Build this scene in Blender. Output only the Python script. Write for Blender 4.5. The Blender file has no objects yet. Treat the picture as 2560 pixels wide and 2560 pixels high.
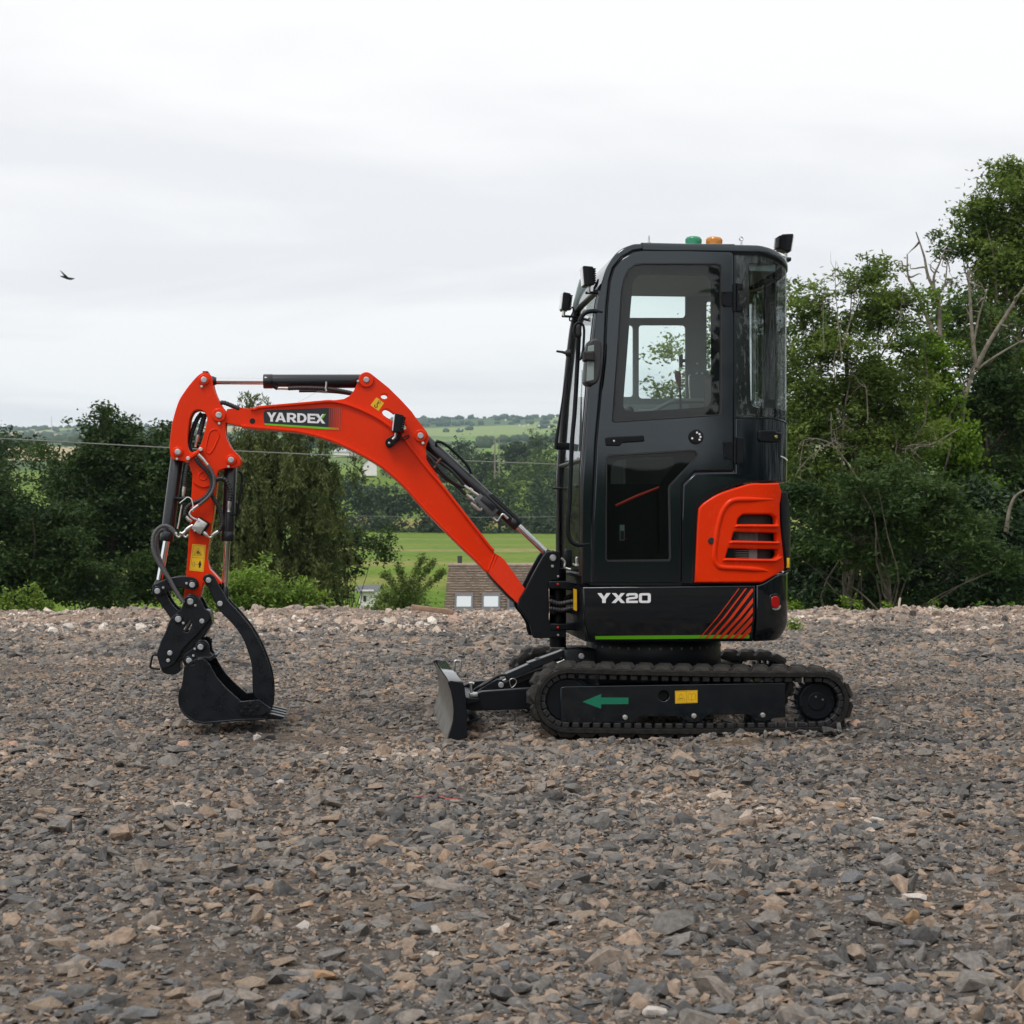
import bpy, bmesh, math, random
import numpy as np
from mathutils import Vector, Matrix

S = bpy.context.scene
COL = S.collection
R = math.radians

# ------------------------------------------------------------------ camera, sky, sun, exposure
FPX, HOR, CAMH = 4100.0, 1320.0, 1.044          # focal length and horizon row on a 2560 px frame, eye height in m
cam_d = bpy.data.cameras.new("camera")
cam = bpy.data.objects.new("camera", cam_d)
COL.objects.link(cam)
cam.location = (0, 0, CAMH)
cam.rotation_euler = (R(90), 0, 0)
cam_d.sensor_width = 36.0
cam_d.lens = FPX / 2560.0 * 36.0
cam_d.shift_y = (HOR - 1280.0) / 2560.0
cam_d.clip_start, cam_d.clip_end = 0.1, 20000
cam_d.dof.use_dof = True
cam_d.dof.focus_distance = 8.5
cam_d.dof.aperture_fstop = 10.0
S.camera = cam

SUN_EL, SUN_AZ = 58.0, 215.0                     # degrees; azimuth measured from +Y (away from camera) clockwise
w = bpy.data.worlds.new("World")
S.world = w
w.use_nodes = True
nt = w.node_tree
N = nt.nodes
for n in list(N):
    N.remove(n)
def nd(t, typ, **kw):
    n = t.nodes.new(typ)
    for k, v in kw.items():
        setattr(n, k, v)
    return n
out = nd(nt, "ShaderNodeOutputWorld")
bg_sky = nd(nt, "ShaderNodeBackground")
sky = nd(nt, "ShaderNodeTexSky", sky_type='NISHITA', sun_disc=False)
sky.sun_elevation = R(SUN_EL)
sky.sun_rotation = R(SUN_AZ)
bg_sky.inputs["Strength"].default_value = 0.10
nt.links.new(sky.outputs[0], bg_sky.inputs["Color"])
# overcast deck: cloud pattern laid on a flat layer overhead, seen in perspective
tc = nd(nt, "ShaderNodeTexCoord")
sep = nd(nt, "ShaderNodeSeparateXYZ")
nt.links.new(tc.outputs["Generated"], sep.inputs[0])
zz = nd(nt, "ShaderNodeMath", operation='MAXIMUM'); zz.inputs[1].default_value = 0.0
nt.links.new(sep.outputs[2], zz.inputs[0])
za = nd(nt, "ShaderNodeMath", operation='ADD'); za.inputs[1].default_value = 0.10
nt.links.new(zz.outputs[0], za.inputs[0])
comb = nd(nt, "ShaderNodeCombineXYZ")
for i in (0, 1):
    dv = nd(nt, "ShaderNodeMath", operation='DIVIDE')
    nt.links.new(sep.outputs[i], dv.inputs[0]); nt.links.new(za.outputs[0], dv.inputs[1])
    nt.links.new(dv.outputs[0], comb.inputs[i])
noi = nd(nt, "ShaderNodeTexNoise")
noi.inputs["Scale"].default_value = 0.85
noi.inputs["Detail"].default_value = 5.0
noi.inputs["Roughness"].default_value = 0.52
noi.inputs["Distortion"].default_value = 0.35
mp = nd(nt, "ShaderNodeMapping")
mp.inputs["Location"].default_value = (1.35, 0.4, 3.2)
mp.inputs["Scale"].default_value = (0.75, 1.0, 1.0)
nt.links.new(comb.outputs[0], mp.inputs[0]); nt.links.new(mp.outputs[0], noi.inputs["Vector"])
rmp = nd(nt, "ShaderNodeValToRGB")
rmp.color_ramp.elements[0].position = 0.40
rmp.color_ramp.elements[0].color = (0.85, 0.85, 0.870, 1)
rmp.color_ramp.elements[1].position = 0.57
rmp.color_ramp.elements[1].color = (0.985, 0.976, 0.976, 1)
nt.links.new(noi.outputs["Fac"], rmp.inputs[0])
bg_cl = nd(nt, "ShaderNodeBackground")
bg_cl.inputs["Strength"].default_value = 0.88
nt.links.new(rmp.outputs[0], bg_cl.inputs["Color"])
mixw = nd(nt, "ShaderNodeMixShader")
mixw.inputs[0].default_value = 0.97
nt.links.new(bg_sky.outputs[0], mixw.inputs[1]); nt.links.new(bg_cl.outputs[0], mixw.inputs[2])
nt.links.new(mixw.outputs[0], out.inputs["Surface"])

sd = bpy.data.lights.new("sun", 'SUN')
sd.energy = 1.5
sd.angle = R(14)
sd.color = (1.0, 0.97, 0.93)
sun = bpy.data.objects.new("sun", sd)
COL.objects.link(sun)
_az, _el = R(SUN_AZ), R(SUN_EL)
_to = Vector((math.sin(_az) * math.cos(_el), math.cos(_az) * math.cos(_el), math.sin(_el)))
sun.rotation_euler = _to.to_track_quat('Z', 'Y').to_euler()

S.view_settings.view_transform = 'Standard'
S.view_settings.look = 'None'
S.view_settings.exposure = 0.32
S.view_settings.gamma = 1.0
S.view_settings.use_curve_mapping = False
S.render.engine = 'CYCLES'
S.cycles.use_denoising = True
S.cycles.max_bounces = 8
S.cycles.diffuse_bounces = 3
S.cycles.glossy_bounces = 4
S.cycles.transmission_bounces = 6
S.cycles.transparent_max_bounces = 12
S.cycles.volume_bounces = 1
S.cycles.caustics_reflective = False
S.cycles.caustics_refractive = False

# ------------------------------------------------------------------ materials
MATS = {}
def inp(n, *names):
    for k in names:
        if k in n.inputs:
            return n.inputs[k]
def mat(name, col, rough=0.5, metal=0.0, coat=0.0, spec=0.5, vary=0.0, vscale=20.0, col2=None, bump=0.0, bscale=60.0, trans=0.0, rvary=0.0, stint=None):
    m = bpy.data.materials.new(name)
    m.use_nodes = True
    t = m.node_tree
    b = t.nodes["Principled BSDF"]
    b.inputs["Base Color"].default_value = (*col, 1)
    b.inputs["Roughness"].default_value = rough
    b.inputs["Metallic"].default_value = metal
    b.inputs["Specular IOR Level"].default_value = spec
    b.inputs["Coat Weight"].default_value = coat
    b.inputs["Coat Roughness"].default_value = 0.06
    if stint:
        b.inputs["Specular Tint"].default_value = (*stint, 1)
    if trans:
        b.inputs["Transmission Weight"].default_value = trans
    if vary or bump or rvary or col2:
        tcn = nd(t, "ShaderNodeTexCoord")
        no = nd(t, "ShaderNodeTexNoise")
        no.inputs["Scale"].default_value = vscale
        no.inputs["Detail"].default_value = 6
        no.inputs["Roughness"].default_value = 0.62
        t.links.new(tcn.outputs["Object"], no.inputs["Vector"])
        if vary or col2:
            c2 = col2 or tuple(min(1, c * (1 + vary)) for c in col)
            c1 = col if col2 else tuple(c * (1 - vary) for c in col)
            rp = nd(t, "ShaderNodeValToRGB")
            rp.color_ramp.elements[0].position = 0.38
            rp.color_ramp.elements[1].position = 0.64
            rp.color_ramp.elements[0].color = (*c1, 1)
            rp.color_ramp.elements[1].color = (*c2, 1)
            t.links.new(no.outputs["Fac"], rp.inputs[0])
            t.links.new(rp.outputs[0], b.inputs["Base Color"])
        if rvary:
            mr = nd(t, "ShaderNodeMapRange")
            mr.inputs["From Min"].default_value = 0.3; mr.inputs["From Max"].default_value = 0.7
            mr.inputs["To Min"].default_value = max(0.02, rough - rvary); mr.inputs["To Max"].default_value = rough + rvary
            t.links.new(no.outputs["Fac"], mr.inputs["Value"])
            t.links.new(mr.outputs[0], b.inputs["Roughness"])
        if bump:
            nb = nd(t, "ShaderNodeTexNoise")
            nb.inputs["Scale"].default_value = bscale
            nb.inputs["Detail"].default_value = 5
            t.links.new(tcn.outputs["Object"], nb.inputs["Vector"])
            bp = nd(t, "ShaderNodeBump")
            bp.inputs["Strength"].default_value = bump
            bp.inputs["Distance"].default_value = 0.01
            t.links.new(nb.outputs["Fac"], bp.inputs["Height"])
            t.links.new(bp.outputs[0], b.inputs["Normal"])
    MATS[name] = m
    return m

mat("orange_paint", (0.75, 0.032, 0.0010), 0.24, spec=0.20, rvary=0.08, vscale=9, bump=0.05, bscale=160)
mat("dark_paint", (0.0030, 0.0052, 0.0080), 0.08, spec=0.85, rvary=0.02, vscale=6, stint=(0.84, 0.94, 1.0))
mat("gloss_black", (0.009, 0.011, 0.015), 0.10, coat=0.8)
mat("satin_black", (0.0050, 0.0068, 0.0095), 0.40, spec=0.22, rvary=0.1, vscale=25, bump=0.06, bscale=220)
mat("black_steel", (0.0055, 0.0080, 0.0115), 0.30, spec=0.36, rvary=0.08, vscale=14, vary=0.2)
mat("black_rubber", (0.011, 0.011, 0.012), 0.62, bump=0.1, bscale=120)
mat("frit", (0.010, 0.011, 0.014), 0.6, spec=0.1)
mat("track_rubber", (0.006, 0.006, 0.0062), 0.6, spec=0.3, col2=(0.019, 0.017, 0.015), vscale=26, bump=0.35, bscale=90)
mat("track_dust", (0.009, 0.009, 0.0088), 0.75, spec=0.3, col2=(0.036, 0.032, 0.027), vscale=38, bump=0.4, bscale=90)
mat("dark_gap", (0.003, 0.003, 0.004), 0.8)
mat("interior", (0.03, 0.034, 0.035), 0.7)
mat("interior_grey", (0.24, 0.30, 0.29), 0.7)
mat("cylinder_paint", (0.0095, 0.0115, 0.0155), 0.33, coat=0.2, rvary=0.05, vscale=12)
mat("chrome", (0.80, 0.81, 0.83), 0.09, metal=1.0)
mat("zinc", (0.62, 0.62, 0.60), 0.36, metal=0.9, vary=0.18, vscale=60)
mat("pin_steel", (0.50, 0.51, 0.53), 0.42, metal=0.75, vary=0.2, vscale=60)
mat("valve_grey", (0.11, 0.115, 0.125), 0.5, metal=0.4)
mat("brass", (0.62, 0.50, 0.16), 0.3, metal=1.0)
mat("white_print", (0.80, 0.80, 0.82), 0.45)
mat("green_print", (0.15, 0.50, 0.012), 0.45)
mat("red_print", (0.72, 0.045, 0.008), 0.42)
mat("arrow_green", (0.0, 0.16, 0.085), 0.45)
mat("sticker_yellow", (0.80, 0.47, 0.012), 0.4)
mat("sticker_black", (0.015, 0.013, 0.01), 0.5)
mat("decal_black", (0.012, 0.016, 0.021), 0.4)
mat("sticker_grey", (0.30, 0.38, 0.37), 0.5)
mat("beacon_green", (0.0, 0.36, 0.17), 0.15, coat=0.6, trans=0.25)
mat("beacon_amber", (0.80, 0.30, 0.01), 0.15, coat=0.6, trans=0.25)
mat("red_lens", (0.45, 0.005, 0.006), 0.15, coat=0.8)
mat("lamp_lens", (0.82, 0.85, 0.88), 0.12, coat=0.6)
mat("red_bar", (0.62, 0.03, 0.012), 0.4)
mat("grip_brown", (0.10, 0.03, 0.025), 0.6)
mat("hose", (0.013, 0.013, 0.014), 0.5, bump=0.1)
mat("hose_grey", (0.085, 0.085, 0.09), 0.5)
mat("white_cable", (0.7, 0.7, 0.7), 0.4)
mat("blade_worn", (0.075, 0.072, 0.068), 0.45, col2=(0.17, 0.158, 0.142), vscale=14, bump=0.1)
mat("mirror_grey", (0.032, 0.033, 0.037), 0.5)
mat("radiator", (0.03, 0.032, 0.034), 0.6)

def glass_mat(name, tint, strength=2.0):
    m = bpy.data.materials.new(name); m.use_nodes = True
    t = m.node_tree
    for n in list(t.nodes):
        t.nodes.remove(n)
    o = nd(t, "ShaderNodeOutputMaterial")
    tr = nd(t, "ShaderNodeBsdfTransparent"); tr.inputs[0].default_value = (*tint, 1)
    gl = nd(t, "ShaderNodeBsdfGlossy"); gl.inputs["Roughness"].default_value = 0.015
    fr = nd(t, "ShaderNodeFresnel"); fr.inputs["IOR"].default_value = 1.5
    ml = nd(t, "ShaderNodeMath", operation='MULTIPLY', use_clamp=True); ml.inputs[1].default_value = strength
    mx = nd(t, "ShaderNodeMixShader")
    t.links.new(fr.outputs[0], ml.inputs[0]); t.links.new(ml.outputs[0], mx.inputs[0])
    t.links.new(tr.outputs[0], mx.inputs[1]); t.links.new(gl.outputs[0], mx.inputs[2])
    t.links.new(mx.outputs[0], o.inputs[0])
    MATS[name] = m
glass_mat("cab_glass", (0.95, 0.985, 0.978), 0.62)
glass_mat("smoke_glass", (0.66, 0.70, 0.70), 0.55)
glass_mat("house_glass", (0.5, 0.55, 0.6), 3.0)

# ------------------------------------------------------------------ generic mesh helpers
def mesh_obj(name, me, m, parent=None, smooth=True, angle=35):
    if m is not None and not me.materials:
        me.materials.append(MATS[m] if isinstance(m, str) else m)
    if smooth:
        me.polygons.foreach_set("use_smooth", [True] * len(me.polygons))
        me.set_sharp_from_angle(angle=R(angle))
    o = bpy.data.objects.new(name, me)
    COL.objects.link(o)
    if parent is not None:
        o.parent = parent
    return o
def from_data(name, V, Fc, m, parent=None, smooth=True, angle=35):
    me = bpy.data.meshes.new(name)
    me.from_pydata([tuple(v) for v in V], [], [tuple(f) for f in Fc])
    me.update()
    return mesh_obj(name, me, m, parent, smooth, angle)
def tag(o, label=None, cat=None, group=None, kind=None):
    for k, v in (("label", label), ("category", cat), ("group", group), ("kind", kind)):
        if v:
            o[k] = v
    return o
def empty(name, loc=(0, 0, 0), rz=0.0):
    o = bpy.data.objects.new(name, None)
    COL.objects.link(o)
    o.location = loc
    o.rotation_euler = (0, 0, rz)
    o.empty_display_size = 0.2
    return o
def sweep_arrays(path, r, seg=8, caps=True, closed=False, flat=None):
    """tube along a 3D path; r a number or a list; flat=(rx, ry) gives an oval"""
    P = [Vector(p) for p in path]
    n = len(P)
    rr = r if hasattr(r, "__len__") else [r] * n
    T = []
    for i in range(n):
        a = P[i - 1] if (i > 0 or closed) else P[i]
        b = P[(i + 1) % n] if (i < n - 1 or closed) else P[i]
        d = (b - a)
        T.append(d.normalized() if d.length > 1e-9 else Vector((0, 0, 1)))
    up = Vector((0, 1, 0)) if abs(T[0].y) < 0.9 else Vector((0, 0, 1))
    nrm = (up - T[0] * up.dot(T[0])).normalized()
    V, Fc = [], []
    for i in range(n):
        nrm = (nrm - T[i] * nrm.dot(T[i]))
        nrm = nrm.normalized() if nrm.length > 1e-6 else T[i].orthogonal().normalized()
        bi = T[i].cross(nrm)
        for k in range(seg):
            a = 2 * math.pi * k / seg
            V.append(P[i] + (nrm * math.cos(a) + bi * math.sin(a)) * rr[i])
    m = n if closed else n - 1
    for i in range(m):
        for k in range(seg):
            a, b = i * seg + k, i * seg + (k + 1) % seg
            c, d = ((i + 1) % n) * seg + (k + 1) % seg, ((i + 1) % n) * seg + k
            Fc.append((a, b, c, d))
    if caps and not closed:
        Fc.append(tuple(range(seg - 1, -1, -1)))
        Fc.append(tuple((n - 1) * seg + k for k in range(seg)))
    return V, Fc
def sweep(name, path, r, m, parent=None, seg=10, caps=True, closed=False):
    V, Fc = sweep_arrays(path, r, seg, caps, closed)
    return from_data(name, V, Fc, m, parent, True, 50)
def spline(pts, n=8):
    """Catmull-Rom through 3D (or 2D) points"""
    P = [np.array(p, float) for p in pts]
    P = [2 * P[0] - P[1]] + P + [2 * P[-1] - P[-2]]
    o = []
    for i in range(1, len(P) - 2):
        for k in range(n):
            t = k / n
            o.append(0.5 * ((2 * P[i]) + (-P[i - 1] + P[i + 1]) * t + (2 * P[i - 1] - 5 * P[i] + 4 * P[i + 1] - P[i + 2]) * t * t
                            + (-P[i - 1] + 3 * P[i] - 3 * P[i + 1] + P[i + 2]) * t ** 3))
    o.append(P[-2])
    return [tuple(p) for p in o]
def box_data(x0, x1, y0, y1, z0, z1):
    V = [(x0, y0, z0), (x1, y0, z0), (x1, y1, z0), (x0, y1, z0), (x0, y0, z1), (x1, y0, z1), (x1, y1, z1), (x0, y1, z1)]
    Fc = [(0, 3, 2, 1), (4, 5, 6, 7), (0, 1, 5, 4), (1, 2, 6, 5), (2, 3, 7, 6), (3, 0, 4, 7)]
    return V, Fc
def bevel_box(name, x0, x1, y0, y1, z0, z1, m, parent=None, b=0.006, seg=2, M=None):
    bm = bmesh.new()
    V, Fc = box_data(x0, x1, y0, y1, z0, z1)
    vs = [bm.verts.new(v) for v in V]
    for f in Fc:
        bm.faces.new([vs[i] for i in f])
    if b:
        bmesh.ops.bevel(bm, geom=bm.edges[:], offset=b, segments=seg, affect='EDGES', profile=0.5)
    if M is not None:
        bmesh.ops.transform(bm, matrix=M, verts=bm.verts[:])
    me = bpy.data.meshes.new(name)
    bm.to_mesh(me); bm.free()
    return mesh_obj(name, me, m, parent)
def fill2d(loops, half, bevel=0.0, res=2):
    """2D loops (first outer, rest holes or more islands) -> bevelled slab mesh; local z is the thickness axis"""
    cu = bpy.data.curves.new("tmp", 'CURVE')
    cu.dimensions = '2D'
    cu.fill_mode = 'BOTH'
    cu.extrude = max(half - bevel, 0.0)
    cu.bevel_depth = bevel
    cu.bevel_resolution = res
    cu.offset = -bevel
    for lp in loops:
        sp = cu.splines.new('POLY')
        sp.points.add(len(lp) - 1)
        for p, q in zip(sp.points, lp):
            p.co = (q[0], q[1], 0, 1)
        sp.use_cyclic_u = True
    ob = bpy.data.objects.new("tmp", cu)
    me = bpy.data.meshes.new_from_object(ob)
    bpy.data.objects.remove(ob)
    bpy.data.curves.remove(cu)
    me.materials.clear()
    return me
def rounded(pts, n=6):
    """closed outline; a point (x, y) is smooth, (x, y, 1) is a corner: Catmull-Rom between corners"""
    k = len(pts)
    P = [np.array(p[:2], float) for p in pts]
    c = [len(p) > 2 and p[2] for p in pts]
    o = []
    for i in range(k):
        p1, p2 = P[i], P[(i + 1) % k]
        if c[i] and c[(i + 1) % k]:
            o.append(tuple(p1)); continue
        p0 = P[i - 1] if not c[i] else 2 * p1 - p2
        p3 = P[(i + 2) % k] if not c[(i + 1) % k] else 2 * p2 - p1
        for j in range(n):
            t = j / n
            o.append(tuple(0.5 * ((2 * p1) + (-p0 + p2) * t + (2 * p0 - 5 * p1 + 4 * p2 - p3) * t * t + (-p0 + 3 * p1 - 3 * p2 + p3) * t ** 3)))
    return o
def circ(x, y, r, n=28):
    return [(x + r * math.cos(2 * math.pi * i / n), y + r * math.sin(2 * math.pi * i / n)) for i in range(n)]
def fillet(pts, r=0.0, n=5):
    """closed polygon with corners rounded by r (in the units of pts)"""
    o = []
    k = len(pts)
    for i in range(k):
        a, b, c = (np.array(pts[i - 1][:2], float), np.array(pts[i][:2], float), np.array(pts[(i + 1) % k][:2], float))
        rr = pts[i][2] if len(pts[i]) > 2 else r
        da, dc = a - b, c - b
        la, lc = np.linalg.norm(da), np.linalg.norm(dc)
        q = min(rr, la * 0.49, lc * 0.49)
        if q < 1e-6:
            o.append(tuple(b)); continue
        s, e = b + da / la * q, b + dc / lc * q
        for j in range(n + 1):
            t = j / n
            o.append(tuple((1 - t) ** 2 * s + 2 * t * (1 - t) * b + t * t * e))
    return o

# ------------------------------------------------------------------ measured points: photo pixel -> point on a plane of the machine
PSI = R(5.8)
D0 = 8.1                                            # distance to the outer face of the near track on the optical axis
CS, SN = math.cos(PSI), math.sin(PSI)
CROPS = dict(A=(360, 900, 4.83), B=(360, 1200, 4.83), C=(360, 1500, 4.83), D=(640, 900, 4.83), E=(960, 980, 4.2), F=(1060, 1300, 4.2),
             G=(1360, 560, 4.83), H=(1660, 560, 4.83), I=(1360, 900, 4.83), J=(1660, 900, 4.83), K=(1360, 1240, 4.83), L=(1660, 1240, 4.83),
             M=(1060, 1560, 4.391), N=(1300, 1580, 4.391), O=(1700, 1560, 4.2), Q=(1380, 740, 9.66), Z=(0, 0, 1.0))
def px(c, p):
    x0, y0, s = CROPS[c]
    return (p[0] / s + x0, p[1] / s + y0)
def on_plane(u, v, yl):
    """pixel (u, v) on the vertical plane y = yl of the machine frame -> (x, z)"""
    a, b = (u - 1280.0) / FPX, (HOR - v) / FPX
    t = (yl + D0 * CS) / (CS - a * SN)
    return (t * (a * CS + SN) - D0 * SN, CAMH + t * b)
def pl(c, pts, yl):
    o = []
    for p in pts:
        q = on_plane(*px(c, p), yl)
        o.append((*q, *p[2:]))
    return o
def p3(c, p, yl):
    x, z = on_plane(*px(c, p), yl)
    return (x, yl, z)
def plen(c, n, yl):
    """length of n crop pixels at depth yl"""
    return n / CROPS[c][2] * (yl + D0) / FPX
def world_at(u, v, Y):
    """pixel on the vertical world plane at distance Y"""
    return Vector(((u - 1280.0) / FPX * Y, Y, CAMH + (HOR - v) / FPX * Y))
# ================================================================== EXCAVATOR
EX = empty("excavator", (0, D0, 0), PSI)
tag(EX, "dark grey and orange mini excavator standing on the gravel", "excavator")

def slab(name, loops, y0, y1, m, parent=EX, bevel=0.004, res=2, angle=35):
    half = abs(y1 - y0) / 2
    me = fill2d(loops, half, min(bevel, half * 0.9), res)
    ym = (y0 + y1) / 2
    me.transform(Matrix(((1, 0, 0, 0), (0, 0, -1, ym), (0, 1, 0, 0), (0, 0, 0, 1))))
    return mesh_obj(name, me, m, parent, True, angle)
def cylY(name, x, z, r, y0, y1, m, parent=EX, seg=28, b=0.003):
    return slab(name, [circ(x, z, r, seg)], y0, y1, m, parent, b, 1, 40)
def tube2(name, a, b, r, m, parent=EX, seg=20):
    a, b = Vector(a), Vector(b)
    return sweep(name, [a, a + (b - a) * 0.5, b], r, m, parent, seg)
def pin(c, p, y0, y1, rpin, rboss, parent, boss_mat, bolt=None, pin_mat="pin_steel", proud=0.012):
    """round boss with a steel pin head in it, both cheeks; bolt is its retaining screw"""
    x, z = on_plane(*px(c, p), y0)
    if rboss:
        rb = plen(c, rboss, y0)
        bo = slab("pin_boss", [circ(x, z, rb, 32)], y0 - proud, y1 + proud, boss_mat, parent, 0.005, 2)
    rp = plen(c, rpin, y0)
    cylY("pin", x, z, rp, y0 - proud - 0.006, y1 + proud + 0.006, pin_mat, parent, 24, 0.003)
    if bolt:
        bx, bz = on_plane(*px(c, bolt), y0)
        cylY("bolt", bx, bz, plen(c, 17, y0), y0 - proud - 0.002, y0 + 0.01, "zinc", parent, 6, 0.002)
    return x, z
def hose(name, pts, r, m="hose", parent=EX, n=10, ribs=0.0, pitch=0.012, seg=10):
    P = spline(pts, n)
    if ribs:
        # resample so that the spiral guard reads as rings
        d = [0.0]
        for i in range(1, len(P)):
            d.append(d[-1] + math.dist(P[i], P[i - 1]))
        k = max(8, int(d[-1] / (pitch / 4)))
        k = min(k, 260)
        A = np.array(P); dd = np.array(d)
        ss = np.linspace(0, dd[-1], k)
        P = np.stack([np.interp(ss, dd, A[:, i]) for i in range(3)], 1)
        rr = [r * (1 + ribs * (1 if (int(s / (pitch / 2)) % 2) else -0.3)) for s in ss]
        return sweep(name, [tuple(p) for p in P], rr, m, parent, seg)
    return sweep(name, P, r, m, parent, seg)

# letters as outlines on a unit cap height
LET = {
 'Y': (0.92, [[(0,1),(.28,1),(.46,.64),(.64,1),(.92,1),(.585,.38),(.585,0),(.335,0),(.335,.38)]]),
 'A': (0.98, [[(0,0),(.35,1),(.63,1),(.98,0),(.72,0),(.66,.19),(.32,.19),(.26,0)], [(.385,.39),(.49,.72),(.595,.39)]]),
 'R': (0.86, [[(0,0),(0,1),(.48,1),(.66,.95),(.78,.84),(.81,.68),(.78,.52),(.66,.4),(.6,.37),(.86,0),(.58,0),(.37,.32),(.25,.32),(.25,0)],
              [(.25,.8),(.45,.8),(.54,.76),(.57,.66),(.54,.56),(.45,.52),(.25,.52)]]),
 'D': (0.90, [[(0,0),(0,1),(.4,1),(.63,.95),(.8,.81),(.88,.62),(.9,.5),(.88,.38),(.8,.19),(.63,.05),(.4,0)],
              [(.25,.8),(.4,.8),(.55,.74),(.63,.62),(.65,.5),(.63,.38),(.55,.26),(.4,.2),(.25,.2)]]),
 'E': (0.78, [[(0,0),(0,1),(.76,1),(.76,.79),(.25,.79),(.25,.6),(.7,.6),(.7,.41),(.25,.41),(.25,.21),(.78,.21),(.78,0)]]),
 'X': (0.97, [[(0,0),(.34,.51),(.02,1),(.31,1),(.49,.71),(.67,1),(.95,1),(.63,.51),(.97,0),(.67,0),(.48,.30),(.29,0)]]),
 '2': (1.2, [[(0,.68),(.02,.86),(.14,.98),(.3,1),(.95,1),(1.12,.95),(1.2,.8),(1.2,.6),(1.12,.46),(.95,.41),(.34,.36),(.29,.33),(.29,.23),(1.2,.23),(1.2,0),(0,0),
              (0,.38),(.08,.52),(.25,.57),(.85,.62),(.91,.65),(.91,.73),(.86,.77),(.34,.77),(.28,.74),(.28,.68)]]),
 '0': (1.2, [[(.22,0),(.06,.06),(0,.2),(0,.8),(.06,.94),(.22,1),(.98,1),(1.14,.94),(1.2,.8),(1.2,.2),(1.14,.06),(.98,0)],
             [(.36,.23),(.84,.23),(.9,.28),(.9,.72),(.84,.77),(.36,.77),(.3,.72),(.3,.28)]]),
}
def letter_loops(ch, crop, bl, br, tl, tr):
    """outline of ch mapped to the quad bottom-left, bottom-right, top-left, top-right in crop pixels"""
    wd, loops = LET[ch]
    o = []
    for lp in loops:
        q = []
        for (a, b) in lp:
            a /= wd
            x = (bl[0] * (1 - a) + br[0] * a) * (1 - b) + (tl[0] * (1 - a) + tr[0] * a) * b
            y = (bl[1] * (1 - a) + br[1] * a) * (1 - b) + (tl[1] * (1 - a) + tr[1] * a) * b
            q.append((x, y))
        o.append(q)
    return o

YC = 0.65                                            # the machine's centre plane
# ------------------------------------------------------------------ boom
BY0, BY1 = 0.575, 0.725
boom = empty("boom"); boom.parent = EX
top_rim = ([px('A', p) for p in [(1000, 592), (1160, 570), (1290, 590), (1340, 600)]]
           + [px('D', p) for p in [(40, 577), (300, 552), (560, 530), (800, 508), (900, 503), (1010, 518), (1150, 556), (1350, 640), (1500, 722), (1640, 822), (1760, 920)]]
           + [px('E', p) for p in [(150, 425), (215, 505), (300, 610), (450, 800), (600, 975), (700, 1100), (800, 1228), (900, 1358), (1000, 1483), (1100, 1612), (1150, 1668)]])
low_rim = ([px('A', p) for p in [(970, 752), (1180, 798), (1400, 822)]]
           + [px('D', p) for p in [(100, 824), (300, 842), (500, 862), (700, 905), (900, 965), (1100, 1048), (1300, 1150), (1500, 1268), (1650, 1388), (1800, 1528), (1932, 1678)]]
           + [px('E', p) for p in [(440, 1240), (540, 1344)]] + [px('F', p) for p in [(250, 132), (400, 282), (560, 434), (660, 542)]])
zz_ = lambda P, y: [on_plane(u, v, y) for u, v in P]
box_out = zz_(top_rim, BY0) + zz_([px('F', (740, 345)), px('F', (665, 545))], BY0) + zz_(low_rim[::-1], BY0)
slab("side_plate", [box_out], BY0 + 0.008, BY1 - 0.008, "orange_paint", boom, 0.002)
def rim(name, P, y0, y1, th, parent, m="orange_paint", side=1):
    """flat strip plate that follows a pixel line, its face th thick"""
    Q = [np.array(on_plane(u, v, (y0 + y1) / 2 - 0.05)) for u, v in P]
    Q = [np.array(q) for q in spline(Q, 4)]
    V, Fc = [], []
    k = len(Q)
    for i in range(k):
        d = Q[min(i + 1, k - 1)] - Q[max(i - 1, 0)]
        d /= np.linalg.norm(d)
        nn = np.array((-d[1], d[0])) * side
        a, b = Q[i] + nn * th / 2, Q[i] - nn * th / 2
        V += [(a[0], y0, a[1]), (a[0], y1, a[1]), (b[0], y1, b[1]), (b[0], y0, b[1])]
    for i in range(k - 1):
        for j in range(4):
            Fc.append((i * 4 + j, i * 4 + (j + 1) % 4, (i + 1) * 4 + (j + 1) % 4, (i + 1) * 4 + j))
    Fc += [(0, 3, 2, 1), ((k - 1) * 4, (k - 1) * 4 + 1, (k - 1) * 4 + 2, (k - 1) * 4 + 3)]
    me = bpy.data.meshes.new(name)
    me.from_pydata(V, [], Fc); me.update()
    bm = bmesh.new(); bm.from_mesh(me)
    bmesh.ops.recalc_face_normals(bm, faces=bm.faces[:])
    es = [e for e in bm.edges if len(e.link_faces) == 2 and e.calc_face_angle(0) > 1.2]
    bmesh.ops.bevel(bm, geom=es, offset=0.003, segments=2, affect='EDGES', profile=0.5)
    bm.to_mesh(me); bm.free()
    return mesh_obj(name, me, m, parent, True, 40)
rim("top_plate", top_rim[2:], BY0 - 0.006, BY1 + 0.006, 0.014, boom)
rim("bottom_plate", low_rim[1:], BY0 - 0.006, BY1 + 0.006, 0.014, boom)
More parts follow.
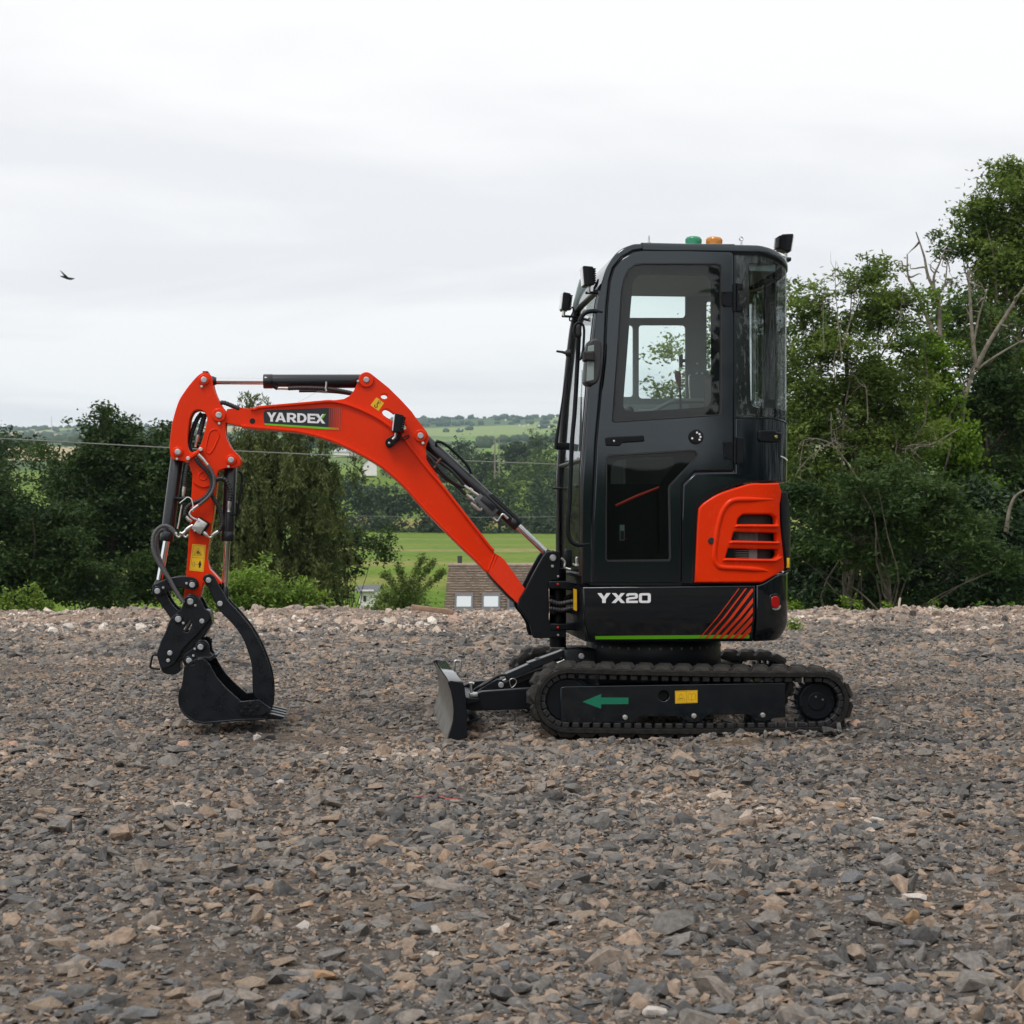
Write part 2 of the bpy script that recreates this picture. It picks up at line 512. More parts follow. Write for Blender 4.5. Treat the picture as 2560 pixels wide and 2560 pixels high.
# upright gusset plates that carry both cylinders
gus = pl('D', [(800, 512), (850, 493), (1060, 468), (1130, 430), (1180, 370), (1212, 300), (1235, 235), (1252, 188), (1290, 160), (1340, 150), (1400, 170), (1450, 210), (1600, 330), (1750, 478), (1880, 620)], BY0) + \
      pl('E', [(330, 260), (400, 350), (452, 420), (472, 468), (466, 512), (445, 560), (437, 620), (455, 682), (500, 755), (552, 852), (600, 935), (614, 972), (560, 930), (450, 810), (300, 620), (215, 515)], BY0) + \
      pl('D', [(1640, 830), (1500, 732), (1350, 650), (1150, 565), (1000, 526)], BY0)
hole1 = pl('D', [(1550 + 43 * math.cos(a), 434 + 34 * math.sin(a)) for a in np.linspace(0, 2 * math.pi, 20, endpoint=False)], BY0)
hole2 = pl('D', rounded([(1526, 632), (1536, 600), (1566, 584), (1612, 600), (1680, 650), (1760, 715), (1815, 780), (1820, 820), (1790, 835), (1740, 800), (1660, 742), (1585, 695), (1540, 662)], 4), BY0)
for (a, b) in ((BY0 + 0.012, BY0 + 0.030), (BY1 - 0.030, BY1 - 0.012)):
    slab("gusset_plate", [gus, hole1, hole2], a, b, "orange_paint", boom, 0.002)
# foot of the boom: the cheeks flare outward towards the pivot
foot = [px('F', p) for p in [(740, 345), (810, 386), (850, 425), (900, 500), (960, 582), (1020, 672), (1060, 722), (1105, 790), (1140, 830), (1148, 870), (1128, 918), (1085, 935), (1040, 920), (1000, 885), (950, 846), (880, 780), (800, 695), (720, 612), (665, 545)]]
P0, P1 = np.array(px('F', (700, 445))), np.array(px('F', (1083, 860)))
V, Fc = [], []
nf = len(foot)
for side in (0, 1):
    for (u, v) in foot:
        s = np.clip(np.dot(np.array((u, v)) - P0, P1 - P0) / np.dot(P1 - P0, P1 - P0), 0, 1)
        yy = 0.030 * min(1, s * 1.6)
        y = BY0 + 0.006 - yy if side == 0 else BY1 - 0.006 + yy
        x, z = on_plane(u, v, BY0)
        V.append((x, y, z))
Fc = [tuple(range(nf - 1, -1, -1)), tuple(range(nf, 2 * nf))] + [(i, (i + 1) % nf, nf + (i + 1) % nf, nf + i) for i in range(nf)]
from_data("foot_cheek", V, Fc, "orange_paint", boom, True, 30)
for (a, b) in (((742, 348), (668, 548)), ((768, 372), (690, 566))):
    pa, pb = p3('F', a, BY0 + 0.004), p3('F', b, BY0 + 0.004)
    sweep("weld_seam", [pa, tuple((np.array(pa) + np.array(pb)) / 2), pb], 0.005, "orange_paint", boom, 8)
slab("foot_shade_strip", [pl('F', [(670, 552), (720, 620), (800, 704), (880, 790), (960, 862), (948, 870), (880, 806), (790, 708), (700, 606)], BY0)], BY0 - 0.02, BY1 + 0.02, "satin_black", boom, 0.002)  # dark strip drawn for the shaded underside of the boom foot
pin('D', (1332, 240), BY0 + 0.012, BY1 - 0.012, 35, 92, boom, "orange_paint", (1232, 258))
pin('E', (382, 460), BY0 + 0.012, BY1 - 0.012, 33, 66, boom, "orange_paint", (408, 538))
pin('F', (1083, 860), BY0 - 0.022, BY1 + 0.022, 35, 68, boom, "orange_paint", (1042, 940))
x, z = on_plane(*px('A', (1308, 735)), BY0)
cylY("lock_hole", x, z, plen('A', 34, BY0), BY0 + 0.0055, BY0 + 0.02, "dark_gap", boom)
# name decal
YD = BY0 + 0.008
dec = pl('D', fillet([(88, 640, 20), (112, 606, 20), (860, 578), (1038, 568, 8), (1030, 832, 8), (850, 812), (98, 766, 8)], 4), YD)
dk = slab("name_decal", [dec], YD - 0.0012, YD + 0.001, "decal_black", boom, 0.0)
lt = []
boxes = [('Y', 130, 248), ('A', 232, 362), ('R', 373, 492), ('D', 498, 612), ('E', 622, 722), ('X', 716, 836)]
def base(x): return 742 + (x - 130) * 26 / 706
def topy(x): return 630 + (x - 130) * 24 / 706
for ch, a, b in boxes:
    lt += letter_loops(ch, 'D', (a, base(a)), (b, base(b)), (a, topy(a)), (b, topy(b)))
slab("lettering", [pl('D', l, YD) for l in lt], YD - 0.0022, YD - 0.001, "white_print", dk, 0.0)
slab("letter_accent", [pl('D', [(783, 702), (818, 656), (848, 652), (806, 706)], YD)], YD - 0.0032, YD - 0.002, "green_print", dk, 0.0)
slab("green_line", [pl('D', [(96, 764), (850, 812), (1006, 820), (1002, 846), (850, 838), (112, 786)], YD)], YD - 0.0022, YD - 0.001, "green_print", dk, 0.0)
for i, (xa, wd) in enumerate(((884, 5), (905, 8), (928, 10), (950, 12), (973, 14), (997, 16), (1022, 12))):
    slab("stripe", [pl('D', [(xa, 572), (xa + wd, 571), (xa + wd - 4, 846), (xa - 4, 845)], YD)], YD - 0.0032, YD - 0.0018, "red_print", dk, 0.0)
st = slab("hook_sticker", [pl('D', fillet([(1455, 450), (1546, 520), (1480, 616), (1382, 546)], 8), BY0 + 0.012)], BY0 + 0.0108, BY0 + 0.0125, "sticker_yellow", boom, 0.0)
sweep("hook_symbol", spline([p3('D', q, BY0 + 0.010) for q in [(1482, 505), (1462, 530), (1465, 560), (1448, 572), (1432, 556), (1438, 538)]], 4), 0.0022, "sticker_black", st, 6)
sweep("hook_ring", [p3('D', (1488 + 17 * math.cos(a), 508 + 17 * math.sin(a)), BY0 + 0.0105) for a in np.linspace(0, 6.283, 14, endpoint=False)], 0.001, "sticker_black", st, 5, closed=True)

def work_lamp(crop, quad, y, depth, parent, lens_side, name="work_lamp"):
    """ribbed LED lamp seen edge on: quad = outline of the housing in crop pixels (front top, back top, back bottom, front bottom)"""
    root = empty(name); root.parent = parent
    qc = np.mean(np.array(quad, float), axis=0)
    q = pl(crop, [tuple(qc + (np.array(t) - qc) * 0.90) for t in quad], y)
    slab("housing", [fillet(q, 0.008)], y, y + depth, "satin_black", root, 0.004)
    a, b, c, d = [np.array(t[:2]) for t in q]
    # lens on the front edge
    nrm = (a - b) / np.linalg.norm(a - b)
    l = [a + (d - a) * 0.06, a + (d - a) * 0.94, a + (d - a) * 0.94 + nrm * 0.006, a + (d - a) * 0.06 + nrm * 0.006]
    slab("lens", [[tuple(t) for t in l]], y + 0.008, y + depth - 0.008, "lamp_lens", root, 0.002)
    for i in range(7):
        f = 0.12 + i * 0.125
        p0, p1 = b + (c - b) * (f - 0.025), b + (c - b) * (f + 0.025)
        q0, q1 = p0 + (a - b) * 0.42, p1 + (a - b) * 0.42
        slab("cooling_fin", [[tuple(p0 - nrm * 0.012), tuple(p1 - nrm * 0.012), tuple(q1), tuple(q0)]], y - 0.004, y + depth + 0.004, "satin_black", root, 0.001)
    return root
lp = work_lamp('D', [(1676, 628), (1795, 655), (1752, 890), (1648, 878)], BY0 - 0.10, 0.085, boom, -1)
sweep("lamp_bracket", [p3('D', q, BY0 - 0.05) for q in [(1690, 880), (1680, 930), (1650, 960)]], 0.008, "zinc", boom, 8)
x, z = on_plane(*px('D', (1606, 1003)), BY0 - 0.03)
slab("bracket_pad", [fillet(pl('D', [(1555, 990), (1580, 950), (1660, 905), (1730, 900), (1740, 950), (1690, 1000), (1640, 1050), (1585, 1058)], BY0 - 0.02), 0.01)], BY0 - 0.035, BY0 + 0.01, "satin_black", boom)
cylY("bolt", x, z, 0.007, BY0 - 0.045, BY0 - 0.02, "zinc", boom, 6)
hose("lamp_wire", [p3('D', q, BY0 - 0.03) for q in [(1690, 985), (1760, 950), (1830, 910), (1845, 930), (1780, 960), (1750, 900), (1790, 860)]], 0.0035, "black_rubber", boom)

# ------------------------------------------------------------------ dipper arm
AY0, AY1 = 0.588, 0.712
stick = empty("dipper_arm"); stick.parent = EX
head = [(735, 150), (790, 167), (824, 215), (834, 300), (860, 390), (900, 480), (945, 560), (985, 610), (998, 660), (995, 700), (985, 780), (984, 860), (1000, 950), (1050, 1050), (1110, 1120), (1155, 1165), (1172, 1212), (1158, 1270), (1110, 1303),
        (1050, 1306), (985, 1310), (925, 1328), (893, 1352), (882, 1400), (860, 1470), (800, 1522), (720, 1545), (650, 1522), (600, 1482), (588, 1400), (572, 1345), (550, 1285), (510, 1235), (430, 1217), (352, 1200),
        (320, 1150), (312, 1040), (318, 950), (335, 800), (370, 650), (420, 500), (482, 395), (560, 290), (640, 200), (700, 157)]
slot = [(560, 690), (598, 622), (660, 603), (722, 625), (762, 690), (756, 765), (735, 860), (700, 985), (655, 1070), (600, 1112), (552, 1096), (530, 1025), (534, 880), (545, 770)]
hd = rounded(pl('A', head, AY0), 3)
sl = rounded(pl('A', slot, AY0), 4)
slab("head_plate", [hd, sl], AY0 - 0.008, AY0 + 0.022, "orange_paint", stick, 0.004)
slab("head_plate", [hd, sl], AY1 - 0.022, AY1 + 0.008, "orange_paint", stick, 0.004)
# closing strip round the front edge of the head
sw = pl('A', [(318, 1000), (322, 900), (340, 780), (376, 640), (428, 500), (490, 395), (566, 292), (640, 208)], AY0)
V = []
for (x, z) in sw:
    V += [(x + 0.008, AY0 + 0.015, z), (x + 0.008, AY1 - 0.015, z)]
from_data("head_web", V, [(2 * i, 2 * i + 1, 2 * i + 3, 2 * i + 2) for i in range(len(sw) - 1)], "orange_paint", stick)
arm_a = pl('A', [(582, 1300), (860, 1300)], AY0)
arm_b = pl('B', [(884, 0), (866, 200), (840, 420), (800, 640), (775, 800), (756, 940), (772, 1000), (790, 1075), (850, 1138), (905, 1200), (938, 1245), (800, 1300), (716, 1250), (700, 1330), (668, 1432), (620, 1490), (560, 1520), (505, 1490), (484, 1420), (490, 1330), (502, 1220), (512, 1100), (528, 880), (545, 600), (568, 250), (582, -20)], AY0)
slab("arm_box", [arm_a + arm_b], AY0, AY1, "orange_paint", stick, 0.004)
def groove(pts, crop, name, n=5):
    Q = rounded([on_plane(*px(crop, p), AY0) for p in pts], n)
    sweep(name, [(x, AY0 - 0.0085, z) for x, z in Q], 0.0042, "orange_paint", stick, 8, closed=True)
groove([(748, 1070), (762, 990), (785, 900), (815, 852), (865, 838), (900, 868), (905, 925), (870, 1010), (832, 1085), (795, 1128), (760, 1115)], 'A', "pressed_slot")
groove([(715 + 50 * math.cos(a), 1400 + 46 * math.sin(a)) for a in np.linspace(0, 6.283, 10, endpoint=False)], 'A', "pressed_ring")
for p, rp, rb, bl in (((725, 240), 36, 66, (698, 322)), ((905, 667), 38, 82, (910, 768)), ((410, 1110), 36, 62, (400, 1196)), ((1053, 1207), 36, 64, (1022, 1288))):
    pin('A', p, AY0 - 0.008, AY1 + 0.008, rp, rb, stick, "orange_paint", bl)
slab("hose_clamp_bar", [fillet(pl('A', [(515, 1180), (540, 1160), (665, 1085), (700, 1068), (708, 1095), (690, 1110), (560, 1200), (530, 1212)], AY0 - 0.03), 0.004)], AY0 - 0.035, AY0 - 0.01, "orange_paint", stick)
for q in ((535, 1190), (686, 1080)):
    x, z = on_plane(*px('A', q), AY0 - 0.03)
    cylY("bolt", x, z, plen('A', 25, AY0), AY0 - 0.047, AY0 - 0.02, "zinc", stick, 12)
x, z = on_plane(*px('A', (740, 148)), AY0)
bevel_box("stop_pad", x - 0.014, x + 0.014, AY0, AY1, z - 0.004, z + 0.006, "satin_black", stick, 0.002)
# warning sticker
YS = AY0
stk = slab("warning_sticker", [pl('B', fillet([(583, 772), (748, 786), (718, 1110), (548, 1092)], 8), YS)], YS - 0.0012, YS + 0.001, "sticker_yellow", stick, 0.0)
def inkline(crop, pts, y, r, parent, closed=False, name="symbol"):
    return sweep(name, [p3(crop, p, y) for p in pts], r, "sticker_black", parent, 5, closed=closed)
inkline('B', [(597, 786), (737, 798), (709, 1097), (562, 1081)], YS - 0.0012, 0.0007, stk, True, "border")
inkline('B', [(572, 935), (724, 944)], YS - 0.0012, 0.0007, stk, False, "border")
inkline('B', [(657, 822), (704, 913), (600, 905)], YS - 0.0012, 0.0014, stk, True, "warning_triangle")
slab("symbol", [pl('B', [(655, 845), (662, 860), (688, 898), (676, 900), (655, 870), (660, 898), (648, 897), (645, 880), (628, 893), (640, 870)], YS)], YS - 0.0024, YS - 0.001, "sticker_black", stk, 0.0)
inkline('B', [(592, 988), (613, 990), (609, 1045), (588, 1043)], YS - 0.0012, 0.001, stk, True)
inkline('B', [(616, 1020), (652, 1024)], YS - 0.0012, 0.0008, stk)
slab("person_symbol", [pl('B', [(668, 990), (684, 992), (692, 1010), (690, 1035), (683, 1030), (680, 1060), (660, 1058), (664, 1030), (656, 1030), (660, 1005)], YS), pl('B', circ(677, 983, 8, 10), YS)], YS - 0.0024, YS - 0.001, "sticker_black", stk, 0.0)

# ------------------------------------------------------------------ cylinders
def ram(name, a, b, c, rb, rr, y=YC, gland=True, m="cylinder_paint"):
    """hydraulic ram: barrel from a to b, rod from b to c (crop, point)"""
    root = empty(name); root.parent = EX
    A, B, Cc = [Vector(p3(*q, y)) for q in (a, b, c)]
    d = (B - A).normalized()
    L = (B - A).length
    P = [A, A + d * 0.004, A + d * (L - 0.05), A + d * (L - 0.05), A + d * (L - 0.048), B - d * 0.004, B]
    rad = [rb * 0.9, rb, rb, rb, rb * 1.05, rb * 1.05, rb * 0.96]
    sweep("barrel", P, rad, m, root, 28)
    sweep("rod", [B - d * 0.01, B + (Cc - B) * 0.5, Cc], rr, "chrome", root, 20)
    e = (Cc - B).normalized()
    sweep("rod_eye", [Cc - e * 0.05, Cc - e * 0.03, Cc + e * 0.02], [rr * 1.05, rr * 1.5, rr * 1.5], m, root, 16)
    return root, A, B, Cc
arm_ram, *_ = ram("arm_cylinder", ('D', (1332, 256)), ('D', (88, 258)), ('A', (760, 254)), plen('D', 82, YC), plen('A', 40, YC))
boom_ram, bA, bB, bC = ram("boom_cylinder", ('E', (395, 472)), ('E', (1408, 1408)), ('F', (1340, 400)), plen('E', 64, YC), plen('E', 36, YC))
bucket_ram, *_ = ram("bucket_cylinder", ('A', (408, 1130)), ('B', (272, 738)), ('B', (168, 1320)), plen('A', 77, YC), plen('B', 38, YC))
thumb_ram, *_ = ram("thumb_cylinder", ('A', (1050, 1230)), ('B', (1008, 738)), ('B', (968, 1400)), plen('A', 76, YC), plen('B', 36, YC))
# arm cylinder pipework
yh = YC - 0.045
hose("supply_hose", [p3('D', q, yh) for q in [(385, 343), (560, 338), (760, 342), (900, 352), (1000, 368), (1150, 400), (1240, 440)]], plen('D', 24, YC), "hose", arm_ram, 10, 0.1, 0.014)
hose("supply_hose", [p3('D', q, yh + 0.03) for q in [(520, 375), (700, 375), (860, 382), (1000, 392), (1140, 412)]], plen('D', 17, YC), "hose", arm_ram)
sweep("hose_fitting", [p3('D', q, yh) for q in [(240, 342), (300, 341), (392, 343)]], plen('D', 19, YC), "zinc", arm_ram, 10)
sweep("elbow_fitting", [p3('D', q, yh) for q in [(225, 285), (228, 330), (260, 345)]], plen('D', 24, YC), "satin_black", arm_ram, 10)
sweep("hose_clamp", spline([p3('D', q, yh - 0.012) for q in [(850, 262), (848, 300), (843, 345), (850, 378)]], 4), plen('D', 13, YC), "zinc", arm_ram, 8)
hose("loose_tie", [p3('D', q, yh) for q in [(800, 400), (850, 405), (865, 390), (760, 378), (640, 440), (505, 512)]], 0.0008, "zinc", arm_ram, 8, seg=5)
# boom cylinder: guard, valve block, pipes
dv = (bB - bA).normalized()
gv = [p3('E', q, YC - 0.03) for q in [(1105, 1085), (1140, 1062), (1456, 1362), (1438, 1384)]]
slab("rod_guard", [[(p[0], p[2]) for p in gv]], YC - 0.035, YC + 0.035, "cylinder_paint", boom_ram, 0.002)
ang = math.atan2(dv.z, dv.x)
cx_, cz_ = on_plane(*px('E', (1068, 1192)), YC - 0.07)
Mv = Matrix.Translation((cx_, YC - 0.07, cz_)) @ Matrix.Rotation(-ang, 4, 'Y')
bevel_box("valve_block", -0.066, 0.066, -0.03, 0.03, -0.022, 0.026, "valve_grey", boom_ram, 0.003, M=Mv)
bevel_box("valve_cover", -0.045, 0.045, -0.035, 0.02, 0.0, 0.031, "cylinder_paint", boom_ram, 0.002, M=Mv)
yv = YC - 0.075
for a, b in (((840, 985), (1010, 1100)), ((865, 1075), (975, 1160)), ((915, 1165), (1010, 1240))):
    A_, B_ = Vector(p3('E', a, yv)), Vector(p3('E', b, yv))
    r0 = plen('E', 17, yv)
    sweep("fitting", [A_, A_ + (B_ - A_) * 0.3, A_ + (B_ - A_) * 0.31, A_ + (B_ - A_) * 0.5, A_ + (B_ - A_) * 0.51, B_], [r0, r0, r0 * 1.45, r0 * 1.45, r0 * 0.9, r0], "zinc", boom_ram, 10)
hose("steel_pipe", [p3('E', q, yv) for q in [(1145, 1320), (1190, 1355), (1215, 1320), (1250, 1285), (1300, 1330)]], plen('E', 13, yv), "zinc", boom_ram)
hose("steel_pipe", [p3('E', q, yv) for q in [(960, 1210), (1005, 1245), (1030, 1215), (1000, 1180)]], plen('E', 12, yv), "zinc", boom_ram)
for i, pts in enumerate(([(450, 660), (520, 730), (620, 850), (720, 935), (800, 985), (850, 1000)], [(455, 690), (530, 800), (640, 900), (760, 985), (820, 1040), (870, 1085)], [(460, 640), (560, 720), (700, 820), (830, 960), (880, 1010)])):
    hose("supply_hose", [p3('E', q, yv - 0.0 + 0.012 * i) for q in pts], plen('E', 17, yv), "hose", boom_ram, 10, 0.08, 0.012)
hose("steel_pipe", [p3('E', q, YC - 0.03) for q in [(545, 560), (560, 522), (640, 548), (760, 650), (880, 780), (915, 860)]], plen('E', 15, YC), "satin_black", boom_ram)
sweep("hose_clamp", [p3('E', q, yv) for q in [(530, 800), (560, 745), (600, 700)]], plen('E', 16, yv), "grip_brown", boom_ram, 8)
hose("travel_pipe", [p3('A', q, YC - 0.06) for q in [(920, 520), (960, 515), (1020, 535), (1090, 565), (1150, 590)]], plen('A', 26, YC), "hose", boom, 8, 0.1, 0.014)
# thumb cylinder pipe and hose
hose("steel_pipe", [p3('A', q, YC - 0.03) for q in [(1140, 1340), (1185, 1390), (1180, 1500), (1150, 1700), (1120, 1850), (1050, 1868)]], plen('A', 13, YC), "satin_black", thumb_ram)
hose("supply_hose", [p3('A', q, YC - 0.07) for q in [(860, 1450), (930, 1430), (990, 1455), (1030, 1530), (1048, 1620), (1035, 1700)]], plen('A', 27, YC), "hose", thumb_ram, 10, 0.12, 0.014)
sweep("hose_fitting", [p3('A', q, YC - 0.075) for q in [(1032, 1705), (1025, 1770), (1024, 1800), (1022, 1835)]], [plen('A', 25, YC), plen('A', 25, YC), plen('A', 17, YC), plen('A', 22, YC)], "zinc", thumb_ram, 10)
# arm hoses
ya = AY0 - 0.035
hose("arm_hose", [p3('A', q, YC - 0.0) for q in [(700, 640), (640, 720), (585, 860), (552, 1000), (560, 1090), (620, 1180), (700, 1260)]], plen('A', 26, YC), "hose", stick, 10, 0.12, 0.013)
hose("arm_hose", [p3('A', q, YC - 0.02) for q in [(740, 650), (710, 740), (685, 840), (665, 915)]], plen('A', 30, YC), "hose", stick, 10, 0.12, 0.013)
sweep("hose_fitting", [p3('A', q, YC - 0.03) for q in [(655, 905), (640, 970), (632, 990), (622, 1050)]], [plen('A', 26, YC)] * 2 + [plen('A', 18, YC)] * 2, "zinc", stick, 10)
hose("arm_hose", [p3('A', q, ya) for q in [(620, 1180), (680, 1260), (760, 1340), (815, 1440), (815, 1530), (770, 1620), (690, 1690), (600, 1725), (540, 1760), (505, 1810), (495, 1880)]], plen('A', 25, ya), "hose", stick, 10, 0.12, 0.013)
hose("arm_hose", [p3('A', q, ya - 0.025) for q in [(770, 1265), (820, 1350), (848, 1450), (835, 1560), (780, 1650), (690, 1730), (660, 1755)]], plen('A', 19, ya), "hose_grey", stick, 10, 0.14, 0.006)
sweep("hose_fitting", [p3('A', q, ya - 0.025) for q in [(655, 1140), (700, 1185), (715, 1200), (770, 1270)]], [plen('A', 22, ya)] * 2 + [plen('A', 19, ya)] * 2, "zinc", stick, 10)
sweep("hose_fitting", [p3('A', q, ya - 0.025) for q in [(670, 1745), (600, 1795)]], plen('A', 17, ya), "zinc", stick, 10)
hose("steel_pipe", [p3('B', q, ya - 0.02) for q in [(598, 348), (560, 380), (552, 420), (590, 458), (640, 480)]], plen('B', 12, ya), "zinc", stick)
hose("wire_loop", [p3('B', q, ya - 0.02) for q in [(430, 280), (480, 240), (525, 208), (570, 230), (590, 300), (592, 380)]], plen('B', 6, ya), "white_cable", stick)
hose("arm_hose", [p3('A', q, ya + 0.02) for q in [(810, 1600), (850, 1690), (895, 1760), (930, 1860), (945, 1960), (935, 2010), (905, 2065)]], plen('A', 24, ya), "hose", stick, 10, 0.12, 0.013)
hose("barrel_hose", [p3('A', q, YC - 0.06) for q in [(540, 1230), (515, 1330), (500, 1440), (490, 1530)]], plen('A', 26, YC), "hose", bucket_ram, 10, 0.12, 0.013)
sweep("hose_fitting", [p3('A', q, YC - 0.06) for q in [(488, 1525), (478, 1600), (472, 1650)]], [plen('A', 22, YC), plen('A', 22, YC), plen('A', 15, YC)], "zinc", bucket_ram, 10)
sweep("port_block", [p3('A', q, YC - 0.06) for q in [(380, 1672), (440, 1680), (500, 1668)]], plen('A', 26, YC), "satin_black", bucket_ram, 10)
# cross valve on the arm
mv = Matrix.Translation(p3('B', (672, 558), ya)) @ Matrix.Rotation(R(33), 4, 'Y')
vb = bevel_box("hitch_valve", -0.028, 0.028, -0.018, 0.026, -0.034, 0.034, "zinc", stick, 0.004, M=mv)
for q in ((662, 497), (727, 570), (600, 568), (610, 615)):
    x, z = on_plane(*px('B', q), ya - 0.018)
    cylY("bolt", x, z, 0.0045, ya - 0.025, ya - 0.01, "pin_steel", vb, 6, 0.001)
bevel_box("valve_plate", -0.036, 0.030, -0.008, 0.03, -0.036, 0.040, "satin_black", stick, 0.003, M=Matrix.Translation(p3('B', (690, 565), ya + 0.01)) @ Matrix.Rotation(R(33), 4, 'Y'))
for pts in ([(510, 440), (540, 480), (580, 500)], [(500, 610), (545, 575), (590, 545)], [(430, 640), (470, 650), (520, 600)], [(720, 630), (745, 655), (770, 680)], [(895, 620), (850, 650), (820, 665)]):
    sweep("hose_fitting", [p3('B', q, ya - 0.01) for q in pts], [plen('B', 20, ya), plen('B', 24, ya), plen('B', 15, ya)], "zinc", stick, 10)
hose("steel_pipe", [p3('B', q, ya - 0.01) for q in [(765, 670), (785, 690), (810, 690), (840, 655)]], plen('B', 12, ya), "zinc", stick)
hose("steel_pipe", [p3('B', q, ya - 0.01) for q in [(370, 640), (395, 675), (425, 690), (460, 655), (500, 690), (535, 660)]], plen('B', 12, ya), "zinc", stick)
for i, pts in enumerate(([(375, 635), (320, 575), (250, 552), (180, 580), (120, 660), (105, 780), (130, 900), (190, 1020), (250, 1120), (310, 1200), (370, 1310), (440, 1430), (475, 1480)],
                         [(230, 600), (180, 630), (155, 700), (155, 800), (180, 920), (230, 1050), (290, 1170), (350, 1290), (420, 1400), (470, 1450)])):
    hose("hitch_hose", [p3('B', q, ya - 0.06 + 0.03 * i) for q in pts], plen('B', 22, ya), "hose_grey", stick, 10, 0.14, 0.007)
sweep("hose_fitting", [p3('B', q, ya - 0.06) for q in [(300, 565), (350, 610), (392, 655)]], plen('B', 20, ya), "zinc", stick, 10)
hose("steel_pipe", [p3('B', q, YC - 0.05) for q in [(458, 300), (440, 400), (420, 520), (405, 590)]], plen('B', 10, ya), "zinc", bucket_ram)

# ------------------------------------------------------------------ bucket linkage, hitch, thumb, bucket
link = empty("bucket_link"); link.parent = EX
l1 = [(92, 1300), (118, 1262), (165, 1240), (250, 1202), (340, 1178), (450, 1163), (545, 1168), (620, 1188), (655, 1235), (652, 1292), (605, 1324), (540, 1316), (450, 1304), (350, 1310), (280, 1342), (240, 1385), (180, 1402), (115, 1375)]
l2 = [(92, 1310), (108, 1280), (165, 1262), (235, 1300), (272, 1385), (290, 1430), (335, 1500), (390, 1558), (440, 1592), (470, 1650), (440, 1720), (380, 1730), (330, 1685), (270, 1600), (215, 1525), (160, 1450), (112, 1372)]
for (y0, y1) in ((AY0 - 0.05, AY0 - 0.03), (AY1 + 0.03, AY1 + 0.05)):
    slab("link_arm", [rounded(pl('B', l1, AY0 - 0.05), 3)], y0, y1, "black_steel", link, 0.004)
for (y0, y1) in ((AY0 - 0.025, AY0 - 0.008), (AY1 + 0.008, AY1 + 0.025)):
    slab("tipping_link", [rounded(pl('B', l2, AY0 - 0.03), 3)], y0, y1, "black_steel", link, 0.004)
pin('B', (165, 1340), AY0 - 0.05, AY1 + 0.05, 35, 62, link, "black_steel", (235, 1300))
pin('B', (585, 1265), AY0 - 0.05, AY1 + 0.05, 34, 58, link, "black_steel", (515, 1248))

hitch = empty("quick_hitch"); hitch.parent = EX
hk = [(478, 15), (500, -35), (540, -72), (590, -80), (640, -55), (682, 0), (735, 108), (735, 130), (690, 200), (640, 250), (740, 280), (800, 230), (822, 285), (800, 315), (740, 420), (690, 480), (560, 590), (470, 700), (440, 745), (405, 800), (340, 838), (250, 850), (205, 832), (185, 780), (150, 650), (200, 500), (260, 380), (300, 262), (330, 210), (372, 168), (440, 118), (462, 70)]
hk = [(478, 15), (500, -35), (540, -72), (590, -80), (640, -55), (682, 0), (735, 108), (782, 130), (805, 195), (800, 232), (720, 330), (640, 425), (560, 500), (470, 590), (430, 680), (370, 770), (300, 815), (205, 832), (185, 780), (150, 650), (200, 500), (260, 380), (300, 262), (330, 210), (372, 168), (440, 118), (462, 70)]
HY0, HY1 = AY0 - 0.045, AY1 + 0.045
hslot = rounded(pl('C', [(545, 238), (570, 255), (575, 300), (555, 350), (525, 388), (492, 382), (478, 355), (505, 310), (520, 262)], HY0), 4)
for (y0, y1) in ((HY0, HY0 + 0.018), (HY1 - 0.018, HY1)):
    slab("hitch_plate", [pl('C', fillet(hk, 14, 3), HY0), hslot], y0, y1, "black_steel", hitch, 0.005)
jaw = [(735, 118), (782, 130), (805, 195), (822, 285), (800, 315), (740, 420), (690, 470), (600, 560), (500, 690), (440, 745), (425, 800), (440, 850), (412, 888), (340, 905), (262, 895), (205, 850), (205, 820), (300, 800), (370, 750), (430, 660), (470, 575), (560, 480), (640, 405), (700, 320), (640, 200)]
slab("hitch_jaw", [pl('C', fillet(jaw, 12, 3), HY0 + 0.02)], HY0 + 0.022, HY1 - 0.022, "black_steel", hitch, 0.004)
hose("hitch_ram", [p3('C', q, YC) for q in [(590, 210), (540, 290), (490, 370)]], 0.013, "zinc", hitch, 4)
for p, rp, rb, bl in (((560, 18), 38, 72, (622, 65)), ((415, 230), 38, 60, (476, 278)), ((700, 255), 30, 0, None), ((313, 640), 31, 0, None), ((292, 730), 23, 0, None)):
    pin('C', p, HY0, HY1, rp, rb, hitch, "black_steel", bl, proud=0.008 if rb else 0.002)
sweep("hitch_handle", spline([p3('C', q, HY0 + 0.03) for q in [(160, 668), (120, 662), (98, 690), (80, 780), (82, 815), (120, 828), (195, 835)]], 5), 0.0055, "satin_black", hitch, 8)
hose("release_spring", [p3('C', q, YC + 0.02) for q in [(720, 470), (760, 460), (800, 480), (805, 520)]], 0.009, "black_steel", hitch, 8, 0.3, 0.01)

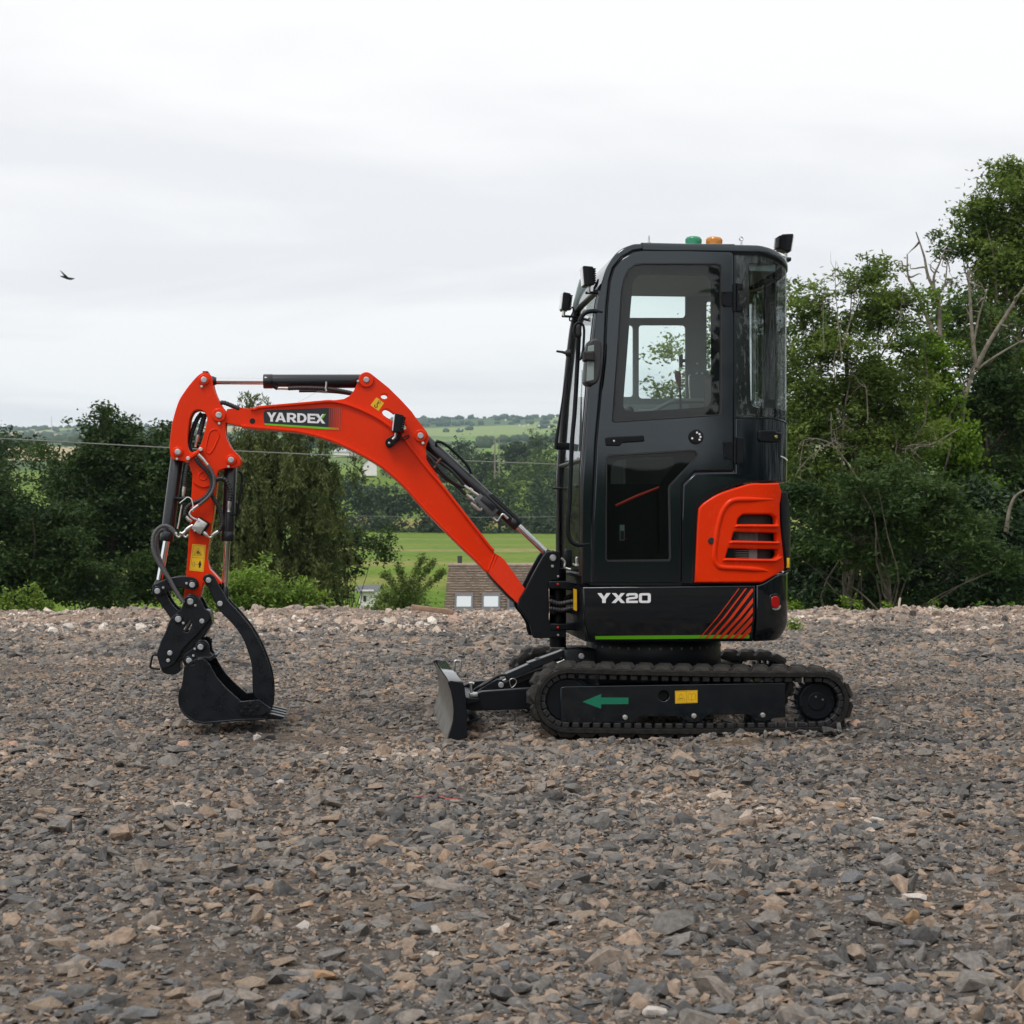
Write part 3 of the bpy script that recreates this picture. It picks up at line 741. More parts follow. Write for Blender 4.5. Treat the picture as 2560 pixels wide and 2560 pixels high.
thumb = empty("thumb_clamp"); thumb.parent = EX
th = [(708, 1192), (738, 1146), (790, 1133), (842, 1155), (872, 1202), (902, 1262), (950, 1342), (1000, 1436), (1045, 1492), (1105, 1552), (1200, 1660), (1300, 1790), (1382, 1930), (1440, 2049), (1500, 2209), (1540, 2349), (1560, 2499), (1560, 2629), (1546, 2759), (1500, 2745), (1420, 2690), (1350, 2640), (1312, 2560),
      (1308, 2349), (1295, 2209), (1260, 2089), (1210, 1949), (1140, 1829), (1050, 1719), (940, 1609), (880, 1520), (842, 1450), (810, 1372), (770, 1290), (735, 1242)]
TY0, TY1 = 0.56, 0.74
for (y0, y1) in ((TY0, TY0 + 0.016), (TY1 - 0.016, TY1)):
    slab("thumb_plate", [rounded(pl('B', th, TY0), 3)], y0, y1, "black_steel", thumb, 0.005)
web = pl('B', [(1020, 1520), (1180, 1690), (1280, 1820), (1360, 1960), (1420, 2100), (1475, 2260), (1512, 2400), (1530, 2520), (1525, 2660), (1470, 2660), (1470, 2520), (1450, 2400), (1415, 2260), (1365, 2120), (1300, 1980), (1230, 1860), (1130, 1740), (1000, 1610)], TY0)
slab("thumb_web", [web], TY0 + 0.015, TY1 - 0.015, "black_steel", thumb, 0.002)
pin('B', (780, 1210), TY0, TY1, 33, 0, thumb, "black_steel", None, proud=0.004)
pin('B', (918, 1493), TY0, TY1, 33, 0, thumb, "black_steel", None, proud=0.004)

bucket = empty("bucket"); bucket.parent = EX
KY0, KY1 = 0.425, 0.875
side = [(600, 775), (640, 717), (690, 704), (735, 712), (785, 765), (832, 850), (900, 958), (1000, 1068), (1100, 1160), (1180, 1226, 1), (1390, 1205, 1), (1532, 1310, 1), (1515, 1350, 1), (1440, 1400, 1), (1400, 1436, 1), (1120, 1446), (900, 1466), (720, 1484), (600, 1462), (505, 1395), (440, 1310), (415, 1200), (425, 1105), (452, 1050), (470, 950), (480, 830), (500, 790)]
for (y0, y1) in ((KY0, KY0 + 0.016), (KY1 - 0.016, KY1)):
    slab("bucket_side", [rounded(pl('C', side, KY0), 4)], y0, y1, "black_steel", bucket, 0.005)
sh = spline([on_plane(*px('C', q), KY0) for q in [(640, 715), (540, 760), (484, 830), (470, 950), (450, 1050), (424, 1105), (412, 1200), (437, 1315), (500, 1400), (600, 1468), (720, 1492), (900, 1476), (1120, 1456), (1420, 1446), (1500, 1420)]], 4)
rim_pts = np.array(sh)
V, Fc = [], []
for i, p in enumerate(rim_pts):
    d = rim_pts[min(i + 1, len(sh) - 1)] - rim_pts[max(i - 1, 0)]; d /= np.linalg.norm(d)
    nn = np.array((-d[1], d[0]))
    q = p + nn * 0.012
    V += [(p[0], KY0 - 0.002, p[1]), (p[0], KY1 + 0.002, p[1]), (q[0], KY1 + 0.002, q[1]), (q[0], KY0 - 0.002, q[1])]
for i in range(len(sh) - 1):
    for j in range(4):
        Fc.append((i * 4 + j, i * 4 + (j + 1) % 4, i * 4 + 4 + (j + 1) % 4, i * 4 + 4 + j))
from_data("bucket_shell", V, Fc, "black_steel", bucket, True, 50)
slab("wear_strip", [pl('C', [(430, 1310), (500, 1400), (600, 1472), (720, 1497), (900, 1482), (1130, 1460), (1440, 1448), (1440, 1425), (1130, 1436), (900, 1456), (720, 1470), (610, 1448), (512, 1380), (448, 1300)], KY0)], KY0 - 0.01, KY0 + 0.01, "black_steel", bucket, 0.004)
slab("pressed_line", [pl('C', [(738, 985), (900, 1150), (1080, 1370), (1092, 1366), (912, 1140), (748, 978)], KY0)], KY0 - 0.002, KY0 + 0.004, "black_steel", bucket, 0.001)
cut = pl('C', fillet([(1132, 1252), (1165, 1224), (1390, 1202), (1534, 1308), (1516, 1345), (1440, 1385), (1330, 1402), (1160, 1392), (1135, 1330)], 14, 3), KY0)
slab("side_cutter", [cut], KY0 - 0.010, KY0 + 0.002, "black_steel", bucket, 0.003)
slab("side_cutter", [cut], KY1 - 0.002, KY1 + 0.010, "black_steel", bucket, 0.003)
for q in ((1160, 1242), (1285, 1246), (1186, 1350), (1288, 1346), (1368, 1292), (1232, 1300)):
    x, z = on_plane(*px('C', q), KY0)
    cylY("bolt", x, z, plen('C', 24, KY0), KY0 - 0.017, KY0, "black_steel", bucket, 8, 0.003)
for i in range(4):
    y = KY0 + 0.02 + i * (KY1 - KY0 - 0.10) / 3
    slab("tooth", [pl('C', [(1395, 1392), (1450, 1362), (1560, 1385), (1695, 1418), (1700, 1428), (1655, 1448), (1520, 1446), (1440, 1445), (1400, 1436)], KY0)], y, y + 0.06, "black_steel", bucket, 0.004)
ear = [(470, 745), (462, 700), (490, 655), (560, 605), (612, 550), (640, 500), (690, 478), (745, 492), (782, 540), (795, 620), (830, 665), (860, 700), (800, 745), (740, 712), (690, 704), (640, 720), (600, 790), (560, 800), (500, 800)]
for (y0, y1) in ((AY0 - 0.035, AY0 - 0.012), (AY1 + 0.012, AY1 + 0.035)):
    slab("bucket_ear", [rounded(pl('C', ear, AY0 - 0.03), 3)], y0, y1, "black_steel", bucket, 0.004)
slab("bucket_crown", [pl('C', [(600, 770), (650, 712), (730, 706), (800, 742), (846, 690), (868, 668), (850, 655), (800, 690), (730, 690), (640, 700), (590, 760)], KY0)], KY0 + 0.01, KY1 - 0.01, "black_steel", bucket, 0.002)
pin('C', (685, 565), AY0 - 0.035, AY1 + 0.035, 36, 60, bucket, "black_steel", (615, 590))
pin('C', (545, 730), AY0 - 0.035, AY1 + 0.035, 35, 58, bucket, "black_steel", (598, 672))

# ------------------------------------------------------------------ swing post
post = empty("swing_post"); post.parent = EX
po = [(1248, 385), (1290, 332), (1428, 325), (1440, 420), (1425, 632), (1318, 645), (1306, 720), (1312, 820), (1316, 960), (1310, 1040), (1335, 1092), (1488, 1100), (1496, 1165), (1490, 1240), (1152, 1241), (1132, 1192), (1116, 1100), (1060, 1012), (1010, 952), (985, 900), (1000, 830), (1068, 720), (1150, 560), (1215, 445)]
PY0, PY1 = 0.525, 0.775
for (y0, y1) in ((PY0, PY0 + 0.03), (PY1 - 0.03, PY1)):
    slab("post_cheek", [pl('F', fillet(po, 14, 3), PY0)], y0, y1, "satin_black", post, 0.006)
core = [(1160, 640), (1300, 600), (1300, 1230), (1180, 1230), (1140, 1100), (1090, 980)]
slab("post_core", [pl('F', core, PY0)], PY0 + 0.02, PY1 - 0.02, "satin_black", post, 0.004)
slab("upper_lug", [pl('F', [(1310, 640), (1500, 645), (1660, 690), (1700, 740), (1560, 740), (1420, 726), (1310, 720)], 0.5)], 0.50, 0.80, "satin_black", post, 0.006)
slab("lower_lug", [pl('F', [(1330, 1090), (1500, 1095), (1680, 1060), (1700, 1180), (1560, 1160), (1340, 1165)], 0.5)], 0.52, 0.78, "satin_black", post, 0.006)
pin('F', (1353, 397), PY0, PY1, 35, 0, post, "satin_black", (1348, 485), proud=0.004)
for q in ((1408, 592), (1408, 1208)):
    x, z = on_plane(*px('F', q), PY0); cylY("bolt", x, z, 0.007, PY0 - 0.008, PY0 + 0.01, "zinc", post, 6)
for q in ((1408, 675), (1408, 1130)):
    x, z = on_plane(*px('F', q), 0.49); cylY("grease_cap", x, z, 0.007, 0.488, 0.51, "red_lens", post, 10)
x, z = on_plane(*px('F', (1405, 900)), YC)
sweep("king_pin", [(x, YC, z - 0.22), (x, YC, z), (x, YC, z + 0.20)], 0.045, "satin_black", post, 20)
for i, pts in enumerate(([(1320, 850), (1420, 880), (1540, 860), (1680, 840)], [(1320, 930), (1450, 950), (1560, 930), (1690, 970)], [(1330, 980), (1440, 940), (1560, 960), (1700, 1010)], [(1320, 800), (1440, 830), (1560, 800), (1700, 780)])):
    hose("swing_hose", [p3('F', q, 0.45 + 0.06 * i) for q in pts], 0.014, "hose", post, 8, 0.1, 0.014)
hose("steel_pipe", [p3('F', q, 0.44) for q in [(1440, 400), (1480, 440), (1480, 500), (1540, 520)]], 0.006, "zinc", post)
hose("steel_pipe", [p3('F', q, 0.44) for q in [(1560, 460), (1600, 480), (1600, 400), (1650, 400)]], 0.006, "zinc", post)
bevel_box("hose_bracket", *[v for ab in zip(on_plane(*px('F', (1490, 490)), 0.44), on_plane(*px('F', (1555, 310)), 0.44)) for v in ab][:2], 0.44, 0.5, *[v for ab in zip(on_plane(*px('F', (1490, 490)), 0.44), on_plane(*px('F', (1555, 310)), 0.44)) for v in ab][2:], "satin_black", post, 0.003)
# ------------------------------------------------------------------ superstructure: panels that follow the rounded tail
HN, HF = 0.14, 1.16                                   # near and far side of the house
XS = on_plane(1968, 900, 0.28)[0]                     # where the tail's outline lies in the photo
RT = 0.20
XR = XS + RT * 0.034
PLAN = [(-1.2, HN), (XR - RT, HN)]
PLAN += [(XR - RT + RT * math.sin(a), HN + RT * (1 - math.cos(a))) for a in np.linspace(0, math.pi / 2, 15)[1:]]
PLAN += [(XR + 0.012, 0.45), (XR + 0.016, 0.65), (XR + 0.012, 0.85)]
PLAN += [(XR - RT + RT * math.cos(a), HF - RT + RT * math.sin(a)) for a in np.linspace(0, math.pi / 2, 15)]
PLAN += [(-1.2, HF)]
PA = np.array(PLAN)
SEG = np.linalg.norm(np.diff(PA, axis=0), axis=1)
SC = np.concatenate([[0], np.cumsum(SEG)])
TN = np.diff(PA, axis=0) / SEG[:, None]
VN = np.zeros_like(PA)
VN[0], VN[-1] = TN[0], TN[-1]
VN[1:-1] = TN[1:] + TN[:-1]
VN /= np.linalg.norm(VN, axis=1)[:, None]
NRM = np.stack([VN[:, 1], -VN[:, 0]], 1)              # outward
S0 = 1.2
CAMP = np.array((-D0 * SN, -D0 * CS))
def to_sz(u, v):
    """pixel -> (arc length, height) on the house skin"""
    a, b = (u - 1280.0) / FPX, (HOR - v) / FPX
    d = np.array((a * CS + SN, CS - a * SN))
    best = None
    for i in range(0, 18):
        p, e = PA[i], PA[i + 1] - PA[i]
        den = d[0] * e[1] - d[1] * e[0]
        if abs(den) < 1e-9:
            continue
        r = p - CAMP
        t = (r[0] * e[1] - r[1] * e[0]) / den
        k = (r[0] * d[1] - r[1] * d[0]) / den
        if -1e-6 <= k <= 1 + 1e-6 and t > 0 and (best is None or t < best[0]):
            best = (t, SC[i] + k * SEG[i])
    if best is None:                                   # past the outline: last point seen
        best = (D0 + 0.9, SC[14])
    return (best[1] - S0, CAMH + best[0] * b)
def sz(c, pts):
    return [(*to_sz(*px(c, p)), *p[2:]) for p in pts]
def wrap_mesh(me, off=0.0, zoff=None):
    """bend a flat (s, z, thickness) mesh round the house plan"""
    bm = bmesh.new(); bm.from_mesh(me)
    for s in SC[1:-1]:
        g = bm.verts[:] + bm.edges[:] + bm.faces[:]
        bmesh.ops.bisect_plane(bm, geom=g, dist=1e-6, plane_co=(s - S0, 0, 0), plane_no=(1, 0, 0))
    if zoff:
        for zc in zoff[1]:
            g = bm.verts[:] + bm.edges[:] + bm.faces[:]
            bmesh.ops.bisect_plane(bm, geom=g, dist=1e-6, plane_co=(0, zc, 0), plane_no=(0, 1, 0))
    for v in bm.verts:
        s, z, c = v.co
        s += S0
        i = int(np.clip(np.searchsorted(SC, s) - 1, 0, len(SC) - 2))
        k = (s - SC[i]) / SEG[i]
        p = PA[i] * (1 - k) + PA[i + 1] * k
        kk = min(max(k, 0), 1)
        n = NRM[i] * (1 - kk) + NRM[i + 1] * kk
        n = n / np.linalg.norm(n)
        o = off + c + (zoff[0](z) if zoff else 0)
        v.co = (p[0] + n[0] * o, p[1] + n[1] * o, z)
    bmesh.ops.recalc_face_normals(bm, faces=bm.faces[:])
    bm.to_mesh(me); bm.free()
    return me
def skin(name, loops, o0, o1, m, parent=EX, bevel=0.004, zoff=None, angle=32):
    """panel on the house skin between offsets o0 (inner) and o1 (outer)"""
    half = abs(o1 - o0) / 2
    me = fill2d(loops, half, min(bevel, half * 0.9), 2)
    wrap_mesh(me, (o0 + o1) / 2, zoff)
    return mesh_obj(name, me, m, parent, True, angle)
def zat(v, u=1700):
    return to_sz(u, v)[1]
def xat(u, v=1000):
    return to_sz(u, v)[0]
def hull(name, s0, s1, z0, z1, off, m, parent, x_front):
    """closed body that fills the plan from x_front back, its skin pulled in by off"""
    pts = [(x_front, HN + off)] + [tuple(PA[i] - NRM[i] * off) for i in range(1, len(PA) - 1)] + [(x_front, HF - off)]
    k = len(pts)
    V = [(p[0], p[1], z0) for p in pts] + [(p[0], p[1], z1) for p in pts]
    Fc = [tuple(range(k - 1, -1, -1)), tuple(range(k, 2 * k))] + [(i, (i + 1) % k, k + (i + 1) % k, k + i) for i in range(k)]
    return from_data(name, V, Fc, m, parent, True, 30)

house = empty("house"); house.parent = EX
zsk_top, zsk_bot, z_crease = zat(1466), zat(1606), zat(1544)
def taper(z):
    if z > z_crease: return 0.0
    return -0.045 * (z_crease - z) / (z_crease - zsk_bot)
def taper2(z):
    return -0.02 * max(0, (z_crease - z)) / (z_crease - zsk_bot) - 0.0
TZ = (taper, [z_crease, z_crease - 0.03, z_crease - 0.06])
xf = xat(1457, 1468)
skirt = skin("side_skirt", [sz('K', [(465, 1100)]) + sz('Z', [(1888, 1463.5)]) + sz('Z', [(1888, 1605), (1474, 1607)]) + sz('K', [(480, 1480)])], -0.02, 0.004, "dark_paint", house, 0.007, TZ)
cwo = sz('L', [(1112, 1078), (1150, 1068), (1200, 1048), (1250, 1020), (1340, 960), (1400, 938)])
cz1 = zat(1428)
cw_loop = cwo + [(SC[15] - S0 + 0.1, cz1), (SC[20] - S0, cz1), (SC[20] - S0, zat(1604))] + sz('Z', [(1890.5, 1605)])
skin("counterweight", [cw_loop], -0.02, 0.004, "dark_paint", house, 0.008, (lambda z: -0.05 * max(0, (zat(1560) - z) / (zat(1560) - zsk_bot)) ** 1.6, [zat(1560), zat(1575), zat(1590)]))
hull("house_core", 0, 0, zsk_bot + 0.005, zat(1210), 0.055, "satin_black", house, xf + 0.02)
# front of the house, seen obliquely
V, Fc = [], []
for (u, v) in ((1457, 1468), (1459.5, 1545), (1473, 1606)):
    x, z = on_plane(u, v, HN)
    V += [(x, HN + 0.004, z), (x, HF, z)]
from_data("front_plate", V, [(0, 1, 3, 2), (2, 3, 5, 4)], "satin_black", house, False)
zs0, zs1 = on_plane(*px('F', (1612, 725)), 0.33)[1], on_plane(*px('F', (1612, 950)), 0.33)[1]
xs0 = on_plane(1457, 1500, HN)[0]
from_data("front_sticker", [(xs0 - 0.012, 0.27, zs0), (xs0 - 0.012, 0.40, zs0), (xs0 - 0.012, 0.40, zs1), (xs0 - 0.012, 0.27, zs1)], [(0, 1, 2, 3)], "sticker_yellow", house, False)
# prints on the skirt
lo = []
for ch, a, b in (('Y', 642, 802), ('X', 815, 978), ('2', 990, 1132), ('0', 1144, 1287)):
    lo += letter_loops(ch, 'K', (a, 1291), (b, 1291), (a, 1173), (b, 1171))
skin("model_lettering", [sz('K', l) for l in lo], 0.0035, 0.0055, "white_print", skirt, 0.0)
skin("green_line", [sz('K', [(626, 1697), (1200, 1690)]) + sz('L', [(1051, 1680), (1050, 1724), (500, 1727)]) + sz('K', [(1200, 1734), (634, 1736)])], 0.0036, 0.0056, "green_print", skirt, 0.0, TZ)
for st_ in ([(898, 1115), (908, 1115), (455, 1725), (441, 1725)], [(978, 1116), (998, 1115), (540, 1725), (512, 1725)], [(1050, 1122), (1072, 1118), (1072, 1150), (632, 1725), (598, 1725)],
            [(1070, 1228), (1070, 1288), (718, 1725), (678, 1725)], [(1068, 1340), (1068, 1404), (810, 1725), (762, 1725)], [(1066, 1452), (1066, 1520), (895, 1725), (845, 1725)], [(1062, 1565), (1062, 1642), (985, 1725), (928, 1725)]):
    skin("red_stripe", [sz('L', st_)], 0.0046, 0.0066, "red_print", skirt, 0.0, TZ)
rf = skin("tail_reflector", [rounded(sz('L', [(1288, 1240), (1310, 1212), (1350, 1212), (1378, 1245), (1380, 1310), (1365, 1348), (1325, 1352), (1295, 1325)]), 4)], 0.002, 0.010, "red_lens", house, 0.003)
skin("reflector_surround", [rounded(sz('L', [(1268, 1220), (1300, 1185), (1365, 1185), (1398, 1230), (1402, 1320), (1380, 1372), (1330, 1378), (1285, 1340)]), 4)], 0.0, 0.0055, "gloss_black", house, 0.002)
skin("reflector_rim", [rounded(sz('L', [(1300, 1352), (1330, 1360), (1368, 1352), (1392, 1318), (1398, 1330), (1378, 1368), (1335, 1378), (1310, 1368)]), 4)], 0.004, 0.008, "zinc", house, 0.001)

# cab side frame, door
cab = empty("cab"); cab.parent = EX
front_edge = [(1455, 1460, 1), (1455, 1210), (1458, 1148), (1471, 968), (1490, 786), (1498, 736), (1512, 682), (1524, 656), (1546, 628), (1577, 612), (1606, 608.5), (1700, 608.5), (1838, 609.0, 1)]
doorp = [(1484, 1456), (1484.5, 1293), (1492.5, 1107), (1505, 968), (1513, 900), (1519.5, 767), (1526, 705), (1536, 672), (1557, 646), (1583.6, 631), (1608, 627), (1720, 627.5), (1827, 630.5), (1832.5, 636), (1833.5, 900), (1833.5, 1171), (1830, 1176), (1735, 1177.5), (1703.5, 1210), (1701, 1300), (1700, 1452), (1697, 1456.5)]
def grow(pts, d):
    c = []
    k = len(pts)
    for i in range(k):
        a, b, e = np.array(pts[i - 1][:2]), np.array(pts[i][:2]), np.array(pts[(i + 1) % k][:2])
        t1, t2 = (b - a) / np.linalg.norm(b - a), (e - b) / np.linalg.norm(e - b)
        n1, n2 = np.array((-t1[1], t1[0])), np.array((-t2[1], t2[0]))
        n = n1 + n2; n /= max(np.linalg.norm(n), 1e-6)
        c.append(tuple(b - n * d / max(0.4, n.dot(n1))))
    return c
door_sz = [to_sz(*p) for p in doorp]
A2 = sum(door_sz[i - 1][0] * door_sz[i][1] - door_sz[i][0] * door_sz[i - 1][1] for i in range(len(door_sz)))
sg = 1 if A2 > 0 else -1
gap = grow(door_sz, 0.0035 * sg)
fr_pts = rounded([to_sz(p[0], p[1]) + tuple(p[2:]) for p in front_edge], 4)
# the frame is a ring: outer edge in front and on top, the door's gap inside
skin("side_frame", [fr_pts + [to_sz(1841, 640), to_sz(1841, 1043), to_sz(1841, 1180), to_sz(1841, 1461)], gap], -0.045, 0.0, "dark_paint", cab, 0.012, angle=40)
skin("door_seal", [grow(door_sz, 0.006 * sg), grow(door_sz, -0.02 * sg)], -0.02, -0.006, "black_rubber", cab, 0.002)
win1 = [(1532, 1046), (1543, 900), (1554.6, 726), (1561, 697), (1571, 676), (1588, 663), (1610, 661), (1700, 661), (1792, 661.5), (1799, 664.5), (1801, 672), (1800.5, 850), (1800, 1031), (1797, 1037.5), (1537, 1054.5), (1532, 1053)]
win1c = [(1559, 1000), (1567, 900), (1577, 767), (1582, 712), (1587, 697), (1598, 687.5), (1640, 687), (1763, 688), (1774, 694), (1777, 704), (1778, 850), (1778, 999), (1774, 1011), (1764, 1018), (1584, 1030), (1564, 1026), (1558.5, 1015)]
win2 = [(1517, 1146), (1522, 1140), (1728, 1127.5), (1738, 1130), (1741, 1137), (1738, 1146), (1673, 1214), (1671, 1222), (1673.5, 1392), (1671, 1400), (1519, 1401), (1515, 1397), (1515.5, 1270)]
win2c = [(1528, 1165), (1545, 1150), (1680, 1140), (1688, 1150), (1684, 1165), (1652, 1205), (1648, 1222), (1650, 1380), (1640, 1388), (1530, 1390), (1524, 1382)]
w1, w2, w1c, w2c = [[to_sz(*p) for p in q] for q in (win1, win2, win1c, win2c)]
door = skin("door", [door_sz, w1, w2], -0.028, 0.007, "dark_paint", cab, 0.006)
skin("window_rim", [grow(w1, 0.004 * sg), grow(w1, -0.0025 * sg)], -0.01, 0.0095, "black_rubber", door, 0.003)
skin("window_rim", [grow(w2, 0.004 * sg), grow(w2, -0.0025 * sg)], -0.01, 0.0095, "black_rubber", door, 0.003)
skin("window_border", [w1, w1c], -0.009, -0.004, "frit", door, 0.0)
skin("window_border", [w2, w2c], -0.009, -0.004, "frit", door, 0.0)
skin("window_pane", [grow(w1, -0.001 * sg)], -0.0005, 0.0005, "cab_glass", door, 0.0)
skin("window_pane", [grow(w2, -0.001 * sg)], -0.0005, 0.0005, "smoke_glass", door, 0.0)
# handle, speaker, hinges
hn = skin("door_handle", [fillet(sz('I', [(738, 945), (760, 932), (1195, 912), (1205, 985), (930, 1005), (910, 1040), (745, 1036)]), 0.006)], 0.004, 0.026, "satin_black", door, 0.005)
s_, z_ = to_sz(*px('I', (833, 982))); 
skin("lock_barrel", [circ(s_, z_, 0.0055, 16)], 0.02, 0.031, "zinc", hn, 0.002)
s_, z_ = to_sz(*px('J', (380, 930)))
vt = skin("door_vent", [circ(s_, z_, plen('J', 92, HN), 28)], 0.004, 0.016, "satin_black", door, 0.004)
for i in range(9):
    a = i * 2 * math.pi / 9
    skin("vent_hole", [circ(s_ + 0.022 * math.cos(a), z_ + 0.022 * math.sin(a), 0.0055, 10)], 0.012, 0.0172, "white_print" if i in (0, 1, 2, 5, 8) else "dark_gap", vt, 0.0)
skin("vent_hole", [circ(s_, z_, 0.011, 16)], 0.012, 0.0172, "dark_gap", vt, 0.0)
def hinge(c, leafL, leafR, knuck, bolts):
    h = skin("door_hinge", [fillet(sz(c, leafL), 0.004)], 0.004, 0.013, "satin_black", cab, 0.003)
    skin("hinge_leaf", [fillet(sz(c, leafR), 0.004)], 0.002, 0.016, "satin_black", h, 0.003)
    (xa, ya_), (xb, yb) = knuck
    sa, za_ = to_sz(*px(c, (xa, ya_))); sb, zb = to_sz(*px(c, (xb, yb)))
    n = 3
    for i in range(n):
        q0, q1 = za_ + (zb - za_) * i / n, za_ + (zb - za_) * (i + 0.96) / n
        sweep("knuckle", [(sa, HN - 0.014, q0), (sa, HN - 0.014, (q0 + q1) / 2), (sa, HN - 0.014, q1)], 0.0085, "satin_black", h, 12)
    for b in bolts:
        sb_, zb_ = to_sz(*px(c, b))
        skin("bolt", [circ(sb_, zb_, 0.0055, 10)], 0.008, 0.020, "satin_black", h, 0.002)
hinge('H', [(685, 815), (815, 815), (815, 1005), (715, 1005), (690, 980)], [(870, 715), (940, 725), (945, 800), (890, 800), (890, 980), (950, 990), (945, 1060), (870, 1060)], ((845, 722), (845, 1060)), [(720, 830), (720, 975), (920, 770), (922, 1028)])
hinge('J', [(705, 985), (830, 985), (830, 1200), (720, 1200)], [(870, 935), (950, 940), (950, 1255), (870, 1255)], ((850, 935), (850, 1250)), [(735, 1015), (735, 1165), (930, 960), (930, 1222)])
# quarter panel behind the door and above the orange hood
qp = [to_sz(*p) for p in [(1838.5, 1046), (1838.5, 1181), (1739, 1183), (1708, 1214), (1705, 1300), (1703.5, 1458), (1735, 1460)]] + \
     sz('L', [(345, 1040), (360, 640), (384, 200), (412, 110)]) + sz('J', [(480, 1680), (620, 1605), (790, 1540), (990, 1482), (1100, 1470), (1340, 1468)]) + [(SC[20] - S0, zat(1208)), (SC[20] - S0, zat(1056)), (SC[14] - S0, zat(1056))] + sz('Z', [(1960, 1050), (1930, 1045.5), (1880, 1043.5)])
skin("quarter_panel", [qp], -0.02, 0.003, "dark_paint", house, 0.006)
# orange engine hood with louvres
hood_o = sz('L', [(368, 1046, 1), (385, 640), (408, 210), (432, 130), (500, 65)]) + sz('J', [(640, 1622), (800, 1562), (1000, 1502), (1100, 1486), (1200, 1490), (1365, 1482, 1), (1398, 1590), (1390, 1690)]) + sz('L', [(1380, 120), (1386, 360), (1412, 620), (1432, 890, 1), (1340, 950), (1240, 1010), (1175, 1046, 1)])
v1 = sz('L', fillet([(872, 340, 12), (890, 270, 30), (945, 222, 30), (1285, 222, 25), (1340, 265, 25), (1340, 342, 10)], 10))
v2 = sz('L', fillet([(808, 535, 10), (838, 432, 10), (1345, 445, 10), (1352, 548, 10)], 10))
v3 = sz('L', fillet([(735, 748, 10), (770, 632, 10), (1358, 645, 10), (1362, 715, 20), (1310, 760, 20)], 10))
hood = skin("engine_hood", [rounded(hood_o, 3), v1, v2, v3], -0.02, 0.014, "orange_paint", house, 0.009)
for (lp_, nm) in (([(842, 372), (872, 345), (1345, 348), (1362, 368), (1340, 384), (860, 378)], 0), ([(770, 570), (805, 540), (1355, 552), (1375, 570), (1350, 580), (790, 575)], 0), ([(698, 778), (735, 752), (1310, 764), (1378, 728), (1385, 745), (1318, 796), (720, 786)], 0)):
    skin("louvre_lip", [sz('L', lp_)], 0.008, 0.026, "orange_paint", hood, 0.006)
# raised shoulder pressed into the hood
rid = [(1270, 912), (1150, 890), (900, 872), (700, 862), (640, 838), (606, 780), (600, 700), (620, 500), (650, 330), (700, 180), (780, 80), (880, 45), (1100, 42), (1370, 45)]
Q = spline([to_sz(*px('L', p)) for p in rid], 6)
PQ = []
for (s, z) in Q:
    ss_ = s + S0
    i = int(np.clip(np.searchsorted(SC, ss_) - 1, 0, len(SC) - 2)); k = (ss_ - SC[i]) / SEG[i]
    p = PA[i] * (1 - k) + PA[i + 1] * k; n = NRM[i] * (1 - k) + NRM[i + 1] * k
    PQ.append((p[0] + n[0] * 0.009, p[1] + n[1] * 0.009, z))
sweep("pressed_ridge", PQ, [0.004 + 0.011 * min(1, i / 8, (len(PQ) - 1 - i) / 8) for i in range(len(PQ))], "orange_paint", hood, 12)
s_, z_ = to_sz(*px('L', (563, 542)))
skin("hood_lock", [circ(s_, z_, plen('L', 42, HN), 24)], 0.01, 0.019, "black_rubber", hood, 0.003)
skin("radiator_screen", [sz('L', [(720, 200), (1370, 200), (1370, 780), (700, 780)])], -0.06, -0.045, "radiator", house, 0.0)
for i in range(22):
    xa = 840 + i * 15
    skin("screen_bar", [sz('L', [(xa, 420), (xa + 5, 420), (xa + 5, 560), (xa, 560)])], -0.046, -0.038, "interior_grey", house, 0.0)
for i in range(4):
    ya_ = 655 + i * 27
    skin("screen_bar", [sz('L', [(740, ya_), (1050, ya_), (1050, ya_ + 9), (740, ya_ + 9)])], -0.046, -0.036, "interior_grey", house, 0.0)
skin("air_box", [sz('L', [(1050, 640), (1150, 640), (1150, 760), (1050, 760)])], -0.046, -0.034, "interior_grey", house, 0.0)
# tail door edge with hinge rod and stickers
skin("tail_door_edge", [sz('L', [(1400, -40), (1430, -60), (1452, -20), (1462, 60), (1500, 640), (1512, 880), (1440, 900), (1405, 500), (1392, 60)])], -0.015, 0.02, "satin_black", house, 0.006)
xh, zh = on_plane(*px('L', (1440, 60)), 0.30)
for (a, b, c_, d_) in ((1426, 50, 1460, 265), (1474, 748, 1516, 866)):
    q0 = on_plane(*px('L', (a, b)), 0.20); q1 = on_plane(*px('L', (c_, d_)), 0.20)
    bevel_box("edge_sticker", q0[0], q1[0], 0.20, 0.215, q1[1], q0[1], "sticker_yellow", house, 0.001)
sweep("hinge_rod", [p3('L', q, 0.29) for q in [(1452, 320), (1466, 420), (1472, 560), (1480, 700)]], 0.006, "gloss_black", house, 8)
sweep("hinge_bolt", [p3('L', q, 0.275) for q in [(1456, 360), (1462, 395), (1465, 430)]], 0.006, "zinc", house, 8)
lt_ = skin("hood_latch", [fillet(sz('J', [(1128, 862), (1150, 852), (1310, 850), (1330, 870), (1385, 880), (1380, 985), (1340, 1000), (1150, 990), (1128, 960)]), 0.005)], 0.001, 0.022, "satin_black", house, 0.006)
s_, z_ = to_sz(*px('J', (1315, 930)))
skin("latch_bolt", [circ(s_, z_, 0.0085, 16)], 0.018, 0.029, "brass", lt_, 0.002)
hose("white_cable", [p3('J', q, 0.19) for q in [(1362, 1142), (1400, 1160), (1450, 1180), (1490, 1212)]], 0.0035, "white_cable", house)

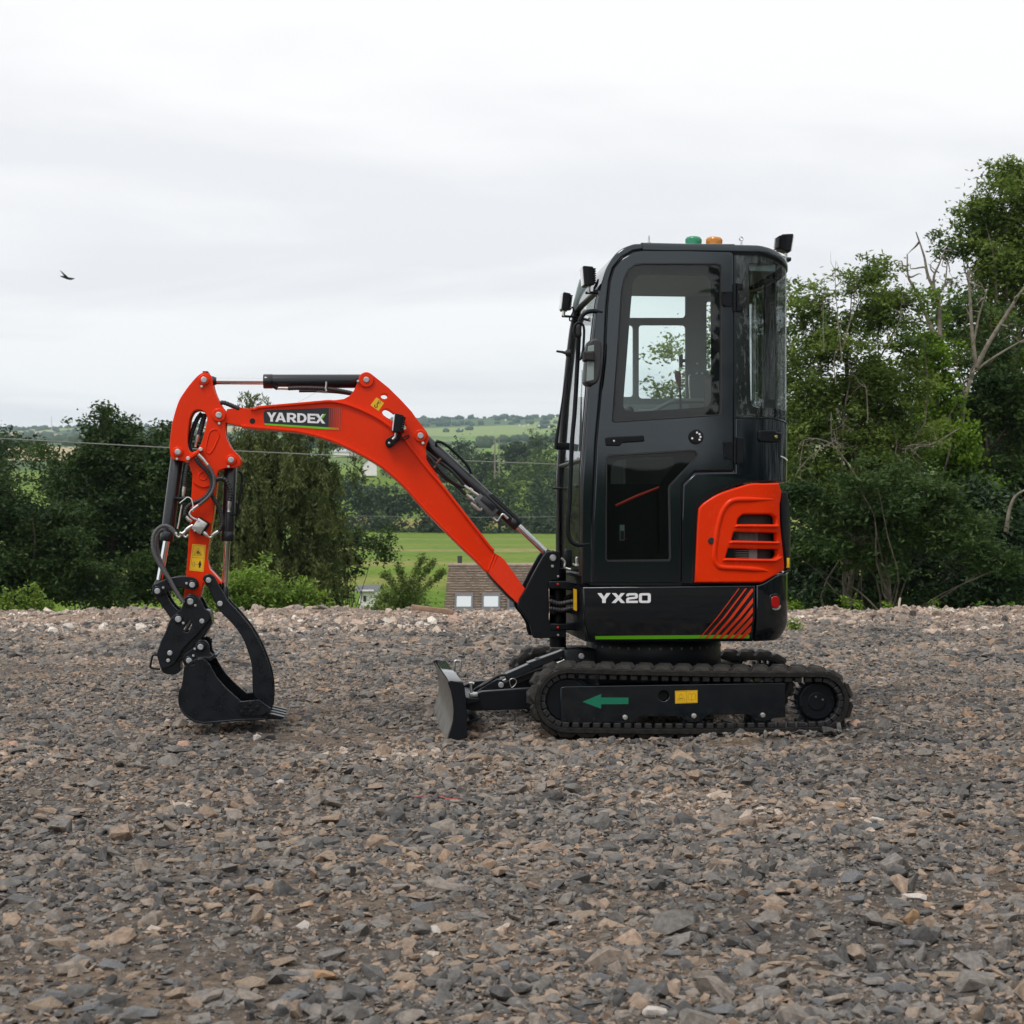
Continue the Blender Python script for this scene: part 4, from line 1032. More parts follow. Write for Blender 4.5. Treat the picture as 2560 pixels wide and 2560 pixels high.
# roof and glazing round the tail
z_rt = zat(608.6); z_re = zat(643)
pts = [(on_plane(1606, 608, HN)[0], HN)] + [tuple(PA[i]) for i in range(1, len(PA) - 1)] + [(on_plane(1606, 608, HN)[0], HF)]
k = len(pts)
PC = np.array(pts)
NR = np.array([NRM[0]] + [NRM[i] for i in range(1, len(PA) - 1)] + [NRM[-1]])
V, Fc = [], []
prof = [(-0.02, 0.0), (0.002, 0.002), (0.006, 0.012), (0.006, 0.034), (0.002, 0.048), (-0.008, 0.056), (-0.03, 0.059), (-0.14, 0.060)]
ztop = z_rt - 0.060 + 0.006
for (o, dz) in prof:
    for i in range(k):
        p = PC[i] + NR[i] * o
        x = p[0]
        back = max(0.0, (x - (XR - 0.27)) / 0.27)
        V.append((x, p[1], ztop + dz - 0.062 * back ** 2.2))
for j in range(len(prof) - 1):
    for i in range(k - 1):
        Fc.append((j * k + i, j * k + i + 1, (j + 1) * k + i + 1, (j + 1) * k + i))
Fc.append(tuple((len(prof) - 1) * k + i for i in range(k)))
from_data("roof", V, Fc, "dark_paint", cab, True, 50)
# roof front arch and front screen
yA, yB = HN + 0.03, HF - 0.03
fe = [on_plane(p[0], p[1], HN) for p in front_edge]
arch = spline([on_plane(u, v, HN) for (u, v) in [(1503, 715), (1512, 682), (1524, 656), (1546, 628), (1577, 612.5), (1612, 609.5)]], 5)
V = []
for (x, z) in arch:
    V += [(x, yA - 0.02, z), (x, yB + 0.02, z)]
from_data("roof_front", V, [(2 * i, 2 * i + 1, 2 * i + 3, 2 * i + 2) for i in range(len(arch) - 1)], "dark_paint", cab)
scr = [on_plane(u, v, HN) for (u, v) in [(1456, 1440), (1456, 1210), (1459, 1148), (1472, 968), (1491, 786), (1505, 712)]]
def screen(name, seq, y0, y1, m, off=0.0):
    V = []
    for (x, z) in seq:
        V += [(x + off, y0, z), (x + off, y1, z)]
    return from_data(name, V, [(2 * i, 2 * i + 1, 2 * i + 3, 2 * i + 2) for i in range(len(seq) - 1)], m, cab)
screen("windscreen", scr[2:], yA + 0.02, yB - 0.02, "cab_glass", 0.012)
screen("lower_windscreen", scr[:3], yA + 0.02, yB - 0.02, "cab_glass", 0.012)
for yy in (yA, yB):
    sweep("screen_pillar", spline([(x + 0.014, yy, z) for x, z in scr], 5), 0.022, "dark_paint", cab, 12)
for i in (0, 2):
    x, z = scr[i]
    sweep("screen_bar", [(x + 0.006, yA, z), (x + 0.006, YC, z), (x + 0.006, yB, z)], 0.012, "satin_black", cab, 10)
x, z = scr[-1]
sweep("screen_bar", [(x + 0.01, yA, z), (x + 0.01, YC, z), (x + 0.01, yB, z)], 0.016, "satin_black", cab, 10)
for yy in (yA + 0.05, yB - 0.045):
    sweep("screen_seal", spline([(x + 0.001, yy, z) for x, z in scr], 5), 0.009, "black_rubber", cab, 8)
# rear quarter glass: black border and clear pane in one curved sheet
gz = [to_sz(*p) for p in [(1838.5, 634), (1838.5, 1041), (1880, 1041.5), (1930, 1043.5), (1958, 1047)]]
end = SC[-2] - S0 - 0.05
gl_loop = [(gz[0][0], z_re + 0.03), gz[1], gz[2], gz[3], gz[4], (SC[14] - S0, zat(1054)), (end, zat(1054)), (end, z_re + 0.03)]
border_hole = sz('H', [(1022, 500, 1), (1032, 900)]) + sz('J', [(1040, 60), (1050, 500), (1075, 555), (1130, 578), (1330, 585)])
bh = [(border_hole[0][0], zat(655))] + [b[:2] for b in border_hole[1:]] + [(SC[14] - S0 + 0.25, zat(1024)), (SC[14] - S0 + 0.25, zat(655))]
bh_far = [(end - 0.42, zat(660)), (end - 0.10, zat(660)), (end - 0.10, zat(1018)), (end - 0.42, zat(1018))]
skin("rear_glass_border", [gl_loop, bh, fillet(bh_far, 0.03)], -0.010, -0.002, "gloss_black", cab, 0.001)
skin("rear_glass", [[(p[0], p[1]) for p in gl_loop]], -0.0018, -0.0012, "cab_glass", cab, 0.0)
skin("rear_glass_trim", [[(gz[1][0], gz[1][1] - 0.003), (gz[3][0], gz[3][1] - 0.003), (SC[14] - S0, zat(1056)), (end, zat(1056)), (end, zat(1056) - 0.007), (SC[14] - S0, zat(1056) - 0.007), (gz[3][0], gz[3][1] - 0.010), (gz[1][0], gz[1][1] - 0.010)]], -0.004, 0.006, "satin_black", cab, 0.002)
# far side wall with its windows
YF = HF - 0.01
far = pl('Z', [(1400, 1400), (1400, 1190), (1432, 760), (1448, 700), (1500, 690), (1790, 690), (1830, 700), (1830, 1400)], YF)
h1 = pl('Z', fillet([(1462, 728, 12), (1712, 728, 14), (1712, 796, 12), (1455, 796, 12)], 10), YF)
h2 = pl('Z', fillet([(1595, 814, 10), (1712, 814, 10), (1712, 997, 10), (1595, 997, 10)], 10), YF)
h3 = pl('Z', fillet([(1450, 814, 10), (1581, 814, 10), (1581, 993, 10), (1430, 993, 10)], 10), YF)
h4 = pl('Z', fillet([(1764, 755, 8), (1820, 755, 8), (1820, 1000, 8), (1764, 1000, 8)], 8), YF)
fw = slab("far_side", [far, h1, h2, h3, h4], YF - 0.03, YF, "interior_grey", cab, 0.004)
slab("far_pane", [pl('Z', [(1440, 720), (1830, 720), (1830, 1005), (1420, 1005)], YF)], YF - 0.012, YF - 0.011, "cab_glass", cab, 0.0)
slab("far_lower_glass", [pl('Z', fillet([(1430, 1012, 5), (1720, 1012, 5), (1720, 1030, 5), (1430, 1030, 5)], 5), YF)], YF - 0.034, YF - 0.031, "sticker_grey", cab, 0.0)
# interior
cabin = empty("cabin_interior"); cabin.parent = EX
zfl = zat(1440)
bevel_box("cab_floor", xat(1470, 1440), XR - 0.3, HN + 0.05, HF - 0.05, zfl - 0.03, zfl, "interior", cabin, 0.0)
bevel_box("seat_base", xat(1660), xat(1850), 0.42, 0.90, zfl, zat(1165), "interior", cabin, 0.03)
bevel_box("seat_cushion", xat(1650), xat(1850), 0.40, 0.92, zat(1165), zat(1110), "interior", cabin, 0.03, 3)
bevel_box("seat_back", xat(1838), xat(1880), 0.42, 0.90, zat(1120), zat(900), "interior", cabin, 0.03, 3, )
bevel_box("side_console", xat(1580), xat(1800), 0.36, 0.41, zfl, zat(1140), "interior", cabin, 0.02)
bevel_box("far_console", xat(1560), xat(1800), 0.95, 1.10, zfl, zat(1080), "interior", cabin, 0.02)
bevel_box("rear_bulkhead", xat(1850), xat(1862), HN + 0.04, HF - 0.04, zfl, zat(1040), "interior", cabin, 0.0)
bevel_box("headliner", xat(1600), XR - 0.1, HN + 0.03, HF - 0.03, zat(672), zat(640), "interior_grey", cabin, 0.0)
sweep("control_lever", [p3('I', q, 0.45) for q in [(1650, 620), (1648, 470), (1640, 330)]], 0.006, "interior", cabin, 8)
sweep("lever_grip", spline([p3('I', q, 0.45) for q in [(1640, 325), (1625, 250), (1615, 170), (1620, 138)]], 3), [0.008, 0.010, 0.012, 0.014, 0.016, 0.017, 0.017, 0.017, 0.016, 0.012][:10], "grip_brown", cabin, 12)
sweep("lever_guard", [p3('I', q, 0.6) for q in [(1765, 480), (1752, 300), (1752, 190), (1770, 175)]], 0.004, "zinc", cabin, 8)
sweep("joystick_knob", [p3('I', q, 0.7) for q in [(1030, 560), (1030, 580), (1030, 610), (1030, 650)]], [0.008, 0.022, 0.026, 0.02], "interior", cabin, 14)
sweep("armrest", spline([p3('I', q, 0.55) for q in [(1150, 620), (1300, 620), (1420, 560), (1560, 500), (1750, 490), (1930, 490)]], 5), 0.012, "interior_grey", cabin, 10)
sweep("safety_bar", [p3('I', q, 0.20) for q in [(865, 1762), (1120, 1645), (1395, 1540)]], 0.010, "red_bar", cabin, 10)
slab("interior_label", [pl('K', [(916, 348), (972, 348), (972, 536), (916, 536)], 0.19)], 0.19, 0.192, "sticker_grey", cabin, 0.0)
slab("label_print", [pl('K', [(922, 420), (966, 420), (966, 528), (922, 528)], 0.189)], 0.188, 0.1895, "sticker_black", cabin, 0.0)
x, z = on_plane(*px('K', (992, 514)), 0.2); cylY("red_button", x, z, 0.005, 0.19, 0.2, "red_lens", cabin, 10)
for q in ((400, 42), (395, 160), (460, 160)):
    x, z = on_plane(*px('J', q), YF - 0.035); slab("reflective_clip", [[(x - 0.008, z - 0.005), (x + 0.008, z - 0.005), (x, z + 0.007)]], YF - 0.04, YF - 0.033, "white_print", cabin, 0.0)
slab("window_catch", [pl('J', [(185, -55), (225, -70), (225, -10), (255, -10), (255, 25), (225, 30), (222, 90), (190, 90)], YF - 0.05)], YF - 0.06, YF - 0.03, "interior", cabin, 0.002)
# grab rail, mirror, lamps, wiper
sweep("grab_rail", spline([p3('Z', q, HN + 0.01) for q in [(1506, 781), (1484, 778), (1468, 780), (1458, 787), (1452, 797), (1449, 812), (1444, 900), (1437, 1024), (1430, 1107), (1424, 1252), (1420, 1300), (1420, 1327), (1423, 1343), (1432, 1357), (1447, 1362), (1474, 1360)]], 6), 0.0115, "satin_black", cab, 12)
mir = empty("mirror"); mir.parent = EX
slab("mirror_shell", [rounded(pl('Z', [(1469, 862), (1476, 850), (1490, 847.5), (1500, 853), (1503, 868), (1502, 910), (1497, 945), (1488, 960), (1473, 963), (1464, 957), (1463, 945), (1466, 900)], 0.08), 4)], 0.05, 0.19, "mirror_grey", mir, 0.012)
slab("mirror_back", [pl('Z', [(1470, 866), (1485, 862), (1485, 950), (1466, 954)], 0.05)], 0.047, 0.055, "interior_grey", mir, 0.003)
slab("mirror_joint", [fillet(pl('Q', [(745, 1350), (1010, 1340), (1020, 1590), (760, 1570)], 0.06), 0.006)], 0.03, 0.11, "black_rubber", mir, 0.008)
sweep("mirror_arm", spline([p3('Q', q, 0.13) for q in [(560, 1000), (525, 850), (560, 700), (650, 640), (740, 690), (775, 820), (765, 1100), (745, 1350), (690, 1520), (610, 1500), (600, 1300), (610, 1050)]], 5), 0.0065, "satin_black", mir, 10)
sweep("mirror_mount", spline([p3('Q', q, 0.14) for q in [(640, 650), (625, 800), (635, 950), (640, 1010)]], 4), [0.009, 0.014, 0.017, 0.018, 0.018, 0.018, 0.018, 0.018, 0.017, 0.016, 0.014, 0.012, 0.01][:13], "black_rubber", mir, 12)
work_lamp('G', [(462, 488), (604, 500), (608, 742), (486, 760)], 0.16, 0.09, cab, -1, "cab_lamp")
work_lamp('G', [(232, 806), (332, 826), (306, 1050), (208, 1046)], 1.02, 0.09, cab, -1, "cab_lamp")
sweep("lamp_bracket", [p3('G', q, 0.2) for q in [(500, 832), (600, 828), (700, 836)]], 0.007, "satin_black", cab, 8)
sweep("lamp_bracket", [p3('G', q, 0.2) for q in [(540, 745), (540, 790), (540, 832)]], 0.009, "zinc", cab, 8)
sweep("lamp_bracket", [p3('G', q, 1.06) for q in [(215, 1112), (320, 1118), (420, 1124)]], 0.007, "satin_black", cab, 8)
sweep("lamp_bracket", [p3('G', q, 1.06) for q in [(240, 1045), (238, 1080), (236, 1115)]], 0.009, "zinc", cab, 8)
hose("lamp_wire", [p3('G', q, 0.22) for q in [(600, 780), (640, 700), (655, 670), (640, 740), (600, 800), (650, 800), (690, 790)]], 0.004, "black_rubber", cab)
hose("lamp_wire", [p3('G', q, 1.06) for q in [(310, 1040), (345, 1005), (350, 1060), (310, 1140), (320, 1170), (360, 1160)]], 0.004, "black_rubber", cab)
rl = work_lamp('H', [(1575, 104), (1415, 112), (1398, 300), (1535, 350)], 0.55, 0.10, cab, 1, "tail_lamp")
bevel_box("lamp_bracket", on_plane(*px('H', (1440, 440)), 0.6)[0], on_plane(*px('H', (1520, 440)), 0.6)[0], 0.57, 0.63, on_plane(*px('H', (1440, 455)), 0.6)[1], on_plane(*px('H', (1440, 410)), 0.6)[1], "dark_paint", cab, 0.003)
sweep("lamp_stem", [p3('H', q, 0.6) for q in [(1470, 350), (1475, 385), (1478, 415)]], 0.008, "zinc", cab, 8)
hose("lamp_wire", [p3('H', q, 0.58) for q in [(1400, 300), (1370, 290), (1345, 300), (1330, 330)]], 0.004, "black_rubber", cab)
wiper_y = 0.75
sweep("wiper_motor", [p3('G', q, 0.9) for q in [(320, 1560), (290, 1560), (262, 1560)]], [0.02, 0.022, 0.016], "black_rubber", cab, 12)
sweep("wiper_stalk", [p3('G', q, 0.9) for q in [(262, 1558), (220, 1546), (150, 1536)]], [0.009, 0.007, 0.006], "black_rubber", cab, 8)
sweep("wiper_arm", [p3('I', q, 0.85) for q in [(285, 100), (245, 300), (205, 600), (150, 980), (145, 1080)]], [0.003, 0.003, 0.005, 0.011, 0.011], "satin_black", cab, 8)
bevel_box("wiper_bracket", on_plane(*px('I', (150, 1000)), 0.9)[0], on_plane(*px('I', (300, 1000)), 0.9)[0], 0.88, 0.92, on_plane(*px('I', (150, 1085)), 0.9)[1], on_plane(*px('I', (150, 1000)), 0.9)[1], "satin_black", cab, 0.004)
for q, y in (((140, 1548), 1.05), ((435, 1525), 0.25)):
    x, yy, z = p3('I', q, y); sweep("screen_clip", [(x - 0.02, yy, z), (x, yy, z), (x + 0.03, yy, z)], 0.007, "black_rubber", cab, 8)
# roof fittings
x, z = on_plane(*px('G', (1267, 232)), 0.55)
sweep("aerial", [(x, 0.55, z - 0.03), (x, 0.55, z + 0.004), (x, 0.55, z + 0.005), (x, 0.55, z + 0.008), (x, 0.55, z + 0.04)], [0.011, 0.011, 0.005, 0.005, 0.004], "zinc", cab, 10)
for q0, q1, m_ in (((258, 230), (450, 155), "beacon_green"), ((506, 232), (700, 160), "beacon_amber")):
    (x0, z0), (x1, z1) = on_plane(*px('H', q0), 0.5), on_plane(*px('H', q1), 0.5)
    xc, rr = (x0 + x1) / 2, (x1 - x0) / 2
    bc = sweep("beacon", [(xc, 0.5, z0 - 0.04), (xc, 0.5, z0), (xc, 0.5, z0 + (z1 - z0) * 0.6), (xc, 0.5, z0 + (z1 - z0) * 0.85), (xc, 0.5, z1 - 0.001), (xc, 0.5, z1)], [rr * 0.98, rr, rr * 0.99, rr * 0.9, rr * 0.66, rr * 0.5], m_, cab, 28)
    for i in range(14):
        a = math.pi + math.pi * (i + 0.5) / 14
        sweep("lens_rib", [(xc + rr * math.cos(a), 0.5 + rr * math.sin(a), z0), (xc + rr * math.cos(a), 0.5 + rr * math.sin(a), z0 + (z1 - z0) * 0.3), (xc + rr * math.cos(a), 0.5 + rr * math.sin(a), z0 + (z1 - z0) * 0.55)], 0.0018, m_, bc, 6)
x, z = on_plane(*px('H', (932, 178)), 0.5)
sweep("lifting_eye", [(x + 0.0105 * 0.9 * math.cos(a), 0.5 + 0.002 * math.cos(a), z + 0.0105 * math.sin(a)) for a in np.linspace(0, 6.283, 24, endpoint=False)], 0.0035, "chrome", cab, 10, closed=True)
sweep("eye_shank", [(x, 0.5, z - 0.05), (x, 0.5, z - 0.03), (x, 0.5, z - 0.012)], 0.006, "chrome", cab, 10)

# ------------------------------------------------------------------ undercarriage
def track(y0, y1, detail=True):
    root = empty("track"); root.parent = EX
    (xl, zl), (xr, zr) = on_plane(1420, 1752, 0.0), on_plane(2051, 1742, 0.0)
    rl, rr_ = 83 / 506, 78 / 506
    zl = max(zl, rl - 0.004); zr = rr_ + 0.012
    # closed path of the belt's outer face: bottom, rear sprocket, top, front idler
    P = []
    for a in np.linspace(-math.pi / 2, math.pi / 2, 22):
        P.append((xr + rr_ * math.cos(a), zr + rr_ * math.sin(a)))
    for t in np.linspace(0, 1, 14)[1:-1]:
        sag = -0.006 * math.sin(math.pi * t)
        P.append((xr + (xl - xr) * t, (zr + rr_) * (1 - t) + (zl + rl) * t + sag))
    for a in np.linspace(math.pi / 2, 3 * math.pi / 2, 22):
        P.append((xl + rl * math.cos(a), zl + rl * math.sin(a)))
    for t in np.linspace(0, 1, 14)[1:-1]:
        P.append((xl + (xr - xl) * t, (zl - rl) * (1 - t) + (zr - rr_) * t - 0.008 * math.sin(math.pi * t)))
    P = np.array(P)
    n = len(P)
    d = np.roll(P, -1, 0) - np.roll(P, 1, 0); d /= np.linalg.norm(d, axis=1)[:, None]
    nn = np.stack([d[:, 1], -d[:, 0]], 1)
    V, Fc = [], []
    sec = [(0.0, y0 + 0.006), (0.0, y1 - 0.006), (-0.006, y1), (-0.026, y1), (-0.030, y1 - 0.01), (-0.030, y0 + 0.01), (-0.026, y0), (-0.006, y0)]
    for i in range(n):
        for (o, y) in sec:
            p = P[i] + nn[i] * o
            V.append((p[0], y, p[1]))
    k = len(sec)
    for i in range(n):
        for j in range(k):
            Fc.append((i * k + j, i * k + (j + 1) % k, ((i + 1) % n) * k + (j + 1) % k, ((i + 1) % n) * k + j))
    from_data("belt", V, Fc, "track_rubber", root, True, 40)
    cl = np.concatenate([P, P[:1]])
    sl_ = np.concatenate([[0], np.cumsum(np.linalg.norm(np.diff(cl, axis=0), axis=1))])
    L = sl_[-1]
    def at(s):
        s = s % L
        x = np.interp(s, sl_, cl[:, 0]); z = np.interp(s, sl_, cl[:, 1])
        e = 0.01
        x2 = np.interp((s + e) % L, sl_, cl[:, 0]); z2 = np.interp((s + e) % L, sl_, cl[:, 1])
        return x, z, math.atan2(z2 - z, x2 - x)
    W = y1 - y0
    def lug_mesh():
        bm = bmesh.new()
        a, b, h, wd = 0.040, 0.030, 0.021, W * 0.50
        base_ = [(-a, 0), (a + 0.006, 0), (a - 0.006, wd), (-a + 0.012, wd)]
        top_ = [(-b, 0.012), (b, 0.012), (b - 0.012, wd - 0.012), (-b + 0.012, wd - 0.012)]
        vs = [bm.verts.new((x, y, 0.001)) for x, y in base_] + [bm.verts.new((x, y, -h)) for x, y in top_]
        for f in ((0, 1, 2, 3), (7, 6, 5, 4), (0, 4, 5, 1), (1, 5, 6, 2), (2, 6, 7, 3), (3, 7, 4, 0)):
            bm.faces.new([vs[i] for i in f])
        bmesh.ops.recalc_face_normals(bm, faces=bm.faces[:])
        bmesh.ops.bevel(bm, geom=[e for e in bm.edges if all(v.co.z < -0.01 for v in e.verts)], offset=0.004, segments=1, affect='EDGES')
        me = bpy.data.meshes.new("tread_lug"); bm.to_mesh(me); bm.free()
        me.materials.append(MATS["track_dust"])
        return me
    lm = track.lug if hasattr(track, "lug") else lug_mesh()
    track.lug = lm
    nl = 36
    for i in range(nl):
        for row in (0, 1):
            x, z, a = at((i + 0.5 * row) * L / nl)
            o = bpy.data.objects.new("tread_lug", lm); COL.objects.link(o); o.parent = root
            yb = y0 + 0.002 if row == 0 else y1 - 0.002
            M_ = Matrix.Translation((x, yb, z)) @ Matrix.Rotation(-a, 4, 'Y')
            if row == 1:
                M_ = M_ @ Matrix.Rotation(math.pi, 4, 'Z')
            o.matrix_local = M_
    if detail:
        gm = track.guide if hasattr(track, "guide") else None
        if gm is None:
            bm = bmesh.new()
            V, Fc = box_data(-0.018, 0.018, 0, 0.035, 0, 0.026)
            vs = [bm.verts.new(v) for v in V]
            for f in Fc: bm.faces.new([vs[i] for i in f])
            bmesh.ops.bevel(bm, geom=bm.edges[:], offset=0.004, segments=1, affect='EDGES')
            gm = bpy.data.meshes.new("guide_tooth"); bm.to_mesh(gm); bm.free(); gm.materials.append(MATS["black_rubber"])
            track.guide = gm
        ng = 68
        for i in range(ng):
            x, z, a = at((i + 0.3) * L / ng)
            o = bpy.data.objects.new("guide_tooth", gm); COL.objects.link(o); o.parent = root
            o.matrix_local = Matrix.Translation((x, y0 + 0.012, z)) @ Matrix.Rotation(-a, 4, 'Y') @ Matrix.Translation((0, 0, 0.029))
    # frame, rollers, idler, sprocket
    dy = y0
    fr = [(1401, 1719), (1410, 1716), (1962, 1707), (1964, 1711), (1964, 1793), (1935, 1795), (1925, 1801), (1910, 1804), (1888, 1802), (1878, 1792), (1868, 1786), (1772, 1787), (1760, 1796), (1745, 1806), (1722, 1806), (1708, 1798), (1700, 1791), (1600, 1791), (1590, 1800), (1578, 1808), (1550, 1809), (1530, 1807), (1401, 1807)]
    hol = circ(*on_plane(*px('N', (1580, 700)), 0.02), plen('N', 60, 0), 24)
    fm = slab("track_frame", [[on_plane(u, v, 0.02) for u, v in fr], hol], dy + 0.02, dy + W - 0.02, "dark_paint", root, 0.004)
    if detail:
        xh_, zh_ = on_plane(*px('N', (1580, 700)), 0.02)
        cylY("frame_hole_back", xh_, zh_, plen('N', 58, 0), dy + 0.05, dy + 0.06, "dark_gap", fm)
    for (u, v) in ((1558, 1806), (1734, 1804), (1906, 1801)):
        x, z = on_plane(u, v, 0.02)
        cylY("roller", x, z - 0.01, 0.052, dy + 0.035, dy + W - 0.035, "satin_black", root, 28, 0.006)
    for (u, v) in (((1562, 1793)), ((1734, 1789.5)), ((1906, 1787.5))):
        x, z = on_plane(u, v, 0.02)
        cylY("bolt", x, z, 0.013, dy + 0.006, dy + 0.03, "zinc", root, 16, 0.004)
    for q in ((490, 955), (648, 950), (810, 948), (630, 630)):
        x, z = on_plane(*px('N', q), 0.02)
        cylY("frame_hole", x, z, 0.005, dy + 0.017, dy + 0.03, "dark_gap", fm, 10, 0.0)
    cylY("idler", xl, zl, rl - 0.034, dy + 0.05, dy + W - 0.05, "satin_black", root, 40, 0.01)
    cylY("idler_rim", xl, zl, rl - 0.055, dy + 0.035, dy + W - 0.035, "satin_black", root, 40, 0.01)
    gear = []
    for i in range(22):
        a = 2 * math.pi * i / 22
        for (da, r_) in ((-0.07, rr_ - 0.052), (-0.035, rr_ - 0.032), (0.035, rr_ - 0.032), (0.07, rr_ - 0.052)):
            gear.append((xr + r_ * math.cos(a + da), zr + r_ * math.sin(a + da)))
    sp = slab("sprocket", [gear], dy + 0.07, dy + 0.13, "satin_black", root, 0.003)
    cylY("sprocket_hub", xr, zr, rr_ - 0.058, dy + 0.05, dy + 0.16, "satin_black", sp, 40, 0.008)
    xm, zm = on_plane(*px('O', (1442, 785)), 0.03) if detail else (xr, zr)
    cylY("drive_motor", xr - 0.004, zr, 0.068, dy + 0.055, dy + 0.12, "satin_black", sp, 36, 0.008)
    cylY("motor_cover", xr - 0.004, zr, 0.048, dy + 0.045, dy + 0.12, "satin_black", sp, 36, 0.006)
    if detail:
        for i in range(8):
            a = i * math.pi / 4 + 0.2
            cylY("bolt", xr - 0.004 + 0.082 * math.cos(a), zr + 0.082 * math.sin(a), 0.006, dy + 0.041, dy + 0.05, "black_steel", sp, 6, 0.001)
        for q in ((1440, 770), (1512, 800)):
            x, z = on_plane(*px('O', q), 0.02)
            cylY("plug", x, z, 0.006, dy + 0.04, dy + 0.05, "valve_grey", sp, 6, 0.001)
    cylY("top_roller", (xl + xr) / 2 + 0.02, zl + rl - 0.075, 0.04, dy + 0.06, dy + W - 0.06, "satin_black", root, 24, 0.005)
    slab("sprocket_guard", [pl('O', [(940, 545), (1100, 540), (1150, 570), (1190, 540), (1260, 555), (1200, 575), (1180, 620), (1115, 612), (1030, 590)], 0.03)], dy + 0.03, dy + W - 0.05, "satin_black", root, 0.003)
    return root
tk = track(0.0, 0.235)
FRY = 0.02
ar = slab("direction_arrow", [pl('N', [(685, 766), (890, 680), (888, 719), (1190, 720), (1190, 790), (890, 793), (890, 842)], FRY)], FRY - 0.0015, FRY + 0.001, "arrow_green", tk, 0.0)
ys_ = slab("warning_sticker", [[on_plane(*q, FRY) for q in [(1687.5, 1727), (1743.6, 1725.3), (1743.8, 1757), (1688, 1759)]]], FRY - 0.0015, FRY + 0.001, "sticker_yellow", tk, 0.0)
def ink(pts, r=0.001, closed=False, name="symbol", parent=ys_):
    return sweep(name, [(*on_plane(*q, FRY)[:1], FRY - 0.0015, on_plane(*q, FRY)[1]) for q in pts], r, "sticker_black", parent, 5, closed=closed)
ink([(1689, 1728.5), (1742, 1727), (1742, 1755.5), (1689.5, 1757.2)], 0.0007, True, "border")
ink([(1715.5, 1728), (1716, 1756)], 0.0007, False, "border")
ink([(1702.5, 1733), (1712, 1750), (1693.5, 1750.5)], 0.0011, True, "warning_triangle")
ink([(1698, 1748), (1703, 1745), (1707, 1746)], 0.0014)
ink([(1720, 1750), (1720, 1735), (1724, 1733), (1729, 1736), (1734, 1733), (1738, 1735), (1738, 1750), (1734, 1748.5), (1729, 1751), (1724, 1748.5)], 0.0008, True)
ink([(1729, 1736), (1729, 1751)], 0.0007)
track(1.065, 1.30, False)
under = empty("car_body"); under.parent = EX
bevel_box("centre_frame", xat(1500, 1700), xat(1880, 1700), 0.22, 1.08, 0.17, on_plane(1600, 1668, 0.3)[1], "satin_black", under, 0.01)
bevel_box("ram_bracket", xat(1440, 1700), xat(1530, 1700), 0.52, 0.78, 0.20, on_plane(*px('N', (660, 180)), 0.52)[1], "satin_black", under, 0.02)
xc = xat(1680, 1640)
sweep("slew_ring", [(xc, YC, 0.29), (xc, YC, 0.31), (xc, YC, zsk_bot - 0.03), (xc, YC, zsk_bot + 0.02)], [0.34, 0.36, 0.36, 0.33], "satin_black", under, 48)
for i in range(20):
    a = math.pi + math.pi * (i + 0.5) / 20
    x, y = xc + 0.355 * math.cos(a), YC + 0.355 * math.sin(a)
    sweep("bolt", [(x, y, zsk_bot - 0.05), (x, y, zsk_bot - 0.045), (x, y, zsk_bot - 0.038)], 0.008, "valve_grey", under, 6)
sweep("swivel", [(xat(1735, 1650), 0.45, 0.25), (xat(1735, 1650), 0.45, 0.3), (xat(1735, 1650), 0.45, zsk_bot)], 0.035, "satin_black", under, 20)

# ------------------------------------------------------------------ dozer blade
blade = empty("dozer_blade"); blade.parent = EX
prof_b = spline([on_plane(*px('M', q), 0.0) for q in [(272, 640), (292, 730), (312, 840), (322, 950), (316, 1050), (292, 1140), (242, 1296)]], 5)
V, Fc = [], []
for (x, z) in prof_b:
    V += [(x, 0.012, z), (x, 1.288, z), (x + 0.014, 1.288, z), (x + 0.014, 0.012, z)]
for i in range(len(prof_b) - 1):
    for j in range(4):
        Fc.append((i * 4 + j, i * 4 + (j + 1) % 4, i * 4 + 4 + (j + 1) % 4, i * 4 + 4 + j))
from_data("mouldboard", V, Fc, "blade_worn", blade, True, 40)
slab("cutting_edge", [[on_plane(*px('M', q), 0.0) for q in [(300, 1120), (312, 1124), (262, 1292), (242, 1296)]]], 0.012, 1.288, "blade_worn", blade, 0.002)
endp = pl('M', fillet([(258, 640, 12), (285, 622, 20), (418, 640, 25), (445, 680, 15), (462, 850), (476, 1000), (478, 1250), (330, 1285), (250, 1300), (290, 1170), (318, 1060), (325, 950), (316, 850), (296, 740)], 6), 0.0)
slab("end_plate", [endp], 0.0, 0.016, "satin_black", blade, 0.004)
slab("end_plate", [endp], 1.284, 1.30, "satin_black", blade, 0.004)
x0, z0 = on_plane(*px('M', (280, 690)), 0.0); x1, z1 = on_plane(*px('M', (425, 632)), 0.0)
bevel_box("top_rail", x0, x1, 0.018, 1.282, z0, z1, "dark_paint", blade, 0.006)
bevel_box("lower_rail", x0 + 0.03, x1 + 0.005, 0.018, 1.282, on_plane(*px('M', (300, 1060)), 0.0)[1], on_plane(*px('M', (300, 980)), 0.0)[1], "satin_black", blade, 0.006)
for yy in (0.34, 0.90):
    slab("push_arm", [pl('M', [(470, 820), (560, 770), (640, 742), (1250, 698), (1400, 700), (1400, 920), (1170, 935), (620, 952), (520, 955), (470, 940)], 0.34)], yy, yy + 0.06, "satin_black", blade, 0.004)
slab("ram_lug", [pl('M', [(560, 760), (700, 660), (800, 610), (860, 610), (890, 670), (870, 730), (800, 760)], 0.56)], 0.56, 0.585, "satin_black", blade, 0.004)
slab("ram_lug", [pl('M', [(560, 760), (700, 660), (800, 610), (860, 610), (890, 670), (870, 730), (800, 760)], 0.56)], 0.715, 0.74, "satin_black", blade, 0.004)
slab("cross_plate", [pl('M', [(460, 800), (600, 812), (605, 835), (460, 880)], 0.34)], 0.30, 1.0, "satin_black", blade, 0.003)
